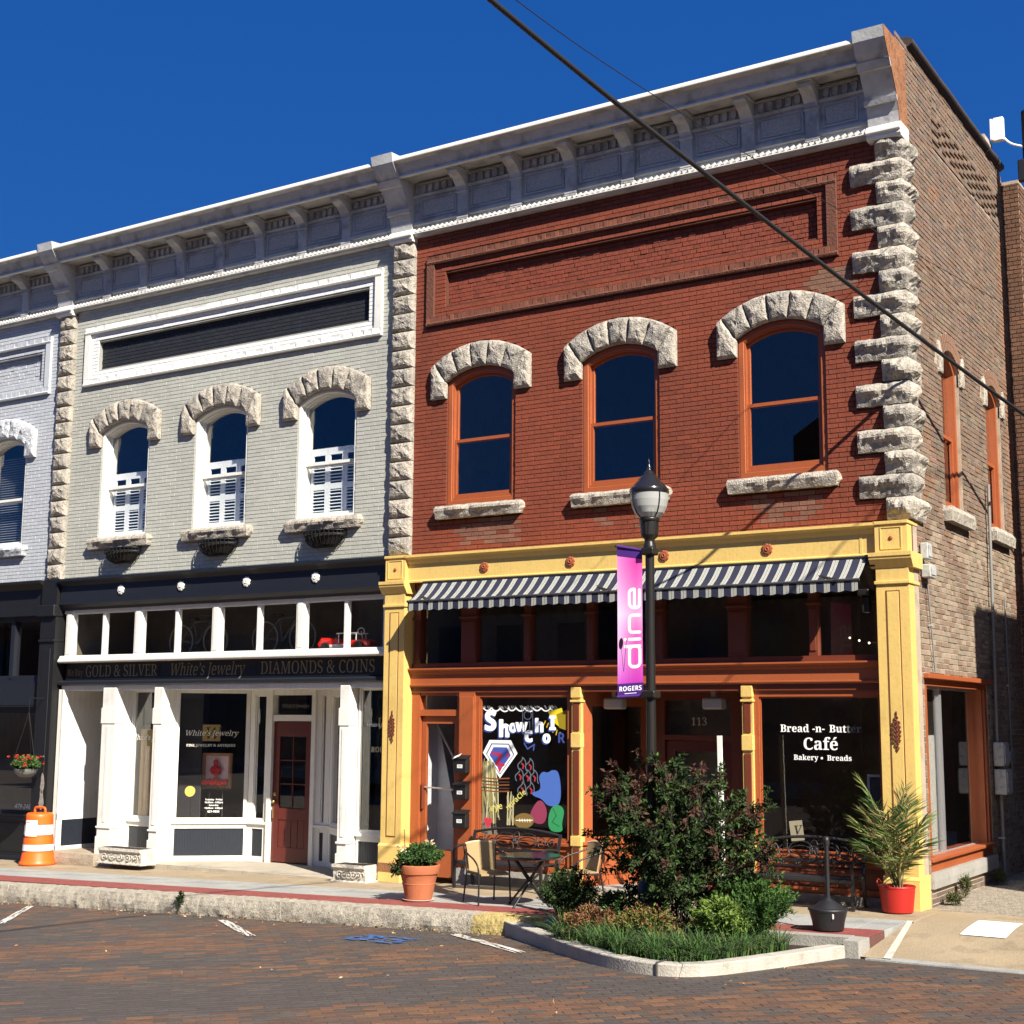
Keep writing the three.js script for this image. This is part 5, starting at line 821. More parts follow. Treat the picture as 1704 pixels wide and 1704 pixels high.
  { const p = bg.attributes.position; for (let i = 0; i < p.count; i++) { const t = (p.getX(i) + 2.115) / 0.31; p.setY(i, p.getY(i) - t * (p.getY(i) > 3.16 ? 0.06 : -0.02) * Math.abs(p.getY(i) - 3.16) / 0.8); } }
  put(bn, 'banner_cloth', bg, new THREE.MeshPhysicalMaterial({ name: 'printed banner vinyl', map: tx, roughness: 0.6, side: THREE.DoubleSide }));
  put(bn, 'rod_sleeve', [bar(V(-2.27, 3.98, Z + 0.01), V(-1.95, 3.915, Z + 0.01), 0.017), bar(V(-2.27, 2.362, Z + 0.01), V(-1.95, 2.378, Z + 0.01), 0.017)], M('purple vinyl', [0.07, 0.02, 0.19], { rough: 0.6 }));
}
// ---------------------------------------------------------------- mailboxes, wire baskets
for (const [i, [y, lab]] of [[1.38, 'topmost of three black mailboxes on the orange post, with white paper sticking out'], [1.02, 'middle of three black mailboxes on the orange post beside the stair door'], [0.63, 'lowest of three black mailboxes on the orange post, above the bench']].entries()) {
  const m = thing('wall_mailbox', lab, 'mailbox', [-6.43, y, -0.004], 'mailboxes on the orange post');
  put(m, 'box', [RB(-6.54, -6.32, y, y + 0.2, -0.003, 0.1, 0.012)], mBlack);
  put(m, 'lid', [poly([[-0.12, y + 0.19], [0.0, y + 0.24], [0.0, y + 0.25], [-0.125, y + 0.2]].map(([a, b]) => [a, b]), -6.55, -6.31).rotateY(Math.PI / 2).scale(1, 1, 1)].map(g => { const p = g.attributes.position; for (let k = 0; k < p.count; k++) { const x = p.getX(k), z = p.getZ(k); p.setX(k, x); p.setZ(k, z); } return g; }).map(g => { g.computeBoundingBox(); const b = g.boundingBox; g.translate(-6.43 - (b.min.x + b.max.x) / 2, 0, 0.055 - (b.min.z + b.max.z) / 2); return g; }), mBlack);
  print(m, 'number_sticker', canvasTex(128, 64, (x, w, h) => { x.fillStyle = '#d8d8d2'; x.fillRect(0, 0, w, h); x.fillStyle = '#222'; x.font = 'bold 50px sans-serif'; x.textAlign = 'center'; x.textBaseline = 'middle'; x.fillText(['111', '112', '113'][i], w / 2, h / 2 + 2); }), -6.47, -6.38, y + 0.07, y + 0.12, 0.1015, { solid: 1 });
  if (i === 0) { const p = B(-0.09, 0.05, 0, 0.002, -0.03, 0.05); p.rotateZ(0.35); p.rotateX(0.5); p.translate(-6.46, y + 0.24, 0.09); put(m, 'letter', p, M('white paper', [0.8, 0.8, 0.78])); }
}
for (const [i, c] of [-13.45, -11.25, -9.02].entries()) {
  const lab = ['half round black wire basket below the window nearest the blue grey building', 'half round black wire basket below the middle window of the sage wall', 'half round black wire basket below the sage wall window nearest the red building'][i];
  const m = thing('window_basket', lab, 'basket', [c, 4.72, 0], 'wire baskets under the sage wall windows'), hoop = (r, y) => { const p = []; for (let k = 0; k <= 14; k++) { const a = Math.PI * k / 14; p.push(V(c + Math.cos(a) * r, y, 0.015 + Math.sin(a) * r * 0.62)); } return tube(p, 0.008, 28, 5); };
  put(m, 'rim', [hoop(0.4, 4.96), hoop(0.4, 4.9), bar(V(c - 0.4, 4.96, 0.012), V(c + 0.4, 4.96, 0.012), 0.008)], mIron);
  const w = []; for (let k = 0; k <= 16; k++) { const a = Math.PI * k / 16, ca = Math.cos(a), sa = Math.sin(a) * 0.62; w.push(tube([V(c + ca * 0.4, 4.96, 0.015 + sa * 0.4), V(c + ca * 0.39, 4.86, 0.015 + sa * 0.39), V(c + ca * 0.26, 4.74, 0.015 + sa * 0.26), V(c, 4.72, 0.03)], 0.006, 12, 4)); } put(m, 'wires', w, mIron);
  const li = lathe([[0, 4.735], [0.24, 4.75], [0.36, 4.86], [0.375, 4.92]], 28); { const p = li.attributes.position; for (let k = 0; k < p.count; k++) { p.setX(k, p.getX(k) + c); p.setZ(k, Math.max(0.01, p.getZ(k) * 0.6 + 0.015)); } li.computeVertexNormals(); } put(m, 'liner', li, M('coco liner', [0.02, 0.016, 0.012], { rough: 1, map: 'weave', size: 0.2, side: 1 }));
}
// ---------------------------------------------------------------- traffic drum
{
  const X = -14.74, Z = 0.42, y0 = walkY(X) + 0.004, d = thing('traffic_drum', 'orange and white traffic drum with a paper notice beside the black pilaster', 'traffic drum', [X, y0, Z]);
  const T3 = g => norm(g).translate(X, y0, Z), ora = M('safety orange plastic', [0.88, 0.13, 0.012], { rough: 0.45, map: 'paint', size: 0.5 }), whi = M('reflective sheeting', [0.72, 0.72, 0.74], { rough: 0.35 });
  const r = y => 0.265 - 0.055 * y;
  put(d, 'body', T3(lathe([[0, 0], [0.295, 0], [0.3, 0.03], [0.29, 0.06], [0.275, 0.07], [r(0.2), 0.2], [r(0.24) - 0.008, 0.215], [r(0.3), 0.3], [r(0.44), 0.44], [r(0.46) - 0.008, 0.46], [r(0.6), 0.6], [r(0.62) - 0.006, 0.62], [r(0.78), 0.78], [r(0.82), 0.82], [r(0.84) - 0.02, 0.85], [0, 0.855]], 40)), ora);
  for (const [a, b] of [[0.24, 0.34], [0.5, 0.66]]) put(d, 'reflective_band', T3(lathe([[r(a) + 0.003, a], [r(b) + 0.003, b]], 40)), whi);
  put(d, 'handle', T3(tube([V(-0.13, 0.85, 0), V(-0.12, 0.925, 0), V(0, 0.94, 0), V(0.12, 0.925, 0), V(0.13, 0.85, 0)], 0.02, 24, 8)), ora);
  const pp = new THREE.CylinderGeometry(r(0.68) + 0.009, r(0.48) + 0.009, 0.26, 16, 1, true, -0.2, 0.95); put(d, 'notice', T3(pp.translate(0, 0.61, 0)), new THREE.MeshStandardMaterial({ name: 'notice sheet', roughness: 0.8, side: THREE.DoubleSide, map: canvasTex(256, 200, (x, w, h) => { x.fillStyle = '#eceae2'; x.fillRect(0, 0, w, h); x.fillStyle = '#9a9a96'; x.fillRect(20, 20, 90, 16); x.fillRect(130, 24, 80, 8); for (let k = 0; k < 4; k++) x.fillRect(24, 64 + k * 30, 180 - k * 18, 5); }) }));
}
// ---------------------------------------------------------------- leaves and flowers
const leafMat = M('leaf', [1, 1, 1], { rough: 0.9, vc: true, side: 1, trans: 0.3 }); leafMat.specularIntensity = 0.35;
function leaves(list) { // list of [position, direction, length, width, colour]; a folded, pointed leaf each
  const pos = [], col = [], nor = [], up = V(0, 1, 0), s = V(0, 0, 0), n = V(0, 0, 0);
  for (const [p, d, l, w, c] of list) {
    s.crossVectors(d, Math.abs(d.y) > 0.95 ? V(1, 0, 0) : up).normalize(); n.crossVectors(s, d).normalize();
    const tw = rr(-1, 1); s.multiplyScalar(Math.cos(tw)).addScaledVector(n, Math.sin(tw)); n.crossVectors(s, d).normalize();
    const m = p.clone().addScaledVector(d, l * 0.45), a = m.clone().addScaledVector(s, w / 2).addScaledVector(n, w * 0.16), b = m.clone().addScaledVector(s, -w / 2).addScaledVector(n, w * 0.16), t = p.clone().addScaledVector(d, l).addScaledVector(n, -l * 0.1);
    for (const v of [p, a, t, p, t, b]) { pos.push(v.x, v.y, v.z); col.push(...c); }
  }
  const g = new THREE.BufferGeometry(); g.setAttribute('position', new THREE.BufferAttribute(new Float32Array(pos), 3)); g.setAttribute('uv', new THREE.BufferAttribute(new Float32Array(pos.length / 3 * 2), 2)); g.computeVertexNormals(); g.setAttribute('color', new THREE.BufferAttribute(new Float32Array(col), 3)); return g;
}
const rdir = (uy = 0) => { const a = rnd() * 6.283, z = rr(-1, 1), q = Math.sqrt(1 - z * z); return V(q * Math.cos(a), z + uy, q * Math.sin(a)).normalize(); };
const one = a => a[(rnd() * a.length) | 0];
// bush of many stems: leaves set along arching twigs
function bush(o) {
  const wood = [], lv = [];
  for (let k = 0; k < o.stems; k++) {
    const a = rnd() * 6.283, lump = o.lump ? 0.62 + 0.75 * n3(Math.cos(a) * 2.2 + 5, Math.sin(a) * 2.2 + 5, o.c[0]) : 1, q = Math.sqrt(rnd()) * lump, top = V(o.c[0] + Math.cos(a) * q * o.r[0], o.y1 - (o.y1 - o.y0) * (0.08 + 0.5 * q * q * rr(0.5, 1.3)), o.c[1] + Math.sin(a) * q * o.r[1]);
    const foot = V(o.c[0] + rr(-1, 1) * o.foot, o.y0, o.c[1] + rr(-1, 1) * o.foot), mid = foot.clone().lerp(top, 0.55).add(V(0, (o.y1 - o.y0) * 0.12, 0)).add(V(rr(-.05, .05), 0, rr(-.05, .05)));
    const cv = new THREE.QuadraticBezierCurve3(foot, mid, top); if (o.wood && k < o.wood) wood.push(norm(new THREE.TubeGeometry(cv, 8, o.wr ?? 0.006, 5)));
    for (let i = 0; i < o.per; i++) {
      const t = Math.pow(rnd(), 0.65) * (1 - o.bare) + o.bare, p = cv.getPoint(Math.min(1, t)), tg = cv.getTangent(Math.min(1, t)), d = tg.clone().multiplyScalar(o.along ?? 0.6).add(rdir(0.15)).normalize();
      p.add(rdir().multiplyScalar(o.fluff * rnd()));
      lv.push([p, d, o.len * rr(0.6, 1.25), o.wid * rr(0.7, 1.2), t > (o.tipAt ?? 2) ? one(o.tip) : one(o.col)]);
    }
  }
  return { wood, lv };
}
const bark = M('grey brown bark', [0.055, 0.04, 0.03], { map: 'stone', size: 0.2, rough: 1 });
const gDark = [[0.022, 0.045, 0.01], [0.034, 0.064, 0.013], [0.016, 0.034, 0.009], [0.05, 0.08, 0.018]], gMid = [[0.065, 0.14, 0.03], [0.085, 0.175, 0.036], [0.045, 0.105, 0.024]], gLime = [[0.14, 0.22, 0.035], [0.18, 0.26, 0.05], [0.1, 0.17, 0.03]], rBrown = [[0.09, 0.035, 0.025], [0.07, 0.03, 0.02], [0.1, 0.05, 0.03]], rFlame = [[0.28, 0.1, 0.05], [0.24, 0.14, 0.05], [0.2, 0.07, 0.045], [0.26, 0.2, 0.07]];
{
  const t = thing('crape_myrtle', 'big dark green bushy shrub with reddish tips in the middle of the planting island', 'shrub', [-1.62, -0.08, 3.1]);
  const B1 = { wood: [], lv: [] }, cx = -1.66, cz = 3.1;
  for (let k = 0; k < 64; k++) { // main shoots, each with side twigs that carry the leaves
    const a = rnd() * 6.283, lump = 0.55 + 0.85 * n3(Math.cos(a) * 2.2 + 5, Math.sin(a) * 2.2 + 5, 3), q = Math.sqrt(rnd()) * lump, hgt = 1.72 - 0.95 * Math.pow(q, 1.6) * rr(0.4, 1.3), top = V(cx + Math.cos(a) * q * 1.12, hgt, cz + Math.sin(a) * q * 0.85), foot = V(cx + rr(-0.22, 0.22), -0.08, cz + rr(-0.18, 0.18)), mid = foot.clone().lerp(top, 0.5).add(V(rr(-.08, .08), 0.14, rr(-.08, .08)));
    const cv = new THREE.QuadraticBezierCurve3(foot, mid, top); B1.wood.push(norm(new THREE.TubeGeometry(cv, 9, rr(0.004, 0.008), 5)));
    for (let j = 0; j < 12; j++) {
      const u = 0.2 + 0.8 * Math.pow(rnd(), 0.8), p0 = cv.getPoint(u), d0 = cv.getTangent(u).multiplyScalar(0.7).add(rdir(0.1)).normalize(), L = rr(0.1, 0.34) * (u > 0.85 ? 0.8 : 1), p1 = p0.clone().addScaledVector(d0, L).add(V(0, -0.25 * L * L, 0)); B1.wood.push(bar(p0, p1, 0.0035, 4, 0.0015));
      const n = 13 + (L * 85 | 0), red = u > 0.8 && rnd() < 0.4;
      for (let i = 0; i < n; i++) { const t2 = Math.sqrt(rnd()), p = p0.clone().lerp(p1, t2).add(rdir().multiplyScalar(0.022)); B1.lv.push([p, d0.clone().multiplyScalar(0.7).add(rdir(0.05)).normalize(), rr(0.034, 0.072), rr(0.018, 0.042), red && t2 > 0.5 ? one(rBrown) : rnd() < 0.1 ? one(gMid) : one(gDark)]); }
    }
  }
  put(t, 'trunk', B1.wood, bark); put(t, 'crown', leaves(B1.lv), leafMat);
}
const shrub = (label, pos, o) => { const t = thing('shrub', label, 'shrub', [pos[0], -0.1, pos[1]], 'low shrubs in the planting island'), b = bush({ c: pos, foot: 0.08, bare: 0.15, fluff: 0.05, wood: 10, wr: 0.004, ...o }); put(t, 'stems', b.wood, bark); put(t, 'foliage', leaves(b.lv), leafMat); };
shrub('rounded dark green boxwood at the end of the island beside the bistro table', [-2.93, 3.08], { r: [0.36, 0.33], y0: -0.1, y1: 0.6, stems: 110, per: 75, len: 0.035, wid: 0.018, col: [...gDark, gMid[2]], along: 1 });
shrub('feathery green boxwood at the end of the island beside the cigarette receptacle', [-0.8, 3.16], { r: [0.52, 0.4], y0: -0.08, y1: 0.64, stems: 150, per: 85, len: 0.05, wid: 0.016, col: [...gMid, ...gMid, gDark[1], [0.09, 0.18, 0.035]], along: 1.2 });
shrub('bright lime green shrub at the foot of the feathery boxwood', [-0.98, 3.58], { r: [0.3, 0.26], y0: -0.06, y1: 0.46, stems: 60, per: 60, len: 0.045, wid: 0.026, col: [...gLime, gMid[0]], tip: gLime, tipAt: 0.7 });
shrub('low red and yellow nandina between the boxwood and the grass clumps', [-2.35, 3.55], { r: [0.42, 0.26], y0: -0.1, y1: 0.26, stems: 60, per: 50, len: 0.042, wid: 0.018, col: [...gMid, ...rFlame], tip: rFlame, tipAt: 0.5 });
shrub('low coppery yellow nandina in front of the big dark shrub', [-1.62, 3.8], { r: [0.4, 0.26], y0: -0.08, y1: 0.36, stems: 60, per: 50, len: 0.042, wid: 0.018, col: [...gMid, ...rFlame, ...gLime], tip: [...rFlame, ...gLime], tipAt: 0.5 });
shrub('green leafy mound below the big dark shrub beside the lamp post', [-2.2, 3.3], { r: [0.4, 0.26], y0: -0.08, y1: 0.4, stems: 50, per: 55, len: 0.045, wid: 0.026, col: [...gDark, ...gMid] });
function blades(c, n, h, spread, cols, w = 0.012) { // arching grass blades as thin folded strips
  const pos = [], col = []; for (let k = 0; k < n; k++) {
    const a = rnd() * 6.283, q = Math.sqrt(rnd()) * 0.09, f = V(c[0] + Math.cos(a) * q, c[1], c[2] + Math.sin(a) * q), d = V(Math.cos(a + rr(-.5, .5)), 0, Math.sin(a + rr(-.5, .5))), L = h * rr(0.6, 1.15), s = spread * rr(0.3, 1.1), sd = V(-d.z, 0, d.x).multiplyScalar(w / 2), cc = one(cols);
    const pt = t => f.clone().addScaledVector(d, s * t * t).add(V(0, L * t - L * 0.55 * t * t * t * (s / spread), 0)); let p0 = pt(0);
    for (let i = 1; i <= 4; i++) { const p1 = pt(i / 4), w0 = 1 - (i - 1) / 4.2, w1 = 1 - i / 4.05; const A = p0.clone().addScaledVector(sd, w0), Bq = p0.clone().addScaledVector(sd, -w0), Cq = p1.clone().addScaledVector(sd, w1), D = p1.clone().addScaledVector(sd, -w1); for (const v of [A, Bq, Cq, Bq, D, Cq]) { pos.push(v.x, v.y, v.z); col.push(...cc); } p0 = p1; }
  }
  const g = new THREE.BufferGeometry(); g.setAttribute('position', new THREE.BufferAttribute(new Float32Array(pos), 3)); g.setAttribute('uv', new THREE.BufferAttribute(new Float32Array(pos.length / 3 * 2), 2)); g.computeVertexNormals(); g.setAttribute('color', new THREE.BufferAttribute(new Float32Array(col), 3)); return g;
}
{
  const turf = [...gMid, [0.035, 0.08, 0.02], [0.07, 0.15, 0.04], [0.12, 0.16, 0.05]];
  const spots = [[-2.55, 3.72], [-2.25, 3.85], [-2.0, 4.0], [-1.75, 4.12], [-1.5, 4.22], [-1.28, 4.34], [-1.05, 4.36], [-0.88, 4.18], [-0.74, 3.9], [-0.62, 3.55], [-1.85, 3.85], [-1.4, 4.05], [-1.15, 4.1], [-0.5, 3.25], [-2.8, 3.5], [-2.4, 3.66], [-2.12, 3.78], [-1.62, 3.98], [-1.3, 4.18], [-0.98, 4.22], [-0.82, 4.02], [-0.68, 3.72], [-0.58, 3.4], [-1.68, 4.26], [-2.68, 3.62]];
  for (const [x, z] of spots) solo('grass_clump', blades([x, islandTop(x) - 0.03, z], 80, rr(0.22, 0.46), rr(0.2, 0.46), turf, 0.015), leafMat, 'clump of arching green lily turf along the rounded front of the island', 'grass clump', [x, islandTop(x) - 0.03, z], 'lily turf clumps in the island');
}
// ---------------------------------------------------------------- pots
{
  const X = -5.82, Z = 1.86, y0 = walkY(X) + 0.004, t = thing('potted_plant', 'terracotta pot of bushy green foliage with a few orange flowers beside the yellow pilaster', 'potted plant', [X, y0, Z]), T3 = g => norm(g).translate(X, y0, Z);
  const tc = M('terracotta', [0.42, 0.13, 0.055], { map: 'paint', size: 0.4, rough: 0.8, bump: 0.002 });
  put(t, 'pot', T3(lathe([[0, 0.02], [0.165, 0.02], [0.17, 0.03], [0.205, 0.2], [0.211, 0.205], [0.211, 0.215], [0.207, 0.22], [0.235, 0.33], [0.252, 0.335], [0.264, 0.43], [0.26, 0.44], [0.24, 0.44], [0.23, 0.4], [0, 0.4]], 40)), tc);
  put(t, 'saucer', T3(lathe([[0, 0], [0.19, 0], [0.205, 0.02], [0.197, 0.025], [0.187, 0.012], [0, 0.012]], 32)), M('pale clay', [0.5, 0.38, 0.3], { rough: 0.9 }));
  const b = bush({ c: [X, Z], r: [0.31, 0.3], y0: y0 + 0.36, y1: y0 + 0.7, stems: 75, per: 70, foot: 0.14, bare: 0.1, len: 0.05, wid: 0.026, fluff: 0.05, col: [...gMid, [0.03, 0.075, 0.02], [0.025, 0.055, 0.018]] });
  for (let k = 0; k < 240; k++) { const a = rr(2.4, 4.6), q = rr(0.1, 0.28); b.lv.push([V(X + Math.cos(a) * q, y0 + 0.46 - rr(0, 0.14), Z + 0.24 + Math.sin(a) * 0.06), rdir(-0.4), 0.05, 0.026, one(gDark)]); }
  put(t, 'foliage', leaves(b.lv), leafMat);
  const fl = []; for (let k = 0; k < 7; k++) { const p = V(X + rr(-0.2, 0.1), y0 + rr(0.6, 0.74), Z + rr(-0.2, 0.2)), c = one([[0.8, 0.25, 0.03], [0.85, 0.5, 0.06], [0.8, 0.62, 0.4]]); for (let i = 0; i < 14; i++) fl.push([p.clone().add(rdir().multiplyScalar(0.02)), rdir(0.2), 0.035, 0.024, c]); } put(t, 'flowers', leaves(fl), leafMat).userData.kind = 'stuff';
  put(t, 'stake', bar(V(X - 0.22, y0 + 0.4, Z), V(X - 0.24, y0 + 0.86, Z), 0.004, 5), mIron);
}
{
  const X = -0.2, Z = 0.42, y0 = 0.003, t = thing('potted_palm', 'feathery palm in a red tub against the yellow corner pilaster', 'potted palm', [X, y0, Z]), T3 = g => norm(g).translate(X, y0, Z);
  const rd = M('red plastic', [0.38, 0.014, 0.01], { rough: 0.45 });
  put(t, 'tub', T3(lathe([[0, 0], [0.165, 0], [0.172, 0.01], [0.2, 0.27], [0.208, 0.275], [0.208, 0.29], [0.195, 0.29], [0.188, 0.25], [0, 0.25]], 36)), rd);
  put(t, 'tub_handle', T3(tube([V(-0.19, 0.27, 0.06), V(-0.215, 0.33, 0.05), V(-0.22, 0.345, 0), V(-0.215, 0.33, -0.05), V(-0.19, 0.27, -0.06)], 0.012, 16, 6)), rd);
  put(t, 'soil', T3(lathe([[0, 0.26], [0.185, 0.255]], 20)), M('mulch'));
  const canes = [], fr = []; const pal = [[0.09, 0.18, 0.04], [0.15, 0.23, 0.055], [0.07, 0.13, 0.035], [0.22, 0.23, 0.08], [0.28, 0.21, 0.09]];
  const fronds = [[-0.36, 1.46, 0.1, 1], [0.14, 1.38, 0.05, 3], [0.24, 1.22, 0.18, 3], [-0.3, 1.12, 0.22, 4], [-0.4, 0.94, 0.1, 4], [0.34, 0.98, 0.12, 2], [0.4, 0.82, 0.2, 1], [-0.12, 1.2, 0.32, 2], [0.05, 1.1, 0.38, 4], [-0.36, 0.78, 0.26, 2], [0.26, 0.74, 0.34, 3], [0.1, 1.26, -0.2, 2], [-0.2, 1.02, -0.22, 2], [0.0, 0.86, 0.42, 4], [-0.3, 0.9, 0.0, 2], [0.36, 1.06, 0.0, 4], [-0.2, 0.7, 0.36, 4], [0.18, 0.64, 0.4, 2], [-0.42, 1.02, 0.2, 1], [0.12, 0.96, 0.3, 1]];
  for (const [dx, h, dz, c] of fronds) {
    const f = V(X + rr(-.06, .06), y0 + 0.25, Z + rr(-.06, .06)), e = V(X + dx, y0 + h, Z + dz), m = V(X + dx * 0.28, y0 + h * 0.74, Z + dz * 0.28), cv = new THREE.QuadraticBezierCurve3(f, m, e); canes.push(norm(new THREE.TubeGeometry(cv, 12, 0.008, 5)));
    for (let i = 0; i < 34; i++) { const u = 0.4 + 0.6 * i / 33, p = cv.getPoint(u), tg = cv.getTangent(u), sd = V(0, 1, 0).cross(tg).normalize().multiplyScalar(i % 2 ? 1 : -1), d = tg.clone().multiplyScalar(0.75 + 0.6 * u).add(sd.multiplyScalar(rr(0.7, 1.15))).add(V(0, rr(-0.5, 0.15) - 0.25 * (1 - u), 0)).normalize(); fr.push([p, d, (0.12 + 0.2 * Math.sin(Math.PI * Math.min(1, (u - 0.36) / 0.66))) * rr(0.75, 1.2), 0.013, rnd() < 0.15 ? pal[4] : pal[(c - 1 + (rnd() < 0.4 ? 1 : 0)) % 4]]); }
  }
  put(t, 'canes', canes, M('palm cane', [0.16, 0.15, 0.06], { rough: 0.8 })); put(t, 'fronds', leaves(fr), leafMat);
}
{
  const X = -3.2, Z = 0.0, y0 = walkY(X) + 0.004, t = thing('potted_palm', 'dark spiky fan palm standing in front of the recessed cafe door', 'potted palm', [X, y0, Z]);
  put(t, 'pot', norm(lathe([[0, 0], [0.15, 0], [0.2, 0.3], [0.21, 0.32], [0.19, 0.32], [0.18, 0.28], [0, 0.28]], 24)).translate(X, y0, Z), mBlack);
  const l = [], st = []; for (const [dx, h, dz] of [[-0.3, 1.15, 0.1], [0.05, 1.35, 0], [0.3, 1.25, 0.1], [-0.1, 1.05, 0.3], [0.2, 0.9, 0.25]]) { const f = V(X, y0 + 0.28, Z), e = V(X + dx, y0 + h, Z + dz); st.push(bar(f, e, 0.007, 5)); for (let k = 0; k < 18; k++) { const a = -1.5 + 3 * k / 17; l.push([e.clone(), V(Math.sin(a) + dx, Math.cos(a) * 0.9 + 0.15, rr(-.2, .3)).normalize(), 0.3 * rr(0.8, 1.1), 0.022, one([...gDark, gMid[0]])]); } }
  put(t, 'stalks', st, M('palm cane')); put(t, 'fronds', leaves(l), leafMat);
}
{ // hanging flower basket at the black shopfront
  const X = -15.16, Z = 0.42, y0 = 1.1, t = thing('hanging_basket', 'hanging basket of red flowers beside the black pilaster', 'hanging basket', [X, y0, Z]);
  put(t, 'bowl', norm(lathe([[0, 0], [0.1, 0.01], [0.18, 0.08], [0.2, 0.15], [0.19, 0.15], [0, 0.13]], 24)).translate(X, y0, Z), M('grey plastic bowl', [0.16, 0.17, 0.16], { rough: 0.6 }));
  put(t, 'wires', [...[0, 2.1, 4.2].map(a => bar(V(X + Math.cos(a) * 0.24, y0 + 0.17, Z + Math.sin(a) * 0.24), V(X, 2.2, Z), 0.004, 4)), bar(V(X, 2.2, Z), V(X, 2.45, Z), 0.005, 4), bar(V(X, 2.44, Z), V(X, 2.44, 0.1), 0.01, 6)], mIron);
  const b = bush({ c: [X, Z], r: [0.27, 0.26], y0: y0 + 0.1, y1: y0 + 0.36, stems: 40, per: 45, foot: 0.15, bare: 0.1, len: 0.055, wid: 0.035, fluff: 0.05, col: [...gMid, [0.08, 0.16, 0.04]] }); put(t, 'foliage', leaves(b.lv), leafMat);
  const fl = []; for (let k = 0; k < 34; k++) { const p = V(X + rr(-0.24, 0.24), y0 + rr(0.2, 0.38), Z + rr(-0.2, 0.24)); for (let i = 0; i < 10; i++) fl.push([p.clone().add(rdir().multiplyScalar(0.018)), rdir(0.1), 0.03, 0.022, one([[0.55, 0.03, 0.02], [0.6, 0.08, 0.03]])]); } put(t, 'flowers', leaves(fl), leafMat).userData.kind = 'stuff';
}
// carved white troughs by the jewelry posts
for (const [x0, x1, yb, lab] of [[-13.28, -12.2, -0.2, 'carved white concrete trough on the stone step beside the stair entry'], [-8.42, -7.72, -0.185, 'carved white concrete trough on the porch slab beside the yellow pilaster']]) {
  const t = thing('planter_trough', lab, 'planter', [(x0 + x1) / 2, yb, 0.28], 'white troughs at the jewelry front'), w = M('white cast stone', [0.68, 0.65, 0.58], { map: 'grime', size: 0.4, rough: 0.85, bump: 0.006 }), cx = (x0 + x1) / 2, hw = (x1 - x0) / 2 - 0.06;
  const pr = [[0.42, yb + 0.01], [0.44, yb + 0.03], [0.46, yb + 0.19], [0.49, yb + 0.21], [0.49, yb + 0.25], [0.16, yb + 0.25], [0.16, yb + 0.21], [0.18, yb + 0.19], [0.19, yb + 0.03], [0.2, yb + 0.01]];
  put(t, 'trough', [profX(pr, cx - hw, cx + hw), RB(cx - hw - 0.03, cx + hw + 0.03, yb, yb + 0.03, 0.15, 0.48, 0.008), B(cx - hw + 0.01, cx + hw - 0.01, yb + 0.06, yb + 0.2, 0.3, 0.44)], w);
  const sc = []; for (let k = 0; k < 5; k++) { const x = cx - hw + 0.12 + k * (2 * hw - 0.24) / 4; const c = new THREE.TorusGeometry(0.045, 0.013, 6, 16, 4.9); c.rotateZ(k * 1.3); c.translate(x, yb + 0.11, 0.455); sc.push(c); const d = new THREE.SphereGeometry(0.018, 8, 6); d.translate(x, yb + 0.11, 0.458); sc.push(d); const q = new THREE.TorusGeometry(0.028, 0.01, 6, 12, 3.2); q.rotateZ(k + 2); q.translate(x + 0.07, yb + 0.12, 0.457); sc.push(q); } put(t, 'scroll_relief', sc, w);
  put(t, 'soil', B(cx - hw + 0.03, cx + hw - 0.03, yb + 0.245, yb + 0.253, 0.2, 0.45), M('mulch'));
}

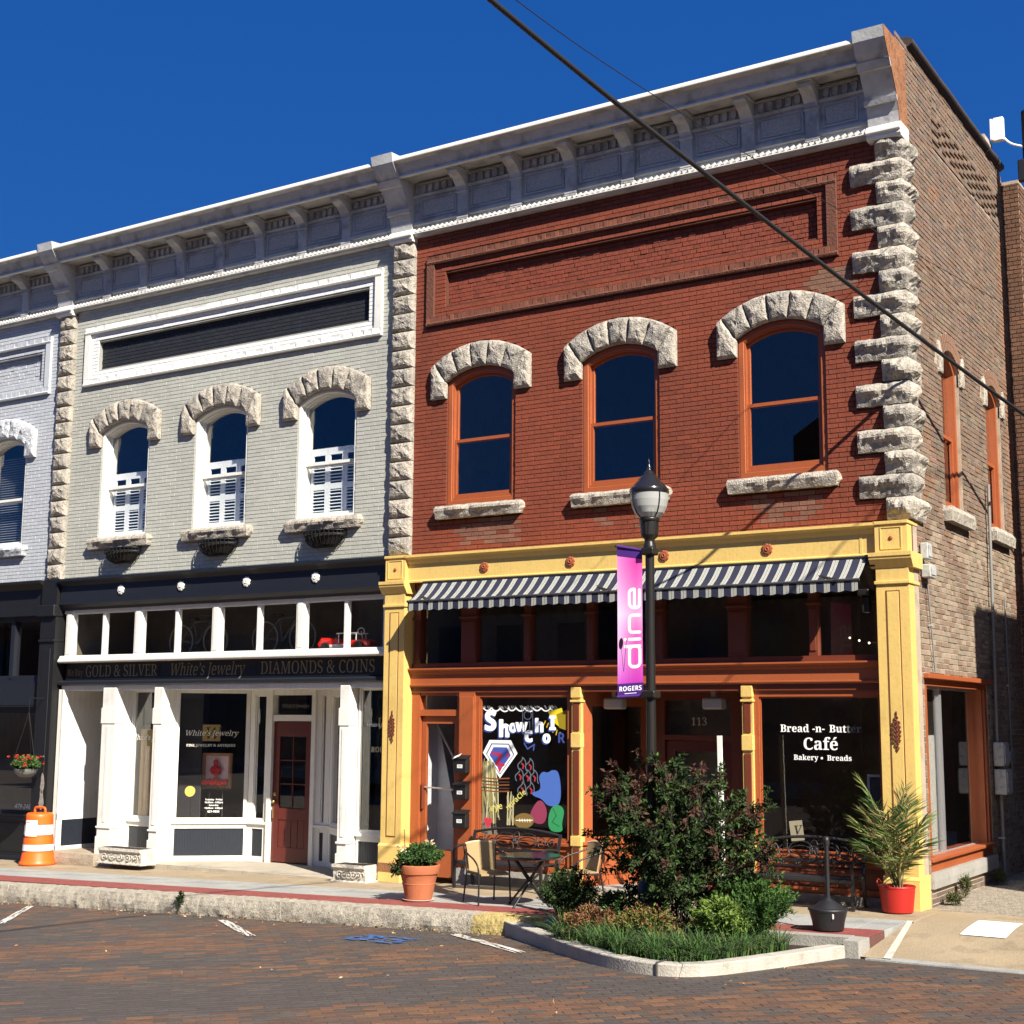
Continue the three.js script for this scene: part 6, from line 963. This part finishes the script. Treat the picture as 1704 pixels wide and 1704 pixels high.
// ---------------------------------------------------------------- bistro set and benches (built facing +x, then turned)
const wick = M('tan wicker', [0.42, 0.3, 0.14], { map: 'weave', size: 0.16, rough: 0.7, bump: 0.004, bsize: 0.05 });
function place(t, x, z, turn) { t.position.set(x, walkY(x) + 0.004, z); t.rotation.y = turn; }
function wickerChair(label) {
  const t = thing('wicker_chair', label, 'chair', [0, 0, 0], 'wicker chairs at the bistro table');
  const seat = new THREE.BoxGeometry(0.4, 0.022, 0.38, 8, 1, 8); { const p = seat.attributes.position; for (let i = 0; i < p.count; i++) { const x = p.getX(i), z = p.getZ(i); p.setY(i, p.getY(i) - 0.012 * (1 - x * x * 20) * (1 - z * z * 20) - (x > 0.15 ? 0.015 : 0)); } seat.computeVertexNormals(); } seat.translate(0.02, 0.375, 0); put(t, 'seat', uvm(seat), wick);
  const bk = new THREE.BoxGeometry(0.02, 0.36, 0.4, 1, 8, 10); { const p = bk.attributes.position; for (let i = 0; i < p.count; i++) { const y = p.getY(i) + 0.18, z = p.getZ(i); p.setXYZ(i, p.getX(i) - 0.19 - y * 0.17 + z * z * 0.7, 0.36 + y + (y > 0.3 ? -z * z * 0.5 : 0), z * (0.88 + 0.3 * y)); } bk.computeVertexNormals(); } put(t, 'backrest', uvm(bk), wick);
  put(t, 'back_rim', tube([-0.21, -0.12, 0, 0.12, 0.21].map(z => V(-0.252 + z * z * 0.7, 0.722 - z * z * 0.5, z)), 0.014, 20, 6), M('pale wicker rim', [0.5, 0.4, 0.24], { rough: 0.7 }));
  for (const s of [-1, 1]) {
    put(t, 'arm', tube([V(-0.24, 0.63, s * 0.21), V(-0.1, 0.585, s * 0.225), V(0.08, 0.53, s * 0.225), V(0.165, 0.46, s * 0.215), V(0.185, 0.36, s * 0.205)], 0.011, 20, 7), mIron);
    put(t, 'leg', bar(V(0.185, 0.37, s * 0.205), V(0.2, 0, s * 0.215), 0.011), mIron); put(t, 'leg', bar(V(-0.2, 0.37, s * 0.19), V(-0.26, 0, s * 0.21), 0.011), mIron);
    put(t, 'side_rail', bar(V(-0.2, 0.36, s * 0.195), V(0.19, 0.36, s * 0.205), 0.01), mIron); put(t, 'back_post', bar(V(-0.19, 0.36, s * 0.195), V(-0.25, 0.68, s * 0.215), 0.01), mIron);
  }
  return t;
}
place(wickerChair('tan wicker armchair drawn up to the bistro table next to the terracotta pot'), -4.88, 1.72, -0.55);
place(wickerChair('tan wicker armchair between the bistro table and the planting island'), -3.86, 1.25, -2.2);
{
  const t = thing('bistro_table', 'round black metal bistro table with crossed legs', 'table', [0, 0, 0]);
  put(t, 'tabletop', lathe([[0, 0.555], [0.37, 0.555], [0.39, 0.57], [0.39, 0.588], [0.375, 0.595], [0, 0.592]], 44), M('black enamel top', [0.012, 0.014, 0.017], { rough: 0.22, coat: 0.4 }));
  for (const [a, s] of [[0.5, 1], [0.5 + Math.PI, 1], [2.07, 1], [2.07 + Math.PI, 1]]) { const c = Math.cos(a), q = Math.sin(a); put(t, 'leg', tube([V(-c * 0.26 + q * 0.03, 0.56, -q * 0.26 - c * 0.03), V(0, 0.3, 0).add(V(q * 0.02, 0, -c * 0.02)), V(c * 0.31, 0, q * 0.31)], 0.014, 12, 6), mIron); }
  put(t, 'ring', norm(new THREE.TorusGeometry(0.13, 0.008, 6, 24).rotateX(Math.PI / 2).translate(0, 0.43, 0)), mIron);
  place(t, -4.28, 1.72, 0.4);
}
function bench(label, L) { // local: length along x, looks along +z
  const t = thing('scroll_bench', label, 'bench', [0, 0, 0], 'scrollwork benches on the sidewalk'), h = L / 2, im = M('bench iron', [0.022, 0.02, 0.02], { rough: 0.42, map: 'metal', size: 0.4 });
  for (let k = 0; k < 6; k++) put(t, 'seat_slat', RB(-h + 0.02, h - 0.02, 0.345, 0.362, -0.17 + k * 0.062, -0.122 + k * 0.062, 0.006), im);
  put(t, 'seat_rail', [RB(-h, h, 0.315, 0.352, 0.19, 0.22, 0.006), RB(-h, h, 0.315, 0.352, -0.2, -0.17, 0.006)], im);
  const by = y => -0.2 - (y - 0.35) * 0.28, arc = (x, b) => b + 0.07 * (1 - (x / h) * (x / h));
  const top = []; for (let k = 0; k <= 10; k++) { const x = -h + L * k / 10; top.push(V(x, arc(x, 0.71), by(0.74))); } put(t, 'top_rail', tube(top, 0.02, 40, 6), im);
  put(t, 'back_rail', [beam(V(-h, 0.5, by(0.5)), V(h, 0.5, by(0.5)), 0.035, 0.02), beam(V(-h, 0.44, by(0.44)), V(h, 0.44, by(0.44)), 0.02, 0.015)], im);
  const spiral = (cx, cy, r, dir, turns, a0) => { const p = []; for (let k = 0; k <= 22; k++) { const u = k / 22, a = a0 + dir * turns * 6.283 * u, q = r * (1 - 0.78 * u), y = cy + Math.sin(a) * q; p.push(V(cx + Math.cos(a) * q, y, by(y))); } return tube(p, 0.008, 40, 5); };
  const oval = (cx, cy, a, b) => { const p = []; for (let k = 0; k < 20; k++) { const q = 6.283 * k / 20, y = cy + Math.sin(q) * b; p.push(V(cx + Math.cos(q) * a, y, by(y))); } return tube(p, 0.008, 40, 5, true); };
  for (const s of [-1, 1]) { put(t, 'scroll', [spiral(s * h * 0.82, 0.61, 0.075, s, 1.4, 1), spiral(s * h * 0.58, 0.6, 0.08, -s, 1.3, 2)], im); put(t, 'oval', [oval(s * h * 0.26, 0.62, h * 0.24, 0.1), oval(s * h * 0.26, 0.62, h * 0.2, 0.05)], im); put(t, 'scroll', [spiral(s * h * 0.6, 0.47, 0.03, s, 1.2, 0), spiral(s * h * 0.3, 0.47, 0.03, -s, 1.2, 0)], im); }
  put(t, 'centre_medallion', [oval(0, 0.63, 0.05, 0.11), spiral(0, 0.63, 0.04, 1, 1.2, 0)], im);
  for (const s of [-1, 1]) {
    put(t, 'leg', beam(V(s * h, 0, 0.2), V(s * h, 0.36, 0.2), 0.035, 0.035), im); put(t, 'leg', beam(V(s * h, 0, -0.26), V(s * h, 0.36, -0.19), 0.035, 0.035), im); put(t, 'back_post', beam(V(s * h, 0.34, -0.19), V(s * h, 0.73, by(0.73)), 0.035, 0.03), im);
    put(t, 'arm', tube([V(s * h, 0.52, by(0.52)), V(s * h, 0.55, -0.05), V(s * h, 0.545, 0.12), V(s * h, 0.49, 0.21), V(s * h, 0.36, 0.21)], 0.018, 24, 6), im);
  }
  return t;
}
place(bench('black scrollwork bench below the painted window, behind the bistro table', 1.36), -5.5, 0.36, 0);
place(bench('black scrollwork bench below the cafe lettering, beside the red tub', 1.26), -1.3, 0.36, 0);
// ---------------------------------------------------------------- small street things
{
  const X = -0.37, Z = 2.2, y0 = 0.002, t = thing('cigarette_receptacle', 'black weighted cigarette receptacle with a thin upright neck on the red paving', 'ash bin', [X, y0, Z]), T3 = g => norm(g).translate(X, y0, Z), pl = M('black moulded plastic', [0.012, 0.012, 0.014], { rough: 0.5, map: 'metal', size: 0.3 });
  put(t, 'tub', T3(lathe([[0, 0], [0.15, 0], [0.155, 0.01], [0.165, 0.08], [0.195, 0.19], [0.207, 0.2], [0.205, 0.222], [0.17, 0.226], [0, 0.2]], 36)), pl);
  put(t, 'cone', T3(lathe([[0.16, 0.22], [0.12, 0.255], [0.07, 0.29], [0.035, 0.31], [0.028, 0.33], [0, 0.33]], 28)), pl);
  put(t, 'neck', T3(lathe([[0.024, 0.32], [0.022, 0.84], [0.03, 0.85], [0.034, 0.9], [0.028, 0.93], [0, 0.94]], 16)), pl);
  put(t, 'tag', RB(X + 0.1, X + 0.118, y0 + 0.13, y0 + 0.18, Z + 0.158, Z + 0.166, 0.003), M('steel tag', [0.6, 0.6, 0.6], { rough: 0.4 }));
}
{
  const X = -2.14, Z = 0.9, y0 = walkY(X) + 0.004, t = thing('white_post', 'tall narrow white board leaning up behind the big dark shrub', 'post', [X, y0, Z]);
  put(t, 'board', [beam(V(X + 0.03, y0 + 0.02, Z), V(X - 0.0, y0 + 1.99, Z - 0.02), 0.055, 0.03)], mWhite);
  put(t, 'red_bucket', norm(lathe([[0, 0], [0.1, 0], [0.13, 0.24], [0.12, 0.24], [0, 0.2]], 24)).translate(X - 0.02, y0, Z), M('red plastic'));
}
{ // weeds at the foot of the alley wall
  for (const [x, z, h] of [[0.14, -0.62, 0.14], [0.12, -1.25, 0.3], [0.12, -2.95, 0.22]]) { const b = bush({ c: [x, z], r: [0.08, 0.09], y0: 0.0, y1: h, stems: 14, per: 26, foot: 0.03, bare: 0.05, len: 0.06, wid: 0.014, fluff: 0.03, col: [[0.09, 0.11, 0.04], [0.07, 0.1, 0.03], [0.14, 0.12, 0.05]] }); solo('weed', [leaves(b.lv)], leafMat, 'dusty green weed at the foot of the alley wall', 'weed', [x, 0, z], 'weeds along the alley wall'); }
  const b = bush({ c: [-9.0, 2.79], r: [0.06, 0.03], y0: -0.4, y1: -0.12, stems: 8, per: 22, foot: 0.02, bare: 0.2, len: 0.05, wid: 0.02, fluff: 0.02, col: gDark }); solo('weed', [leaves(b.lv)], leafMat, 'small dark green weed growing from the granite kerb', 'weed', [-9.0, -0.4, 2.79]);
  const l = []; for (let k = 0; k < 420; k++) { const near = rnd() < 0.75, x = near ? rr(-13, -3.6) : rr(-9, 3), z = near ? 2.8 + Math.pow(rnd(), 3) * 0.5 : rr(3, 8); l.push([V(x, roadY(x, z) + 0.012 + rnd() * 0.012, z), V(rr(-1, 1), rr(-.15, .3), rr(-1, 1)).normalize(), rr(0.02, 0.055), rr(0.012, 0.03), one([[0.22, 0.1, 0.04], [0.3, 0.17, 0.06], [0.14, 0.07, 0.03], [0.35, 0.28, 0.18]])]); }
  solo('fallen_leaves', leaves(l), M('dry leaf', [1, 1, 1], { vc: true, side: 1, rough: 0.9 }), 'dry brown leaves gathered along the granite kerb', 'leaves', [-8, -0.4, 3], null, 'stuff');
}
// ---------------------------------------------------------------- things seen behind the glass
{
  const t = thing('toy_fire_engine', 'red toy fire engine with white ladder rails in the transom window', 'toy', [-8.85, 3.12, -0.45]), rp = M('toy red enamel', [0.6, 0.015, 0.01], { rough: 0.3, coat: 0.5 }), X = -8.9, Y = 3.13, Z = -0.42;
  put(t, 'body', [shapeX(new THREE.Shape([[X - 0.48, Y + 0.06], [X + 0.5, Y + 0.06], [X + 0.52, Y + 0.15], [X + 0.4, Y + 0.2], [X + 0.12, Y + 0.18], [X + 0.08, Y + 0.14], [X - 0.1, Y + 0.14], [X - 0.14, Y + 0.22], [X - 0.44, Y + 0.23], [X - 0.52, Y + 0.14]].map(p => new THREE.Vector2(...p))), Z - 0.13, Z + 0.13, 0.03)], rp);
  put(t, 'side_panel', B(X - 0.34, X + 0.06, Y + 0.075, Y + 0.12, Z + 0.13, Z + 0.14), mWhite);
  put(t, 'ladder_rails', [-0.12, 0.12].flatMap(dz => [bar(V(X - 0.12, Y + 0.29, Z + dz), V(X + 0.3, Y + 0.29, Z + dz), 0.01, 6), ...[-0.08, 0.08, 0.26].map(dx => bar(V(X + dx, Y + 0.14, Z + dz), V(X + dx, Y + 0.29, Z + dz), 0.008, 6))]), M('toy white enamel', [0.75, 0.72, 0.66], { rough: 0.4 }));
  put(t, 'steering_wheel', [norm(new THREE.TorusGeometry(0.05, 0.009, 6, 20).rotateY(0.8).translate(X + 0.26, Y + 0.32, Z)), bar(V(X + 0.3, Y + 0.16, Z), V(X + 0.26, Y + 0.32, Z), 0.008, 5)], M('toy white enamel'));
  for (const dx of [-0.32, 0.34]) for (const dz of [-0.15, 0.15]) { const w = new THREE.CylinderGeometry(0.08, 0.08, 0.04, 20); w.rotateX(Math.PI / 2); w.translate(X + dx, Y + 0.075, Z + dz); put(t, 'wheel', w, mBlack); }
  const bike = (x, lab) => { const b = thing('bicycle', lab, 'bicycle', [x, 3.12, -0.7], 'old bicycles on the transom shelf'), fm = M('bicycle frame enamel', [0.09, 0.1, 0.11], { rough: 0.4 }), Y2 = 3.125, Z2 = -0.7, R = 0.27; for (const dx of [-0.4, 0.4]) { put(b, 'wheel', [norm(new THREE.TorusGeometry(R, 0.014, 8, 36).translate(x + dx, Y2 + R + 0.014, Z2)), ...Array.from({ length: 12 }, (_, k) => bar(V(x + dx, Y2 + R + 0.014, Z2), V(x + dx + Math.cos(k * 0.5236) * R, Y2 + R + 0.014 + Math.sin(k * 0.5236) * R, Z2), 0.002, 3))], M('bicycle tyre', [0.22, 0.22, 0.21], { rough: 0.7 })); } const bb = V(x - 0.02, Y2 + 0.24, Z2), st = V(x - 0.1, Y2 + 0.6, Z2), hd = V(x + 0.28, Y2 + 0.62, Z2); put(b, 'frame', [bar(bb, st, 0.013), bar(bb, hd, 0.013), bar(st, hd, 0.013), bar(bb, V(x - 0.4, Y2 + 0.284, Z2), 0.01), bar(st, V(x - 0.4, Y2 + 0.284, Z2), 0.01), bar(hd, V(x + 0.4, Y2 + 0.284, Z2), 0.012)], fm); put(b, 'saddle', RB(x - 0.2, x - 0.02, Y2 + 0.63, Y2 + 0.67, Z2 - 0.05, Z2 + 0.05, 0.02), mBlack); put(b, 'handlebar', tube([V(x + 0.2, Y2 + 0.7, Z2 - 0.2), V(x + 0.28, Y2 + 0.7, Z2 - 0.08), V(x + 0.28, Y2 + 0.7, Z2 + 0.08), V(x + 0.2, Y2 + 0.7, Z2 + 0.2)], 0.01, 14, 6), fm); };
  bike(-12.35, 'dim old bicycle on the shelf behind the left transom panes'); bike(-10.45, 'dim old bicycle on the shelf beside the red toy fire engine');
}
{
  const t = thing('framed_display', 'wooden framed display with a red bust and red flowers in the jewelry window', 'display', [-12.15, 0.95, -1.05]), X = -12.15, Z = -1.05;
  put(t, 'frame', rectRing(X - 0.32, X + 0.32, 0.96, 1.54, 0.045, 0.045, 0.045, Z - 0.03, Z + 0.02), M('oak', [0.3, 0.15, 0.07], { map: 'wood', rough: 0.6 }));
  put(t, 'backing', B(X - 0.29, X + 0.29, 0.99, 1.51, Z - 0.03, Z - 0.02), M('pale pink card', [0.55, 0.42, 0.42], { rough: 0.9 }));
  put(t, 'bust', norm(lathe([[0, 1.06], [0.09, 1.07], [0.05, 1.12], [0.03, 1.17], [0.1, 1.2], [0.13, 1.26], [0.1, 1.31], [0.05, 1.33], [0.045, 1.36], [0.06, 1.39], [0.03, 1.43], [0, 1.435]], 24)).scale(1, 1, 0.3).translate(X, 0, Z + 0.03), M('red velvet', [0.36, 0.02, 0.02], { rough: 0.9 }));
  const f = []; for (let k = 0; k < 9; k++) { const s = new THREE.IcosahedronGeometry(0.045, 1); s.translate(X - 0.24 + k * 0.06, 1.05 + (k % 3) * 0.012, Z + 0.05); f.push(norm(s)); } put(t, 'red_flowers', f, M('red silk', [0.6, 0.025, 0.015], { rough: 0.7 }));
  put(t, 'easel', [bar(V(X - 0.2, 0.36, Z + 0.05), V(X - 0.1, 1.3, Z - 0.05), 0.012), bar(V(X + 0.2, 0.36, Z + 0.05), V(X + 0.1, 1.3, Z - 0.05), 0.012), bar(V(X - 0.33, 0.955, Z + 0.04), V(X + 0.33, 0.955, Z + 0.04), 0.012)], mBlack);
  const c = new THREE.CylinderGeometry(0.085, 0.085, 0.03, 28); c.rotateX(Math.PI / 2); c.rotateY(0.5); c.translate(-12.32, 0.92, -0.62);
  const k = thing('gold_plate', 'round gold plate on a stand low in the jewelry window', 'plate', [-12.32, 0.36, -0.62]); put(k, 'plate', c, M('gold leaf', [0.8, 0.52, 0.1], { rough: 0.5 })); put(k, 'stand', bar(V(-12.32, 0.36, -0.64), V(-12.32, 0.9, -0.64), 0.01), mBlack);
  const q = thing('framed_picture', 'small white framed picture standing in the recessed cafe window', 'picture', [-4.3, 0.55, -1.0]); put(q, 'frame', rectRing(-4.5, -4.18, 0.86, 1.22, 0.025, 0.025, 0.025, -1.02, -1.0), M('dark red frame', [0.16, 0.03, 0.02])); put(q, 'print', B(-4.48, -4.2, 0.88, 1.2, -1.02, -1.01), M('sketch paper', [0.55, 0.55, 0.52], { map: 'stone', size: 0.25 })); put(q, 'stand', bar(V(-4.34, 0.5, -1.05), V(-4.34, 0.9, -1.02), 0.012), mBlack);
  const s = thing('string_lights', 'short row of small white bulbs strung inside the cafe', 'string lights', [-0.9, 2.95, -1.0]); const wp = [V(-1.15, 3.2, -1.0), V(-0.9, 3.13, -1.0), V(-0.55, 3.1, -1.0)]; put(s, 'wire', tube(wp, 0.003, 12, 4), mIron); for (let i = 0; i < 5; i++) { const p = new THREE.CatmullRomCurve3(wp).getPoint(i / 4); const b = new THREE.SphereGeometry(0.014, 10, 8); b.translate(p.x, p.y - 0.014, p.z); put(s, 'bulb', b, new THREE.MeshStandardMaterial({ name: 'lit bulb', color: 0xffffff, emissive: 0xffe9c4, emissiveIntensity: 1.2 })); }
  const pl = new THREE.PointLight(0xffe9c4, 0.04, 4); pl.position.set(0.05, 0.1, 0.06); pl.castShadow = true; s.add(pl);
  const n = thing('window_card', 'cream card with a dark mark leaning in the cafe window', 'card', [-1.62, 0.55, -0.2]); { const p = new THREE.PlaneGeometry(0.17, 0.24); p.rotateZ(0.12); p.translate(-1.6, 0.8, -0.16); put(n, 'card', p, new THREE.MeshStandardMaterial({ name: 'cream card', side: THREE.DoubleSide, map: canvasTex(64, 96, (x, w, h) => { x.fillStyle = '#a8a184'; x.fillRect(0, 0, w, h); x.fillStyle = '#2a281c'; x.font = 'italic bold 60px serif'; x.textAlign = 'center'; x.fillText('V', 32, 66); }) })); }
  const m = thing('wall_poster', 'grey framed notice in the cafe window behind the palm', 'notice', [-0.6, 1.2, -0.14]); put(m, 'frame', rectRing(-0.7, -0.46, 1.1, 1.5, 0.03, 0.03, 0.03, -0.17, -0.155), M('grey frame', [0.3, 0.3, 0.33])); put(m, 'sheet', B(-0.68, -0.48, 1.12, 1.48, -0.17, -0.162), M('navy sheet', [0.02, 0.025, 0.05], { map: 'stone', size: 0.2 }));
}
// ---------------------------------------------------------------- alley side: meters, conduits, pole, wires
{
  const gb = M('grey painted steel', [0.5, 0.52, 0.52], { map: 'grime', size: 0.4, rough: 0.5 }), pipe = M('grey conduit', [0.22, 0.22, 0.21], { map: 'metal', rough: 0.5 });
  const box = (lab, y0, y1, z0, z1, d) => { const t = thing('meter_box', lab, 'utility box', [0.05, y0, (z0 + z1) / 2], 'utility boxes on the alley wall'); put(t, 'box', [RB(0.006, d, y0, y1, z0, z1, 0.015)], gb); put(t, 'cover', RB(d, d + 0.012, y0 + 0.03, y1 - 0.03, z0 + 0.03, z1 - 0.03, 0.005), gb); return t; };
  const b1 = box('upper of two grey meter boxes beside the alley window', 1.54, 1.86, -3.62, -3.34, 0.15); put(b1, 'meter', norm(new THREE.CylinderGeometry(0.075, 0.08, 0.1, 20).rotateZ(Math.PI / 2).translate(0.12, 1.66, -3.72)), M('meter glass', [0.25, 0.26, 0.27], { rough: 0.15 }));
  box('lower of two grey meter boxes beside the alley window', 1.16, 1.5, -3.66, -3.34, 0.17); box('small grey junction box high on the corner beside the yellow capital', 4.06, 4.26, -0.42, -0.24, 0.1); box('lower small grey junction box on the corner beside the yellow capital', 3.84, 4.0, -0.5, -0.26, 0.12);
  const con = (lab, pts, r) => { const t = thing('conduit', lab, 'conduit', [0.03, pts.at(-1)[1], pts.at(-1)[2]], 'conduits on the alley wall'); put(t, 'pipe', pts.slice(1).map((p, i) => bar(V(...pts[i]), V(...p), r)), pipe); put(t, 'strap', pts.slice(1).map((p, i) => { const m = V(...pts[i]).lerp(V(...p), 0.5); return B(0.0, m.x + r + 0.004, m.y - 0.012, m.y + 0.012, m.z - r - 0.012, m.z + r + 0.012); }), gb); };
  con('long grey service conduit rising from the meter boxes up the alley wall', [[0.05, 5.45, -3.55], [0.05, 1.86, -3.42]], 0.022); con('grey conduit running from the meter boxes to the ground', [[0.06, 1.16, -3.48], [0.06, 0.0, -3.48]], 0.026); con('thin grey conduit dropping from the corner boxes to the alley window head', [[0.03, 3.84, -0.42], [0.03, 2.72, -0.62]], 0.01); con('thin dark conduit on the rear of the alley wall', [[0.03, 3.9, -4.3], [0.03, 1.4, -4.3]], 0.012);
  const pole = thing('utility_pole', 'dark wooden utility pole in the alley behind the corner building', 'pole', [0.54, 0, -5]); put(pole, 'shaft', bar(V(0.54, -0.1, -5), V(0.54, 11.45, -5), 0.13, 14, 0.1), M('creosoted wood', [0.02, 0.016, 0.013], { map: 'wood', rough: 0.95 })); put(pole, 'hardware', [RB(0.38, 0.5, 10.3, 10.65, -4.95, -4.85, 0.02)], mIron);
  const an = thing('antenna_box', 'white antenna box on a curved arm beside the roof parapet', 'antenna', [0.13, 10.9, -4.9], null), wp = M('white plastic', [0.78, 0.78, 0.76], { rough: 0.4 });
  put(an, 'housing', [RB(0.04, 0.2, 11.02, 11.4, -4.95, -4.85, 0.02), RB(-0.0, 0.04, 11.04, 11.38, -4.98, -4.82, 0.01)], wp); put(an, 'arm', tube([V(0.16, 11.1, -4.9), V(0.28, 10.96, -4.92), V(0.46, 10.88, -4.96)], 0.02, 14, 6), wp);
  const wire = (lab, pts, r) => solo('overhead_wire', tube(pts.map(p => V(...p)), r, 60, 6), M('black cable', [0.012, 0.012, 0.013], { rough: 0.6 }), lab, 'wire', pts[0], 'overhead wires');
  wire('thick black bundled cable slanting across the front of the red building', [[-0.95, 8.1, 13.5], [-0.82, 7.68, 7.97], [-0.27, 7.1, 3.69], [0.84, 6.13, -2.33], [1.62, 5.55, -6.6], [2.6, 5.0, -12.05]], 0.024);
  wire('thin black wire running just above the thick cable', [[-0.9, 8.0, 12], [-0.75, 7.78, 7.71], [-0.62, 7.84, 5.2], [-0.3, 7.9, 2.0], [0.5, 8.1, -4.9]], 0.0045);
  wire('dark service wire strung above the alley towards the street', [[5.86, 10.78, 2.88], [4.84, 9.73, 2.88], [3.2, 7.9, 2.88], [1.0, 4.9, 4.4]].slice(0, 2).concat([[2.2, 7.0, 2.9], [9.5, 14.4, 2.9]]).sort((a, b) => a[0] - b[0]), 0.014);
}
// ---------------------------------------------------------------- out of frame: neighbour across the alley, shops across the street
{
  const ab = thing('brick_building', 'plain brown brick building across the alley', 'building', [8, 0, -10]), bm = M('brown brick wall', [0.16, 0.085, 0.05], { map: 'brick', size: 0.6, rough: 0.95 }); put(ab, 'wall', B(5.4, 14, -0.1, 8.75, -24, 0.4), bm); put(ab, 'roof', B(5.41, 14.1, 8.75, 8.85, -24.1, 0.3), mRoof);
  const rear = thing('brick_building', 'dark brick rear wing closing off the alley', 'building', [2.5, 0, -13]); put(rear, 'wall', B(-0.02, 5.4, -0.1, 5.2, -14, -12), bm); put(rear, 'roof', B(-0.1, 5.4, 5.2, 5.4, -14.1, -11.9), mRoof);
  const cols = [[0.16, 0.08, 0.05], [0.28, 0.22, 0.16], [0.2, 0.08, 0.05], [0.2, 0.08, 0.05], [0.3, 0.26, 0.2], [0.14, 0.07, 0.05], [0.24, 0.1, 0.06], [0.28, 0.25, 0.22], [0.2, 0.19, 0.17], [0.26, 0.2, 0.14], [0.14, 0.08, 0.05]];
  [[-92, -76, 9], [-76, -60, 9.8], [-60, -46, 9.0], [-46, -34, 9.6], [-34, -22, 11.3], [-22, -11, 10.8], [-11, 0, 10.4], [0, 12, 9.4], [12, 28, 9.6], [28, 46, 9.0], [46, 70, 9.8]].forEach(([a, b, h], i) => {
    const t = thing('brick_building', ['wide brown brick shop far down the opposite side', 'tall tan brick shop far down the opposite side', 'red brick corner shop far down the opposite side', 'dark red brick shop across the street', 'tan brick shop across the street', 'brown brick shop with a raised end bay across the street', 'red brick shop across the street with a flat parapet', 'grey brick shop across the street', 'wide grey brick shop across the street past the alley', 'low tan brick shop beyond the wide grey one', 'brown brick corner block at the end of the opposite row'][i], 'building', [(a + b) / 2, -0.2, 32]), wm = M('across brick ' + i, cols[i], { map: 'brick', size: 0.8, rough: 0.95 });
    put(t, 'wall', B(a, b, -0.6, h, 32, 40), wm); put(t, 'parapet', B(a - 0.05, b + 0.05, h, h + 0.25, 31.8, 40), mConc); if (i === 5) put(t, 'upper_storey', poly([[a + 8.3, h + 0.25], [b + 0.0, h + 0.25], [b, h + 1.9], [b - 1.4, h + 2.6], [a + 8.3, h + 1.8]], 31.9, 39), wm);
    for (let k = 0; k < 4; k++) { const x = a + 1.4 + k * (b - a - 2.4) / 3.3; put(t, 'window', B(x, x + 1.2, 4.2, 6.0, 31.96, 32.05), M('dark shop glass', [0.01, 0.012, 0.014], { rough: 0.1 })); put(t, 'shop_window', B(x - 0.4, x + 1.5, 0.4, 3.0, 31.96, 32.05), M('dark shop glass')); }
  });
  solo('sidewalk', B(-92, 70, -0.4, -0.02, 28.5, 32), mConc, null, null, [-17, -0.4, 30], null, 'structure');
}
renderer.render(scene, camera);
